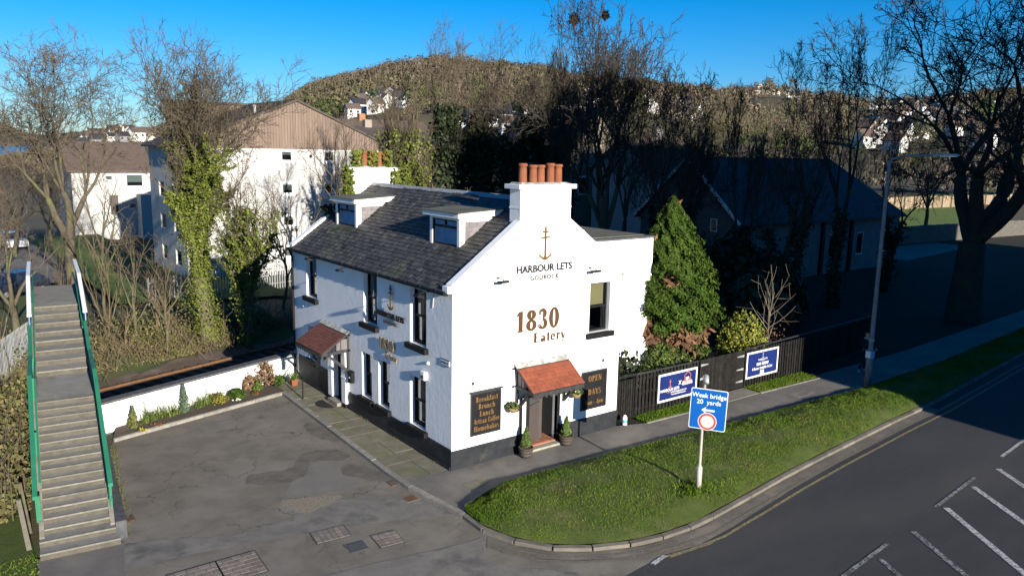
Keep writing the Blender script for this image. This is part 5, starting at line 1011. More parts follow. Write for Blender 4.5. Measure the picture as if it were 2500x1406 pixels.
def tuft(label, loc, h, n, m, cat='plant', name='leafy_plant', spread=.16, flowers=None, wd=.03, group=None):
    rs = np.random.RandomState(abs(hash((round(loc[0], 2), round(loc[1], 2)))) % 99999); t = thing(name, label, cat, loc, group=group)
    P = np.column_stack([rs.normal(0, spread * .5, (n, 2)), np.zeros(n)]); inst('leaf_blades', blades('leaf_blades', P, h, wd, m, rs, 1.1), t)
    if flowers:
        Q = np.column_stack([rs.normal(0, spread * .55, (22, 2)), rs.uniform(.03, max(.06, h * .8), 22)])[:14]; inst('flowers', leaves('flowers', Q, np.tile([0, -.4, 1.], (14, 1)), .06, flowers, rs, 1), t)
    return t
def bl(s, t): return (*wl(s, t), 0)
clump('olive dwarf conifer at the left end of the flower bed', bl(-7.05, -.45), .19, .72, 'olive_leaf', 420, .05, 'conifer', 'dwarf_conifer', cone=True)
clump('blue-green dwarf conifer, tallest in the flower bed', bl(-5.2, -.4), .2, .98, 'spruce_blue', 560, .05, 'conifer', 'dwarf_conifer', cone=True)
tuft('yellow primroses at the left end of the bed', bl(-7.05, -.92), .06, 40, 'laurel', 'flowers', 'primrose', .14, 'flower_yellow'); tuft('red primroses right of the olive conifer', bl(-6.45, -.85), .06, 40, 'laurel', 'flowers', 'primrose', .2, 'flower_red')
tuft('red and white flowers beside the bright green shrub', bl(-2.55, -.72), .07, 30, 'laurel', 'flowers', 'primrose', .14, 'flower_red'); tuft('single pale flowers before the dark evergreen', bl(-3.4, -.82), .07, 20, 'laurel', 'flowers', 'primrose', .1, 'flower_white')
for s, q, h in ((-6.6, -.35, .42), (-6.25, -.3, .5), (-5.9, -.32, .46), (-5.6, -.35, .4), (-4.65, -.35, .4), (-4.3, -.3, .45), (-3.9, -.3, .4)): tuft('tuft of narrow bulb leaves ' + {-6.6: 'just right of the olive conifer', -6.25: 'second right of the olive conifer', -5.9: 'midway between the two conifers', -5.6: 'just left of the blue-green conifer', -4.65: 'just right of the blue-green conifer', -4.3: 'left of the heather', -3.9: 'behind the heather'}[s], bl(s, q), h, 46, 'laurel', group='bulb leaves in the flower bed')
clump('rounded golden-brown heather in the middle of the bed', bl(-3.95, -.55), .32, .36, 'moss', 420, .05, name='heather'); clump('low dark evergreen right of the heather', bl(-3.2, -.55), .3, .34, 'cypress', 380, .06, name='evergreen')
clump('bright green rounded shrub near the red bushes', bl(-2.3, -.55), .18, .42, 'laurel', 300, .06); clump('bushy red-leaved shrub, left of the pair', bl(-2.35, -.25), .34, .62, 'red_leaf', 420, .06, mix='olive_leaf'); clump('tall red-leaved shrub against the white wall', bl(-1.65, -.2), .36, .98, 'red_leaf', 520, .06, mix='dry_leaf'); clump('dark green shrub right of the red shrub', bl(-1.35, -.5), .3, .42, 'cypress', 360, .06)
t = thing('terracotta_pot', 'terracotta pot with ferns at the right end of the bed', 'plant pot', bl(-.95, -.95)); MB().hexa([(-.1, -.1, 0), (.1, -.1, 0), (.1, .1, 0), (-.1, .1, 0), (-.13, -.13, .24), (.13, -.13, .24), (.13, .13, .24), (-.13, .13, .24)]).build('pot', 'terracotta', t)
rs = np.random.RandomState(4); P = np.column_stack([rs.normal(0, .07, (90, 2)), np.full(90, .22)]); inst('fern', blades('fern', P, .26, .04, 'laurel', rs, 1.6), t)
for k, (s, q, h) in enumerate(((-6.5, -.2, .75), (-4.2, -.15, .8))):
    t = thing('bare_stalk', ('dead flower stalk at the left of the bed', 'dead flower stalk in the middle of the bed')[k], 'plant', bl(s, q)); mb = MB(); mb.tube([(0, 0, 0), (.03, 0, h * .5), (0, .02, h)], .008, 4)
    for j in range(9): a = j * 2.4; z = h * (.35 + .07 * j); mb.tube([(0.01, 0, z), (.13 * math.cos(a), .05 * math.sin(a), z + .05)], .007, 3)
    mb.build('stalk', 'bark', t)
mat('concrete_old', (.13, .12, .095), (.09, .085, .065), scale=5, rough=1, bump=.6, bscale=30)
mat('twig_red', (.115, .082, .055), (.085, .062, .042), scale=.8, rough=1, isl=.3)
mat('twig_olive', (.11, .10, .05), (.08, .075, .04), scale=.8, rough=1, isl=.3)
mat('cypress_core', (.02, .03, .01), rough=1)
# ------------------------------------------------------------------ trees
def grow(seed, height, r0, n_limb=7, levels=4, kids=(7, 6, 5, 4), spread=38, start=.3, ratio=(.62, .58, .55, .5), up=.25, wob=.12, lean=(0, 0), forks=1, kdroop=0, minr=.007):
    """returns chains [(level, points, radii)] of a bare broadleaf tree with its base at the origin"""
    rr = random.Random(seed); out = []
    def chain(p, d, ln, r, lv, rend):
        k = (9, 6, 5, 4, 3, 2)[min(lv, 5)]; pts = [p.copy()]; rad = [r]; q = p.copy(); d = d.normalized()
        for i in range(k):
            d = (d + Vector((rr.gauss(0, wob), rr.gauss(0, wob), rr.gauss(0, wob) + up * (0, .16, .1, .04, .02, .02)[min(lv, 5)]))).normalized(); q = q + d * (ln / k); pts.append(q.copy()); rad.append(r + (rend - r) * (i + 1) / k)
        out.append((lv, pts, rad)); return pts, rad
    def rec(p, d, ln, r, lv):
        pts, rad = chain(p, d, ln, r, lv, max(minr * .7, r * (.30 if lv else .34)))
        if lv >= levels: return
        m = kids[min(lv, len(kids) - 1)]; m = max(2, int(round(m * rr.uniform(.8, 1.25)))); s0 = start if lv == 0 else .22; az = rr.uniform(0, 6.28)
        for j in range(m):
            f = s0 + (1 - s0) * ((j + rr.uniform(.1, .9)) / m); f = min(f, .985); x = f * (len(pts) - 1); i = int(x); q = pts[i].lerp(pts[i + 1], x - i); dd = (pts[i + 1] - pts[i]).normalized(); rq = rad[i] + (rad[i + 1] - rad[i]) * (x - i)
            az += 2.399 + rr.uniform(-.5, .5); o = dd.orthogonal().normalized(); o = Matrix.Rotation(az, 3, dd) @ o; ang = R(spread * rr.uniform(.65, 1.3) * (1.0 if lv else 1.15 - .5 * f)); nd = dd * math.cos(ang) + o * math.sin(ang); nd.z += up * (1, .7, .22, .1, .1, .1)[min(lv, 5)] - kdroop * (lv >= 2)
            l2 = ln * ratio[min(lv, len(ratio) - 1)] * (1.2 - .55 * f) * rr.uniform(.75, 1.2); rec(q, nd, l2, max(minr, min(rq * .72, r * .5)), lv + 1)
    for k in range(forks):
        a = k * 6.283 / forks + seed; d = Vector((lean[0], lean[1], 1)) + (Vector((math.cos(a), math.sin(a), 0)) * .16 * (forks > 1)); rec(Vector((math.cos(a), math.sin(a), 0)) * r0 * .8 * (forks > 1), d, height * .78 * rr.uniform(.9, 1.05), r0, 0)
    return out
def fork_tree(seed, height, r0, lv=6, first=.2, split=(3, 3, 3, 2, 2, 2), ang=(34, 30, 28, 27, 28, 30), shrink=.8, up=.10, wob=.1, side=5, minr=.007, lean=(0, 0)):
    """decurrent tree: every branch ends in a fork; fine side twigs fill the crown"""
    rr = random.Random(seed); out = []
    def chain(p, d, ln, r, re, k, lvl, w, u):
        pts = [p.copy()]; rad = [r]; q = p.copy(); d = d.normalized()
        for i in range(k):
            d = (d + Vector((rr.gauss(0, w), rr.gauss(0, w), rr.gauss(0, w) + u))).normalized(); q = q + d * (ln / k); pts.append(q.copy()); rad.append(r + (re - r) * (i + 1) / k)
        out.append((lvl, pts, rad)); return pts, d
    def twig(p, d, ln, lvl):
        pts, e = chain(p, d, ln, minr * 1.25, minr * .7, 3, max(3, lvl), .16, .01)
        if ln > .5:
            for j in range(4):
                q = pts[1 + j % 2].lerp(pts[2 + j % 2], rr.random()); o = e.orthogonal().normalized(); o = Matrix.Rotation(rr.uniform(0, 6.28), 3, e) @ o; chain(q, e + o * rr.uniform(.5, 1.0), ln * rr.uniform(.3, .6), minr, minr * .6, 2, 5, .15, .0)
    def rec(p, d, ln, r, l):
        re = max(minr, r * .72); pts, e = chain(p, d, ln, r, re, 5 if l < 3 else 4, l, wob * (.6 if l == 0 else 1), up * (.25 if l else 0))
        if l >= 2:
            for j in range(side + (l > 3)):
                f = rr.uniform(.15, 1) * (len(pts) - 1.01); i = int(f); q = pts[i].lerp(pts[i + 1], f - i); o = e.orthogonal().normalized(); o = Matrix.Rotation(rr.uniform(0, 6.28), 3, e) @ o; twig(q, e * rr.uniform(.4, 1) + o * rr.uniform(.5, 1.1), ln * rr.uniform(.35, .8), l)
        if l >= lv: return
        m = split[min(l, len(split) - 1)]; m = m if rr.random() > .25 else max(2, m - 1); az = rr.uniform(0, 6.28)
        for j in range(m):
            az += 6.283 / m + rr.uniform(-.5, .5); o = e.orthogonal().normalized(); o = Matrix.Rotation(az, 3, e) @ o; a = R(ang[min(l, len(ang) - 1)] * rr.uniform(.55, 1.35)); nd = e * math.cos(a) + o * math.sin(a); nd.z += up
            rec(pts[-1], nd, ln * (shrink if l else shrink * 1.0) * rr.uniform(.75, 1.2), re * (m ** (-.42 if l else -.24)) * rr.uniform(.85, 1.1) if l < 5 else minr, l + 1)
    rec(Vector((0, 0, 0)), Vector((lean[0], lean[1], 1)), height * first, r0, 0); return out
def balanced(seed, n, *a, **k):
    """the most evenly spread of n random trees"""
    best = None
    for q in range(n):
        c = fork_tree(seed + 1000 * q, *a, **k); A = np.array([p for _, P, _ in c for p in P]); A = A[A[:, 2] > np.percentile(A[:, 2], 35)]; h, _ = np.histogram(np.arctan2(A[:, 1] - A[:, 1].mean(), A[:, 0] - A[:, 0].mean()), 8, (-np.pi, np.pi)); sc = h.std() / h.mean()
        if best is None or sc < best[0]: best = (sc, c)
    return best[1]
def fit(chains, h, w=None):
    A = np.array([p for _, P, _ in chains for p in P]); top = A[A[:, 2] > np.percentile(A[:, 2], 40)]; cx, cy, cz = top.mean(0)      # stand the crown over the foot
    chains = [(l, [Vector((p.x - cx * min(1.3, max(0, p.z) / cz), p.y - cy * min(1.3, max(0, p.z) / cz), p.z)) for p in P], r) for l, P, r in chains]
    zs = float(np.percentile([p.z for _, P, _ in chains for p in P], 98.5)); xs = float(np.percentile([math.hypot(p.x, p.y) for _, P, _ in chains for p in P], 97)); fz = h / zs; fx = (w / xs) if w else fz
    return [(l, [Vector((p.x * fx, p.y * fx, p.z * fz)) for p in P], r) for l, P, r in chains]
def tree(name, label, loc, chains, bark='bark', twig='twig', ivy=None, group=None, cat='tree', rz=0, trunk_lv=1, ivy_m='ivy', ivy_rad=.32, ivy_size=.15, flare=1.0):
    t = thing(name, label, cat, loc, rz, group); a = MB(); b = MB()
    for lv, P, r in chains:
        if lv == 0 and flare > 1: r = [q * (1 + (flare - 1) * max(0, 1 - i / 2.)) for i, q in enumerate(r)]
        if lv <= trunk_lv: a.tube(P, r, 9 if lv == 0 else 6)
        else: b.tube(P, r, 4 if lv == trunk_lv + 1 else 3)
    a.build('trunk', bark, t, True); b.build('crown', twig, t)
    if ivy:
        zlo, zhi, n = ivy; rs = np.random.RandomState(len(label) + int(zhi * 10)); pts = []; w = []
        for lv, P, r in chains:
            if lv > trunk_lv + 1: continue
            for i in range(len(P) - 1):
                zc = (P[i].z + P[i + 1].z) / 2
                if zlo <= zc <= zhi: pts.append((P[i], P[i + 1], r[i], lv)); w.append((P[i + 1] - P[i]).length * (1.6, 1.3, .9, .45, .2)[min(lv, 4)] * (1.0 if zc < zhi * .8 else .4))
        w = np.array(w) / sum(w); idx = rs.choice(len(pts), n, p=w); Q = np.empty((n, 3)); N_ = np.empty((n, 3))
        for k, i in enumerate(idx):
            p, q, r, lv = pts[i]; c = p.lerp(q, rs.uniform()); d = (q - p).normalized(); an = rs.uniform(0, 6.28); o = d.orthogonal().normalized(); o = o * math.cos(an) + d.cross(o) * math.sin(an)
            rad = r + abs(rs.normal(0, ivy_rad)) * (1.0, .9, .7, .4, .3)[min(lv, 4)] * (.75 + .4 * math.sin(c.z * 2.3 + an)); Q[k] = c + o * rad; N_[k] = o + Vector((0, 0, .4))
        inst('ivy_leaves', leaves('ivy_leaves', Q, N_, ivy_size, ivy_m, rs, 1.25), t)
    return t
# left of the flats
tree('bare_tree', 'tall bare tree with wide twiggy crown at the far left behind the stairs', (-4.3, 35, -.9), fit(balanced(21, 4, 14, .40, lv=6, first=.24, split=(3, 3, 3, 3, 2, 2), up=.14, ang=(26, 28, 28, 27, 28, 30), minr=.011), 15.2, 5.4), rz=.4, trunk_lv=2)
tree('bare_tree', 'mossy bare tree cut by the left edge beside the palisade fence', (-8.1, 25.5, -1.0), fit(fork_tree(33, 8, .2, lv=5, first=.3, up=.05), 7.6, 3.2), twig='twig', trunk_lv=2)
tree('ivy_tree', 'tall ivy-clad tree with many upright bare limbs left of the flats', (-.3, 22.0, -.9), fit(balanced(5, 4, 13, .46, first=.2, split=(5, 3, 3, 2, 2, 2), ang=(20, 20, 26, 28, 28, 30), up=.16, shrink=.84, minr=.010), 14.4, 4.5), ivy=(.2, 11.2, 52000), ivy_rad=.28, ivy_size=.088, trunk_lv=2)
tree('ivy_tree', 'shorter ivy-clad stem before the white flats', (1.05, 20.0, -.9), fit(grow(8, 9, .16, kids=(8, 6, 5, 3), spread=46, start=.35, up=.2, forks=2), 8.6, 2.1), ivy=(.2, 6.8, 11000), ivy_rad=.27, ivy_size=.09)
tree('slim_tree', 'slim bare young tree in front of the white flats', (5.6, 27.5, -.9), fit(grow(51, 8, .09, kids=(9, 5, 4), levels=3, spread=42, start=.25, up=.2), 8.0, 2.4))
tree('slim_tree', 'slim bare tree rising before the low white house', (-3.9, 27.5, -.9), fit(grow(52, 9, .12, kids=(9, 5, 4), levels=3, spread=48, start=.3, up=.1), 9.0, 2.2), bark='bark')
tree('slim_tree', 'slim mossy sapling right behind the stair top', (-3.6, 22.6, -.9), fit(grow(53, 7, .10, kids=(8, 5, 4), levels=3, spread=40, start=.3, up=.2), 6.2, 1.7))
tree('slim_tree', 'slim mossy sapling next to the ivy-clad tree', (-2.5, 21.2, -.9), fit(grow(54, 7, .09, kids=(8, 5, 4), levels=3, spread=40, start=.3, up=.2), 5.6, 1.6))
for k, (x, y, h, w_, sd, lb) in enumerate(((-7.4, 44, 8.5, 4.0, 151, 'bushy brown bare tree at the left edge before the car park'), (-5.2, 60, 9.5, 4.5, 152, 'bushy brown bare tree beyond the car park'), (-1.8, 66, 9, 4.2, 153, 'bare brown tree left of the low white house'), (-10, 50, 9, 4, 154, 'bare brown tree cut by the left edge far back'))):
    tree('bare_tree', lb, (x, y, -1.0), fit(fork_tree(sd, 8, .18, lv=5, first=.14, split=(5, 3, 3, 2, 2), ang=(40, 34, 30, 30, 30), up=.06), h, w_), twig='twig_red', group='bare trees round the car park')
# behind the house
tree('ivy_tree', 'sunlit ivy-covered tree behind the roof ridge', (13.7, 27.4, -1.0), fit(grow(61, 13, .28, kids=(10, 6, 5, 4), spread=30, start=.25, up=.4, forks=3), 14.0, 3.2), ivy=(.5, 11.0, 12000), ivy_rad=.55, ivy_size=.15)
tree('bare_tree', 'thin bare tree left of the sunlit ivy tree', (10.0, 29.5, -1.0), fit(grow(62, 12, .16, kids=(9, 6, 5, 4), spread=36, start=.35, up=.25), 12.4, 3.4))
for k, (x, y, h, sd, lb) in enumerate(((20.2, 31.5, 18.5, 71, 'dark ivy-clad tree, leftmost of the shaded row'), (22.6, 31.2, 18.3, 72, 'dark ivy-clad tree, second of the shaded row'), (23.3, 28.0, 17.6, 73, 'dark ivy-clad tree behind the near chimney'), (26.3, 27.6, 17.2, 74, 'dark ivy-clad tree right of the near chimney'))):
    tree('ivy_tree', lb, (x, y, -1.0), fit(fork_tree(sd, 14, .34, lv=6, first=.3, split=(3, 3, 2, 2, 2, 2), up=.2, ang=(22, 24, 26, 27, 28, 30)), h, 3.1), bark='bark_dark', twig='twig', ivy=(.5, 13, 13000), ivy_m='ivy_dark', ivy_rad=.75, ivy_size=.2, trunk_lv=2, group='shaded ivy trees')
tree('bare_tree', 'great spreading bare tree with two nests behind the gable', (24.0, 19.3, -.4), fit(balanced(91, 5, 15, .50, lv=6, first=.2, split=(5, 3, 3, 3, 2, 2), up=.15, minr=.014, side=4), 18.6, 5.3), bark='bark', twig='twig_shaded')
tree('bare_tree', 'bare tree right of the nest tree, leaning outward', (26.2, 15.5, -.2), fit(balanced(93, 3, 13, .34, first=.22, split=(4, 3, 3, 2, 2, 2), up=.10, minr=.013, side=3), 14.2, 4.6), bark='bark_dark', twig='twig_shaded')
for (x, y, z, s, lb) in ((23.17, 21.79, 17.25, .46, 'larger dark rook nest high in the bare tree'), (24.75, 20.6, 17.55, .36, 'smaller dark rook nest high in the bare tree')):
    t = thing('bird_nest', lb, 'nest', (x, y, z)); rs = np.random.RandomState(int(s * 100)); mb = MB()
    for k in range(130):
        d = Vector(rs.normal(0, 1, 3)).normalized(); c = Vector((d.x * s * .7, d.y * s * .7, d.z * s)) * rs.uniform(.2, .75); e = Vector(rs.normal(0, 1, 3)).normalized() * s * rs.uniform(.4, .8); mb.tube([c - e, c, c + e * .9], .022, 3)
    mb.lathe([(.05, -s), (s * .45, -s * .5), (s * .6, 0), (s * .45, s * .4), (.1, s * .6)], 9); mb.build('twigs', 'nest', t)
# right side, in the shade
tree('bare_tree', 'slender dark tree in front of the cottage roof, left of two', (31.1, 9.6, -.1), fit(fork_tree(101, 14, .26, lv=6, first=.36, split=(3, 2, 2, 2, 2, 2), up=.2, ang=(26, 26, 26, 27, 28, 30), minr=.009), 15.0, 3.0), bark='bark_dark', twig='twig_shaded', ivy=(.2, 6.5, 1500), ivy_m='ivy_dark', ivy_rad=.2)
tree('bare_tree', 'slender dark tree in front of the cottage roof, right of two', (32.3, 7.7, -.1), fit(fork_tree(102, 15, .26, lv=6, first=.32, split=(2, 3, 2, 2, 2, 2), up=.22, ang=(18, 24, 26, 27, 28, 30), minr=.009), 16.2, 2.6), bark='bark_dark', twig='twig_shaded', ivy=(.2, 6.0, 1500), ivy_m='ivy_dark', ivy_rad=.2)
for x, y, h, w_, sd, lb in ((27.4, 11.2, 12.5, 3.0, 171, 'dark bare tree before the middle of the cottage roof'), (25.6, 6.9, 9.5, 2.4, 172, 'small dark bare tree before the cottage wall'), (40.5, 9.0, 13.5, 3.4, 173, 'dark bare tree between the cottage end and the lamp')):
    tree('bare_tree', lb, (x, y, -.1), fit(fork_tree(sd, 12, .2, lv=6, first=.26, split=(3, 3, 2, 2, 2, 2), up=.16, minr=.010), h, w_), bark='bark_dark', twig='twig_shaded', trunk_lv=2, ivy=(.2, 5, 1800), ivy_m='ivy_dark', ivy_rad=.25, ivy_size=.16, group='bare trees in front of the cottage')
tree('great_tree', 'huge dark forked tree filling the right edge', (35.4, 1.5, -.1), fit(balanced(111, 3, 17, .92, lv=7, first=.17, split=(5, 3, 3, 2, 2, 2, 2), ang=(44, 36, 32, 30, 30, 30, 30), up=.05, wob=.14, minr=.016, side=4), 20.5, 9.6), bark='bark_dark', twig='twig_shaded', flare=1.12)
for x, y, h, w_, sd, lb in ((25.6, 24.9, 15.5, 3.6, 161, 'dark bare tree left of the nest tree'), (29.5, 17.6, 12.5, 3.4, 163, 'dark bare tree before the cottage gable')):
    tree('bare_tree', lb, (x, y, -.3), fit(fork_tree(sd, 13, .3, lv=6, first=.24, split=(4, 3, 3, 2, 2, 2), up=.14, minr=.012), h, w_), bark='bark_dark', twig='twig_shaded', trunk_lv=2, ivy=(.3, 6, 2500), ivy_m='ivy_dark', ivy_rad=.4, ivy_size=.2)
for k, (x, y, h, sd, lb) in enumerate(((37, 30, 13, 121, 'olive bare tree behind the cottage ridge, leftmost'), (43, 31, 13.5, 122, 'olive bare tree behind the cottage ridge, second from left'), (49, 30, 14, 123, 'olive bare tree behind the cottage ridge, third from left'), (56, 29, 14, 124, 'olive bare tree behind the cottage ridge, rightmost'), (66, 26, 13, 125, 'olive bare tree beyond the pale fence, left of the great tree'), (78, 24, 13, 126, 'olive bare tree beyond the pale fence, right of the great tree'), (31, 33, 14.5, 127, 'bare tree between the grey-roofed house and the cottage'))):
    tree('bare_tree', lb, (x, y, 0), fit(fork_tree(sd, 11, .24, lv=5, first=.16, split=(5, 3, 3, 2, 2), up=.2, ang=(24, 26, 28, 28, 30)), h, 4.0), twig='twig_olive', group='trees behind the cottage')
# evergreen cypress by the fence
def cypress():
    t = thing('cypress', 'large green cypress with brown bare patches behind the black fence', 'tree', (11.35, 2.3, 0)); rs = np.random.RandomState(9); n = 80000
    z = rs.uniform(0, 1, n) ** .8; a = rs.uniform(0, 6.283, n); prof = np.interp(z, [0, .12, .2, .33, .45, .6, .75, .88, 1], [1.35, 1.55, 1.72, 1.82, 1.72, 1.42, .98, .52, .04])
    lump = 1 + .09 * np.sin(5 * a + z * 23) + .08 * np.sin(9 * a - z * 31) + .06 * np.sin(14 * a + 60 * z); tier = 1 + .05 * np.sin(z * 48 + 2 * np.sin(3 * a)); rr_ = prof * lump * tier * (1 - np.abs(rs.normal(0, .10, n))) * rs.uniform(.9, 1.02, n)
    P = np.stack([rr_ * np.cos(a), rr_ * np.sin(a), 1.25 + z * 6.05], 1); N_ = np.stack([np.cos(a), np.sin(a), .7 + 0 * a], 1)
    face = (np.cos(a + 2.4) > -.1); hole = (np.exp(-((z - .15) / .06) ** 2) * 1.5 + np.exp(-((z - .50) / .025) ** 2 - ((np.mod(a, 6.283) - 3.95) / .22) ** 2) * 1.8 + .5 * np.sin(7 * a + 3) * np.exp(-((z - .2) / .07) ** 2)); br = (hole + rs.normal(0, .25, n)) > .8
    keep = ~br; inst('foliage', leaves('foliage', P[keep], N_[keep], .058, 'cypress', rs, 2.2, .55), t)
    Q = P[br] * np.array([.86, .86, 1]); Q[:, 2] += rs.normal(0, .12, len(Q)); inst('dead_foliage', leaves('dead_foliage', Q, N_[br], .15, 'cypress_brown', rs, 3.0, .6), t)
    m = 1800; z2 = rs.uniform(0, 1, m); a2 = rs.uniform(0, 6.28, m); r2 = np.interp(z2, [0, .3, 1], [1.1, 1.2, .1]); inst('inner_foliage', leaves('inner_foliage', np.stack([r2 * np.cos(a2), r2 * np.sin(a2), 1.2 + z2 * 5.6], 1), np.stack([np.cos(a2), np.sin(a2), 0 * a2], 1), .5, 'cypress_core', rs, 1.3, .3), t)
    MB().tube([(0, 0, 0), (.03, 0, 3), (0, 0, 6.9)], [.2, .13, .03], 8).build('trunk', 'bark', t)
    mb = MB()
    for k in range(160): b = rs.uniform(0, 6.28); zz = rs.uniform(1.0, 2.9); mb.tube([(0, 0, zz - .1), (.8 * math.cos(b), .8 * math.sin(b), zz), (1.5 * math.cos(b), 1.5 * math.sin(b), zz + rs.uniform(-.3, .2))], [.03, .02, .008], 3)
    mb.build('dead_branches', 'cypress_brown', t)
cypress()
clump('leafy green laurel bush at the foot of the cypress', (10.75, 1.75, .1), 1.3, 1.9, 'laurel', 6500, .078, 'bush', 'laurel_bush', thin=.6, mix='ivy_dark')
clump('small dark shrub in the passage corner', (8.3, 1.4, 0), .6, 1.9, 'ivy_dark', 700, .12, 'bush', 'dark_shrub')
clump('golden evergreen bush behind the right banner', (15.0, 1.5, .2), .9, 2.3, 'golden', 5200, .066, 'bush', 'golden_bush', thin=.7, mix='laurel')
clump('low red-brown twiggy bush beside the golden bush', (17.1, 1.5, .2), .7, 1.7, 'cypress_brown', 420, .05, 'bush', 'twiggy_bush', stems=60)
tree('bare_sapling', 'small pale bare sapling behind the fence', (16.6, 1.35, .2), fit(grow(141, 3.2, .035, kids=(14, 2, 2), levels=2, spread=60, start=.25, up=.12, wob=.06, minr=.005), 4.2, 1.1), bark='twig_pale', twig='twig_pale', trunk_lv=0)
for k, (x, y, r, h, lb) in enumerate(((22, 6, 2.2, 3.2, 'dark shaded shrub behind the fence, left of the lamp'), (26.5, 9, 2.6, 3.4, 'dark shaded shrub below the cottage wall'), (29, 13, 2.6, 4.0, 'dark shaded shrub at the cottage gable'), (15.6, 8.5, 2.4, 3.4, 'dark shaded shrub behind the cypress'), (19, 11, 2.6, 4.2, 'dark shaded shrub under the nest tree'), (24.5, 12, 2.4, 3.6, 'dark shaded shrub left of the cottage gable'))):
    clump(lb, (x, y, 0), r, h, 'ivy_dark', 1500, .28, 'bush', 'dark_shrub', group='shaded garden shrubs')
# bank undergrowth, thicket stems
def undergrowth():
    rs = np.random.RandomState(17); n = 1300; mb = MB()
    def pt(s, t): p = WR + WD * s + WN * t; return Vector((p.x, p.y, -1.15 + .42 * float(sm(9.3, 11.5, t))))
    for k in range(n):
        s = rs.uniform(-11, 9); t = 9.6 + abs(rs.normal(0, 3.2)); p = pt(s, t); h = rs.uniform(.3, 1.1) if rs.uniform() < .93 else rs.uniform(1.6, 3.0); dx, dy = rs.normal(0, .32, 2) * h
        mb.tube([p, p + Vector((dx * .4, dy * .4, h * .6)), p + Vector((dx, dy, h * rs.uniform(.75, 1)))], [.014, .010, .004], 3)
    for k in range(500):
        s = rs.uniform(-9, 7); t = 9.7 + abs(rs.normal(0, 1.6)); p = pt(s, t); q = p + Vector((rs.normal(0, 1), rs.normal(0, 1), 0)); mb.tube([p, p.lerp(q, .5) + Vector((0, 0, rs.uniform(.3, .8))), q], .011, 3)
    tag(mb.build('brushwood', 'brush'), 'tangle of bare brambles and brushwood on the railway bank', 'brushwood', kind='stuff')
    for m, N, sz, lb, sg in (('dry_leaf', 20000, .08, 'dead brown leaves and stalks over the bank', (-11, 9)), ('olive_leaf', 24000, .08, 'olive green bramble leaves over the bank', (-10, 8))):
        S = rs.uniform(*sg, N); T = 9.6 + np.abs(rs.normal(0, 2.6, N)); dens = np.sin(S * 1.3) + np.sin(T * 1.1 + S * .4) + rs.normal(0, .8, N); ok = dens > (-.9 if m == 'dry_leaf' else .2); S = S[ok]; T = T[ok]
        P = np.stack([WR.x + WD.x * S + WN.x * T, WR.y + WD.y * S + WN.y * T, -1.1 + .42 * sm(9.3, 11.5, T) + np.abs(rs.normal(0, .42, len(S))) * sm(9.5, 10.8, T) * (1 + .8 * np.sin(S * 2.1))], 1)
        tag(inst('undergrowth', leaves('undergrowth', P, np.tile([0, -.6, 1.], (len(P), 1)), sz, m, rs, 1.6)), lb, 'undergrowth', kind='stuff')
    # stones
undergrowth()
protos = []
for k in range(4): protos.append(fit(grow(200 + k, 4, .035, kids=(5, 3, 3), levels=2, spread=26, start=.3, up=.35, forks=4, minr=.005), (4.4, 3.4, 5.0, 2.6)[k], (.9, 1.0, 1.0, 1.2)[k]))
shr = [tree('thicket_shrub', 'bare many-stemmed shrub', (0, 0, -50), c, cat='shrub', bark='brush', twig='brush', trunk_lv=0) for c in protos]
spots = [(-7, 11.5, 'behind the stair rail, nearest the deck'), (-5.6, 12.4, 'right of the stair top'), (-2.7, 11.8, 'left of the ivy-clad tree foot'), (-.2, 11.6, 'right of the ivy-clad tree foot'), (1.2, 11.1, 'before the shorter ivy stem'), (2.6, 12.6, 'at the dark edge of the bank'), (.6, 14.5, 'between the two ivy trees')]
for k, (s, q, lb) in enumerate(spots):
    b = shr[k % 4]; o = b if k < 4 else copy_tree(b); p = wl(s, q); o.location = (*p, -.85); o.rotation_euler = (0, 0, k * 1.9); o['label'] = 'bare many-stemmed shrub ' + lb; o['group'] = 'thicket shrubs on the bank'
# hedge at the lower left
def hedge():
    rs = np.random.RandomState(31); t = thing('hedge', 'brown straggly hedge left of the stairs', 'hedge', (-10.0, 5.2, 0)); n = 9000; u = rs.uniform(0, 1, n)
    P = np.stack([rs.normal(-.35, .42, n), -1.8 + u * 8.4, np.abs(rs.normal(.8, .5, n)) * (.6 + .4 * np.sin(u * 3.1))], 1); P[:, 0] = np.minimum(P[:, 0], .3); P[:, 0] += (P[:, 1]) * .09; inst('foliage', leaves('foliage', P, rs.normal(0, 1, (n, 3)), .085, 'dry_leaf', rs), t)
    inst('foliage', leaves('foliage', P[::4] + .03, rs.normal(0, 1, (len(P[::4]), 3)), .085, 'olive_leaf', rs), t); mb = MB()
    for k in range(260):
        y = rs.uniform(-1.8, 6.4); x = min(rs.normal(-.35, .3), .2) + y * .09; mb.tube([(x, y, 0), (x + rs.normal(0, .15), y + rs.normal(0, .2), 1.0), (x + rs.normal(0, .3), y + rs.normal(0, .35), rs.uniform(1.2, 2.1))], [.02, .014, .005], 3)
    mb.build('stems', 'bark', t)
hedge()
for (x, y, h, lb, m) in ((-10.05, 1.75, 1.15, 'short leaning concrete post at the foot of the stairs', 'concrete_old'), (-9.95, 2.6, 1.2, 'mossy timber post behind the concrete post', 'bark')):
    t = thing('post', lb, 'post', (x, y, -.05)); mb = MB(); mb.hexa([(-.05, -.05, 0), (.05, -.05, 0), (.05, .05, 0), (-.05, .05, 0), (-.15, .07, h), (-.06, .07, h), (-.06, .15, h), (-.15, .15, h)]); mb.build('shaft', m, t); MB().box(-.155, -.055, .065, .155, h, h + .02).build('top', m, t)
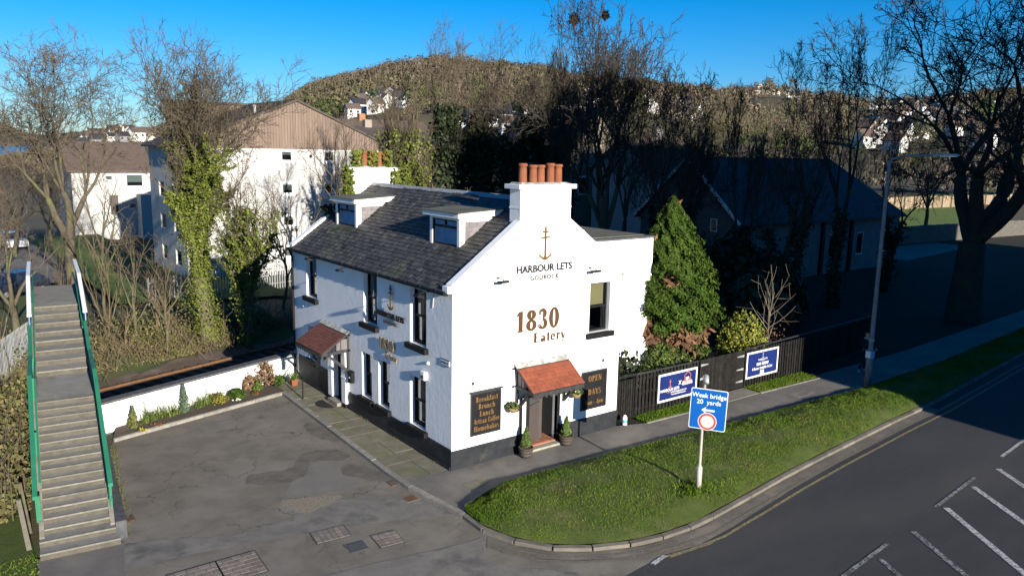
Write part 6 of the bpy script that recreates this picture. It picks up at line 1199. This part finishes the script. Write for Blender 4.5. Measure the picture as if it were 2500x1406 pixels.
# grass at the strip before the fence, tufts round the sign post
rs = np.random.RandomState(77)
def strip(x0, x1, y0, y1, n, lb, h=.06):
    P = np.column_stack([rs.uniform(x0, x1, n), rs.uniform(y0, y1, n), np.full(n, .012)]); struct(MB().poly([(x0, y0, .012), (x1, y0, .012), (x1, y1, .012), (x0, y1, .012)]), 'grass_strip', 'verge', lb + ' (soil)')
    tag(inst('grass', blades('grass', P, h, .025, 'grass', rs, .9)), lb, 'grass', kind='stuff')
strip(7.5, 10.9, -.42, .28, 5000, 'rough grass strip below the left banner'); strip(13.65, 17.6, -.52, .28, 5200, 'rough grass strip below the right banner')
P = np.column_stack([rs.normal(4.34, .3, 700), rs.normal(-5.2, .2, 700), np.full(700, .26)]); tag(inst('grass', blades('grass', P, .11, .03, 'grass', rs, .9)), 'longer grass round the foot of the road sign', 'grass', kind='stuff')
P = np.column_stack([rs.uniform(-12.5, -9.95, 5000), rs.uniform(-6, 1.4, 5000), np.full(5000, -.06)]); P = P[P[:, 0] < -10.0 - .05 * P[:, 1] * -1]; tag(inst('grass', blades('grass', P, .06, .025, 'grass', rs, .9)), 'thin mossy grass left of the path', 'grass', kind='stuff')
P = np.column_stack([rs.normal(-.06, .05, 420), rs.uniform(.3, 6.4, 420), np.full(420, .0)]); P = P[np.sin(P[:, 1] * 2.7) + rs.normal(0, .5, 420) > .5]; tag(inst('weeds', blades('weeds', P, .06, .02, 'olive_leaf', rs, .8)), 'weeds along the base of the long front', 'weeds', kind='stuff')
P = np.column_stack([rs.normal(0, .07, 700), rs.uniform(1.2, 7.5, 700), np.full(700, -.095)]); P[:, 0] += -8.22 + (P[:, 1] - 1.2) * .15; tag(inst('weeds', blades('weeds', P, .06, .02, 'olive_leaf', rs, .8)), 'weeds along the dark wall beside the stairs', 'weeds', kind='stuff')
mat('house_far', (.70, .69, .66), (.62, .60, .57), scale=.1, rough=.9)
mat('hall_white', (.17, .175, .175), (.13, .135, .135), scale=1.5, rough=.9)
# ------------------------------------------------------------------ the white flats and other buildings
def winbox(parent, F, u0, u1, v0, v1, fr='pvc', border=.12, dep=.08, surround=True):
    w = part('window', parent); mb = MB(); b = .07
    if surround:
        for a, c, d, e in ((u0 - border, u0, v0 - border, v1 + border), (u1, u1 + border, v0 - border, v1 + border), (u0, u1, v0 - border, v0), (u0, u1, v1, v1 + border)): F.box(mb, a, c, d, e, -.02, -.002)
        mb.build('surround', 'white_paint', w); mb = MB()
    for a, c, d, e in ((u0, u0 + b, v0, v1), (u1 - b, u1, v0, v1), (u0 + b, u1 - b, v0, v0 + b), (u0 + b, u1 - b, v1 - b, v1)): F.box(mb, a, c, d, e, dep - .04, dep)
    mb.build('frame', fr, w); pane(F, u0 + b, u1 - b, v0 + b, v1 - b, dep - .01, 'glass', w)
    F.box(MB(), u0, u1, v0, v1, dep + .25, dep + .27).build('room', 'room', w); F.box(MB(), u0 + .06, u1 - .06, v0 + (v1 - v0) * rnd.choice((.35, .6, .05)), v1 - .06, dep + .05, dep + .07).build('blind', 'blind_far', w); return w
mat('blind_far', (.25, .27, .25), rough=.9)
def flats():
    t = thing('apartment_block', 'white four-storey flats with brown boarded gable top beyond the railway', 'building', (0, 0, 0)); y0 = 41; x0, x1, xa = 3.8, 20.2, 12.3; zb, ze, za = -1.4, 8.75, 12.3
    F = Frame((0, y0, 0), (1, 0, 0), (0, 1, 0)); holes = []
    for zc in (8.2, 5.72, 3.25, .85):
        for xc in (11.4, 14.85): holes.append((xc - .43, xc + .43, zc - .38, zc + .38))
    hl = [(a - x0, b - x0, c - zb, d - zb) for a, b, c, d in holes if d < ze]
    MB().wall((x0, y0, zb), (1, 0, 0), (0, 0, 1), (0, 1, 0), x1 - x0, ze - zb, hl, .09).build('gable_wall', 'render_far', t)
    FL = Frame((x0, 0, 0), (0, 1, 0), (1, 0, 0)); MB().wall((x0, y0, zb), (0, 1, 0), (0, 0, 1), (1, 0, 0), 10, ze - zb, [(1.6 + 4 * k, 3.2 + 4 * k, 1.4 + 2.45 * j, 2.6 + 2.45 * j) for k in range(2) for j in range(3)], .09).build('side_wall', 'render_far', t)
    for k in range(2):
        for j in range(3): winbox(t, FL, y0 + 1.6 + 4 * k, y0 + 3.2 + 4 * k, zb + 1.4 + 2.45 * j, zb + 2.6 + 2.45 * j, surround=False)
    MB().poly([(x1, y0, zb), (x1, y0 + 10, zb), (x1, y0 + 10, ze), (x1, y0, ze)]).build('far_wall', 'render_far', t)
    for a, b, c, d in holes:
        if d < ze: winbox(t, F, a, b, c, d, border=.16)
    zl = za - .40 * (xa - x0); zr = za - .42 * (x1 - xa)
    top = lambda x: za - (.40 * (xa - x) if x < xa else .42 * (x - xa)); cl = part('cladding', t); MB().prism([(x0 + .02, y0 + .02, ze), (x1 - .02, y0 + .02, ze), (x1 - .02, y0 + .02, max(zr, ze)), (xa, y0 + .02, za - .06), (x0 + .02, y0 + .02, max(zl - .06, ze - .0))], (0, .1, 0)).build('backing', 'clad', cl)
    x = x0; bw = .22
    while x < x1 - .02:
        b = min(x + bw, x1); MB().prism([(x + .008, y0 - .03, ze - .06), (b - .008, y0 - .03, ze - .06), (b - .008, y0 - .03, max(top(b) - .05, ze)), (x + .008, y0 - .03, max(top(x) - .05, ze))], (0, .045 - rnd.uniform(0, .012), 0)).build('cladding_board', 'clad', cl); x += bw
    MB().box(x0, x1, y0 - .05, y0 - .031, ze - .12, ze - .062).build('drip_board', 'white_paint', t)
    MB().prism([(x0 - .5, y0 - .15, top(x0) - .2), (xa, y0 - .15, za), (xa, y0 - .15, za + .16), (x0 - .5, y0 - .15, top(x0) - .04)], (0, 10.3, 0)).build('roof_slope', 'tile', t); MB().prism([(x1 + .5, y0 - .15, zr - .21), (xa + .002, y0 - .15, za), (xa + .002, y0 - .15, za + .16), (x1 + .5, y0 - .15, zr - .05)], (0, 10.3, 0)).build('roof_slope', 'tile', t)
    rf = part('roof_tiles', t)      # courses of tiles on the slope that shows
    for k in range(24):
        f = (k + .5) / 24; x = x0 - .5 + (xa - x0 + .5) * f; MB().prism([(x, y0 - .16, top(x) + .19), (x + .45, y0 - .16, top(x + .45) + .155), (x + .45, y0 - .16, top(x + .45) + .165), (x, y0 - .16, top(x) + .225)], (0, 10.3, 0)).build('tile_course', 'tile', rf)
    MB().lathe([(.35, 0), (.12, .05), (.1, .5), (.16, .5), (.16, .6)], 10, (9.5, y0 + 1.2, top(9.5) + .15)).build('roof_vent', 'galv', t); MB().lathe([(.3, 0), (.12, .05), (.1, .5)], 10, (15.5, y0 + 2, top(15.5) + .15)).build('roof_vent', 'galv', t)
    MB().lathe([(.12, 0), (.12, .1)], 10, (0, 0, 0)).build('vent_hole', 'room', t).matrix_local = Matrix.Translation((13.3, y0 - .005, 8.2)) @ Matrix.Rotation(R(90), 4, 'X')
flats()
def block2():
    t = thing('apartment_block', 'brown boarded upper wall of the flats behind, left of the white gable', 'building', (0, 0, 0)); MB().box(11.4, 20.7, 72, 76, -2, 9.2).build('wall', 'render_far', t); MB().box(11.3, 20.8, 71.9, 76.1, 9.2, 13.3).build('upper_cladding', 'clad_far', t); MB().box(11.1, 21, 71.7, 76.3, 13.3, 13.55).build('roof_edge', 'tile', t)
    for k in range(3): winbox(t, Frame((0, 72, 0), (1, 0, 0), (0, 1, 0)), 12.4 + 3 * k, 13.6 + 3 * k, 6.6, 7.8, dep=-.03, border=.1)
block2()
def low_house():
    t = thing('low_house', 'low white house with brown tiled roof left of the flats', 'house', (0, 0, 0)); y0 = 76; x0, x1 = 1.6, 9.4; zb, ze = -2.2, 5.9; F = Frame((0, y0, 0), (1, 0, 0), (0, 1, 0))
    hl = [(6.9, 8.6, 4.3, 5.6), (5.2, 6.0, 1.3, 3.4), (7.0, 7.8, 1.9, 2.5), (4.9, 5.6, 5.0, 5.5)]
    MB().wall((x0, y0, zb), (1, 0, 0), (0, 0, 1), (0, 1, 0), x1 - x0, ze - zb, [(a - x0, b - x0, c - zb, d - zb) for a, b, c, d in hl], .09).build('wall', 'house_white', t); MB().box(x0, x0 + .05, y0, y0 + 9, zb, ze).build('side_wall', 'house_white', t)
    for q in (0, 2, 3): winbox(t, F, *hl[q], surround=False)
    F.box(MB(), *hl[1], .05, .09).build('door', 'door_brown', t); MB().hexa([(x0 - .4, y0 - .4, ze - .05), (x1 + .4, y0 - .4, ze - .05), (x1 + .4, y0 + 5, 8.9), (x0 - .4, y0 + 5, 8.9), (x0 - .4, y0 - .4, ze + .1), (x1 + .4, y0 - .4, ze + .1), (x1 + .4, y0 + 5, 9.05), (x0 - .4, y0 + 5, 9.05)]).build('roof', 'tile_brown', t)
    MB().box(x1 - 1.6, x1, y0 - 2.2, y0 - .004, zb, 3.5).build('lean_to', 'house_white', t)
low_house()
def hall():
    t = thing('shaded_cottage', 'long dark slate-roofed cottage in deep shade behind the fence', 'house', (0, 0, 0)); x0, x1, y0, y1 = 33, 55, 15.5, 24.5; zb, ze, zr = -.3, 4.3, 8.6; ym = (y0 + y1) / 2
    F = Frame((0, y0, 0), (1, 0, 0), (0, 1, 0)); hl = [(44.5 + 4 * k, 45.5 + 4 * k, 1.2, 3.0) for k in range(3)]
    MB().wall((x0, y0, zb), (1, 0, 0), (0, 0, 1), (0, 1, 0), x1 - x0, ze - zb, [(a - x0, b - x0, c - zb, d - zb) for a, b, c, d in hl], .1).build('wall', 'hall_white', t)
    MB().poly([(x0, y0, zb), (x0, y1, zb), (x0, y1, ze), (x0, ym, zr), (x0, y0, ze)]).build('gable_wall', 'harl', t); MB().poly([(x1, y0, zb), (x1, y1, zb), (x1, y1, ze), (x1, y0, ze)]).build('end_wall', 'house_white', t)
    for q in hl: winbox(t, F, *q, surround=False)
    for x in (43.2, 47.2): MB().box(x, x + .35, y0 - .2, y0 - .002, zb, ze).build('pilaster', 'black_paint', t)
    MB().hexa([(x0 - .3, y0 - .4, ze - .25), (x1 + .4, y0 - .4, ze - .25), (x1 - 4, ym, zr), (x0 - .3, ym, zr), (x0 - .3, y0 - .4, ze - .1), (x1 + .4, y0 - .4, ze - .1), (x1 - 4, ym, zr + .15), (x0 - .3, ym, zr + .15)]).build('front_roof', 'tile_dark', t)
    MB().hexa([(x0 - .3, ym + .002, zr), (x1 - 4, ym + .002, zr), (x1 + .4, y1 + .4, ze - .25), (x0 - .3, y1 + .4, ze - .25), (x0 - .3, ym + .002, zr + .15), (x1 - 4, ym + .002, zr + .15), (x1 + .4, y1 + .4, ze - .1), (x0 - .3, y1 + .4, ze - .1)]).build('rear_roof', 'tile_dark', t)
    MB().poly([(x1 + .38, y0 - .38, ze - .12), (x1 + .38, y1 + .38, ze - .12), (x1 - 4.05, ym, zr + .1)]).build('hip_roof', 'tile_dark', t)
    mb = MB(); mb.bar((x0 - .32, y0 - .4, ze - .05), (x0 - .32, ym, zr + .1), .08, .22); mb.bar((x0 - .32, y1 + .4, ze - .05), (x0 - .32, ym, zr + .1), .08, .22); mb.build('verge_board', 'white_paint', t)
    F2 = Frame((x0, 0, 0), (0, 1, 0), (1, 0, 0)); winbox(t, F2, 17.2, 17.8, 3.6, 4.5, dep=-.02, surround=False)
hall()
def villa(name, label, x0, x1, y0, y1, zb, ze, zr, wallm, roofm, gable_front=False, wins=(), group=None, ch=True):
    t = thing(name, label, 'house', (0, 0, 0), group=group); F = Frame((0, y0, 0), (1, 0, 0), (0, 1, 0)); MB().box(x0, x1, y0, y1, zb, ze).build('wall', wallm, t); xm = (x0 + x1) / 2; ym = (y0 + y1) / 2
    if gable_front:
        MB().prism([(x0, y0 + .001, ze), (x1, y0 + .001, ze), (xm, y0 + .001, zr)], (0, y1 - y0, 0)).build('gable', wallm, t)
        for s, q in ((x0 - .3, 1), (x1 + .3, -1)): MB().prism([(s, y0 - .3, ze - .15), (xm, y0 - .3, zr + .02), (xm, y0 - .3, zr + .2), (s, y0 - .3, ze + .03)], (0, y1 - y0 + .6, 0)).build('roof_slope', roofm, t)
    else:
        MB().prism([(x0, y0, ze + .001), (x0, y1, ze + .001), (x0, ym, zr)], (x1 - x0, 0, 0)).build('gable', wallm, t)
        for s in (y0 - .3, y1 + .3): MB().prism([(x0 - .3, s, ze - .15), (x0 - .3, ym, zr + .02), (x0 - .3, ym, zr + .2), (x0 - .3, s, ze + .03)], (x1 - x0 + .6, 0, 0)).build('roof_slope', roofm, t)
    if ch: MB().box(xm - .4, xm + .4, ym - .35, ym + .35, zr - .3, zr + .9).build('chimney', wallm, t)
    for a, b, c, d in wins: winbox(t, F, a, b, c, d, dep=-.02, border=.1)
    return t
villa('stone_house', 'pale stone house with stepped gable behind the nest tree', 36.5, 45, 38, 50, -1, 8.2, 12.6, 'house_cream', 'tile_dark', True, [(38.5, 39.7, 5, 6.6), (41.5, 42.7, 5, 6.6)])
villa('white_villa', 'white house with brown roof glimpsed right of the nest tree', 38.5, 47, 28.5, 36, -1, 7.3, 10.2, 'house_white', 'tile_brown', False, [(40, 41.2, 4.6, 6.2), (43.5, 44.7, 4.6, 6.2)])
villa('grey_house', 'low grey-roofed house between the two chimneys', 18.5, 25, 37, 44, -1, 6.0, 7.8, 'house_grey', 'tile_dark', False, [(19.5, 20.6, 3.6, 5.0), (22, 23.2, 3.6, 5.0)])
villa('brick_house', 'orange brick house behind the sunlit ivy tree', 25, 42, 68, 78, -1, 9.6, 12.2, 'brick', 'tile_brown', False, [(26.5, 28, 6.5, 8), (30, 31.5, 6.5, 8), (34, 35.5, 6.5, 8)])
villa('distant_house', 'brown-roofed block right of the flats gable', 22, 34, 55, 66, -1, 9.3, 11.0, 'house_cream', 'tile', False, [(23.5, 25, 6.5, 8)])

# shade: the tenement across the road, out of the picture on the right
def tenement():
    t = thing('tenement', 'tall sandstone tenement across the road, beyond the right edge', 'building', (0, 0, 0)); x0, x1, y0, y1, h = 15.0, 76, -42, -29, 23.0
    MB().box(x0, x1, y0, y1, -.2, h).build('wall', 'house_cream', t); ym = (y0 + y1) / 2; MB().prism([(x0 + .2, y1 + .3, h), (x0 + .2, ym, h + 4.5), (x0 + .2, y0 - .3, h)], (x1 - x0 - .4, 0, 0)).build('roof', 'tile_dark', t)
    F = Frame((0, y1, 0), (1, 0, 0), (0, -1, 0))
    for j in range(5):
        for k in range(12): winbox(t, F, 18 + 4.6 * k, 19.2 + 4.6 * k, 1 + 3.3 * j, 2.9 + 3.3 * j, dep=-.02, surround=False) if j < 2 and k < 6 else None
tenement()
# palisade fences
def palisade(label, a, b, z, h, m, pitch=.16):
    a = Vector(a); b = Vector(b); d = (b - a); ln = d.length; t = thing('palisade_fence', label, 'fence', (a.x, a.y, z), math.atan2(d.y, d.x)); me = MB().prism([(-.035, 0, 0), (.035, 0, 0), (.035, 0, h - .08), (0, 0, h), (-.035, 0, h - .08)], (0, .02, 0)).mesh('pale', m)
    k = 0
    while k * pitch < ln: inst('pale', me, t, (k * pitch, 0, 0), (0, rnd.uniform(-.01, .01), 0)); k += 1
    for q in (.35, h - .4): MB().box(0, ln, .021, .06, q, q + .05).build('rail', m, t)
    q = 0
    while q < ln: MB().box(q - .04, q + .04, .061, .13, -.2, h - .1).build('post', m, t); q += 2.7
palisade('grey steel palisade fence below the white flats', (-.5, 33.5), (13.2, 36.5), -.9, 1.75, 'palisade', .2)
palisade('grey palisade fence left of the stairs', (-9.7, 17.6), (-7.75, 22.6), -.65, 1.75, 'palisade', .16)
# right background: stone wall, lawn, timber fence, side road
t = thing('stone_wall', 'dark rubble stone wall in front of the bright lawn at right', 'wall', (62, 24, -.1), math.atan2(-6, 60)); MB().box(0, 62, 0, .5, 0, 1.7).build('wall_core', 'stone', t)
for k in range(80): MB().box(k * .77 + .01, k * .77 + .74, -.06, .56, 1.7, 1.85 + rnd.uniform(0, .06)).build('coping_stone', 'stone', t)
struct(MB().poly([(60, 26.5, .3), (150, 17, .3), (180, 55, 2.6), (75, 50, 1.6)]), 'lawn', 'lawn', 'sunlit green lawn beyond the stone wall at right')
struct(MB().poly([(58, 16, .0), (76, 18, .0), (76, 22, .0), (60, 22.5, .0)]), 'side_road', 'asphalt_path', 'grey side road below the stone wall at right')
t = thing('board_fence', 'pale timber board fence behind the bright lawn', 'fence', (74, 44, 1.3), math.atan2(-7, 80)); bm = MB().box(-.3, .3, -.02, .02, 0, 1.9).mesh('board', 'wood_pale')
for k in range(118): inst('board', bm, t, (k * .64, 0, rnd.uniform(-.05, .05)))
for k in range(30): MB().box(k * 2.56 - .08, k * 2.56 + .08, -.1, -.021, -.2, 2.1).build('post', 'bark_dark', t)
# cars
def car(label, loc, rz, m, group='parked cars'):
    t = thing('parked_car', label, 'car', loc, rz, group); P = [(-1.95, .25), (-2.0, .6), (-1.9, .82), (-1.0, .9), (.0, .92), (1.5, .95), (1.92, .9), (2.0, .55), (1.95, .25)]; mb = MB(); S = [(-.84, .94), (-.78, 1), (.78, 1), (.84, .94)]
    mb.prism([(x, -.84, z) for x, z in P], (0, 1.68, 0)); mb.build('body', m, t, bevel=.06)
    C = [(-1.05, .9), (-.35, 1.42), (1.0, 1.46), (1.75, .95)]; vs = [(x, -.78 + .16 * (z > 1), z) for x, z in C] + [(x, .78 - .16 * (z > 1), z) for x, z in C]; mb = MB(); mb.add(vs, [(0, 1, 2, 3), (7, 6, 5, 4), (0, 4, 5, 1), (1, 5, 6, 2), (2, 6, 7, 3)]); mb.build('glasshouse', 'car_glass', t)
    MB().hexa([(-.36, -.64, 1.42), (1.02, -.64, 1.46), (1.02, .64, 1.46), (-.36, .64, 1.42), (-.3, -.56, 1.47), (.95, -.56, 1.51), (.95, .56, 1.51), (-.3, .56, 1.47)]).build('roof', m, t)
    for x in (-1.25, 1.25):
        for y in (-.8, .8):
            w = part('wheel', t); w.location = (x, y, .3); w.rotation_euler = (R(90), 0, 0); MB().lathe([(.18, -.1), (.3, -.1), (.31, 0), (.3, .1), (.18, .1)], 14, cap=False).build('tyre', 'tyre', w); MB().lathe([(.18, -.08), (.19, 0), (.18, .08)], 10).build('rim', 'galv', w)
    for y in (-.62, .62): MB().box(1.90, 1.99, y - .14, y + .14, .66, .86).build('tail_lamp', 'lamp_red', t); MB().box(-2.0, -1.9, y - .15, y + .15, .6, .74).build('headlight', 'plastic_white', t)
    MB().box(1.98, 2.02, -.26, .26, .5, .62).build('number_plate', 'flower_yellow', t); return t
mat('car_glass', (.02, .03, .05), rough=.08, spec=.6)
car('white hatchback parked at the left edge behind the bare tree', (-4.9, 66, -.62), R(100), 'car_white'); car('dark car parked behind the palisade fence at the left edge', (-7.0, 40, -.65), R(35), 'car_dark')
# ------------------------------------------------------------------ hillside: houses and woodland
def hill_pt(px, r): a = R(37.251) + math.atan((px - 1250) / 1908.77); return CX + r * math.sin(a), CY + r * math.cos(a)
def hillside_houses():
    rr = random.Random(4); protos = []
    for wm, rm in (('house_far', 'tile_dark'), ('house_far', 'tile_brown'), ('house_cream', 'tile_brown'), ('house_grey', 'tile_dark')):
        mb = MB(); mb.box(-4.5, 4.5, -3.5, 3.5, -4, 5); mb.prism([(-4.5, -3.5, 5.001), (-4.5, 3.5, 5.001), (-4.5, 0, 8)], (9, 0, 0)); w = mb.mesh('wall', wm)
        mb = MB(); mb.hexa([(-5, -4, 4.6), (5, -4, 4.6), (5, 0, 8.1), (-5, 0, 8.1), (-5, -4, 4.9), (5, -4, 4.9), (5, 0, 8.4), (-5, 0, 8.4)]); mb.hexa([(-5, .001, 8.1), (5, .001, 8.1), (5, 4, 4.6), (-5, 4, 4.6), (-5, .001, 8.4), (5, .001, 8.4), (5, 4, 4.9), (-5, 4, 4.9)]); r = mb.mesh('roof', rm)
        wn = MB().box(-.7, .7, -.08, .08, 0, 1.5).mesh('window', 'car_glass'); protos.append((w, r, wn, {'house_far': 'white', 'house_cream': 'cream', 'house_grey': 'grey'}[wm] + (' dark-roofed ' if rm == 'tile_dark' else ' brown-roofed ')))
    bands = [(860, 990, 400, 470, 22, 'white house among trees on the hill flank left of the ivy tree', 'houses on the left hill flank'), (690, 780, 470, 510, 4, 'house on the hill flank above the flats roof', 'houses above the flats roof'), (1120, 1330, 300, 380, 14, 'house glimpsed between the shaded ivy trees', 'houses between the ivy trees'),
             (1370, 1700, 440, 640, 60, 'house in the terraces behind the nest tree', 'terraced houses behind the nest tree'), (1720, 1960, 850, 915, 22, 'house in the row along the hill crest', 'houses along the hill crest'), (2080, 2420, 330, 620, 44, 'house on the slope behind the great tree', 'houses behind the great tree'), (1980, 2330, 830, 900, 16, 'house near the crest left of the great tree', 'houses near the crest'),
             (150, 400, 480, 700, 34, 'house in the low town at the far left', 'houses of the low town')]
    for p0, p1, r0, r1, n, lb, gr in bands:
        for k in range(n):
            px = p0 + (p1 - p0) * (k + rr.random()) / n; r = rr.uniform(r0, r1); x, y = hill_pt(px, r); z = float(terrain_z(x, y)); w, rf, wn, ad = protos[rr.choice((0, 0, 0, 1, 1, 2, 3))]
            sc = rr.uniform(.6, .95) * (1.45 if r > 800 else 1); t = thing('hillside_house', ad + lb.replace('white ', ''), 'house', (x, y, z + (.4 if r < 800 else 2.5)), rr.choice((0, 1.57, .3, -.3, .8)) + rr.uniform(-.15, .15), gr); t.scale = (sc, sc, sc); inst('wall', w, t); inst('roof', rf, t)
            for q in (-2.4, 2.4): inst('window', wn, t, (q, -3.5, 2.2))
hillside_houses()
def crown_mesh(seed, n=110):
    """fuzzy far-off crown of unit size: many small random facets in a rounded volume"""
    rs = np.random.RandomState(seed); d = rs.normal(0, 1, (n, 3)); d /= np.linalg.norm(d, axis=1)[:, None]; d[:, 2] = np.abs(d[:, 2]) * 1.25 - .15; tw = rs.uniform(0, 1, (n, 1)) < .35; c = d * rs.uniform(.62, 1.0, (n, 1)) * np.array([.5, .5, .62]); c[:, 2] += .35
    a = np.cross(d, rs.normal(0, 1, (n, 3))); a /= np.linalg.norm(a, axis=1)[:, None] + 1e-6; b = np.cross(d, a) + d * rs.uniform(-.6, .6, (n, 1)); s = rs.uniform(.04, .098, (n, 1)); up = d * .5 + np.array([0, 0, .6]); A = np.where(tw, a * .28, a); B = np.where(tw, up * 2.2, b); return np.stack([c - A * s - B * s * .5, c + A * s - B * s * .4, c + B * s * .9], 1)
def woodland():
    rs = np.random.RandomState(8); base = [crown_mesh(k) for k in range(8)]
    def scatter(label, m, n, p0, p1, r0, r1, s0, s1, seed, thr=-9, cat='woodland'):
        r_ = np.random.RandomState(seed); px = r_.uniform(p0, p1, n); a = np.radians(37.251) + np.arctan((px - 1250) / 1908.77); r = r0 + (r1 - r0) * r_.uniform(0, 1, n) ** .8; x = CX + r * np.sin(a); y = CY + r * np.cos(a)
        clear = np.zeros(n, bool)
        for a0, a1, b0, b1 in ((855, 990, 330, 465), (680, 790, 420, 515), (1110, 1340, 230, 390), (1360, 1710, 390, 645), (1710, 2340, 430, 940), (1970, 2430, 250, 625), (150, 400, 330, 700)): clear |= (px > a0) & (px < a1) & (r > b0) & (r < b1) & (r_.uniform(0, 1, n) < np.where(b0 == 430, .93, .82))
        ok = ~clear & ((np.sin(x * .03 + seed) + np.sin(y * .035 + .5 * seed) + np.sin((x + y) * .013)) > thr); x = x[ok]; y = y[ok]; z = terrain_z(x, y); s = r_.uniform(s0, s1, len(x)); V = []
        for k in range(8):
            i = np.where(np.arange(len(x)) % 8 == k)[0]; t = base[k][None] * s[i, None, None, None]; th = r_.uniform(0, 6.28, len(i)); c, q = np.cos(th)[:, None, None], np.sin(th)[:, None, None]; X = t[..., 0] * c - t[..., 1] * q; Y = t[..., 0] * q + t[..., 1] * c
            V.append((np.stack([X, Y, t[..., 2]], -1) + np.stack([x[i], y[i], z[i]], 1)[:, None, None]).reshape(-1, 3))
        V = np.concatenate(V); tag(inst('woodland', npmesh('woodland', V, np.arange(len(V)).reshape(-1, 3), m)), label, cat, kind='stuff')
    scatter('brown leafless wood covering the hill', 'wood_far', 8500, 540, 2700, 420, 960, 7, 16, 1); scatter('reddish leafless trees on the hill', 'wood_red', 1600, 1050, 1800, 560, 950, 8, 13, 2, .2); scatter('green conifers and ivy scattered over the hill', 'wood_green', 1100, 560, 2600, 380, 940, 8, 14, 3, .3)
    scatter('brown scrub on the lower hillside', 'wood_far', 1500, 850, 2700, 170, 430, 5, 10, 4, -.2); scatter('bare trees among the houses of the low town', 'wood_far', 700, -200, 620, 260, 760, 6, 11, 5, -.5); scatter('green hedges and gardens on the lower slopes', 'wood_green', 500, 600, 2600, 190, 480, 4, 8, 6, .2)
    scatter('low scrub below the houses of the hill crest', 'wood_far', 2200, 1700, 2350, 420, 840, 2.5, 5, 12)
    for lb, p0, p1, r0, r1, n, sd in (('tall bare trees on the skyline', 560, 2600, 900, 965, 420, 9),): scatter(lb, 'wood_far', n, p0, p1, r0, r1, 10, 20, sd)
woodland()
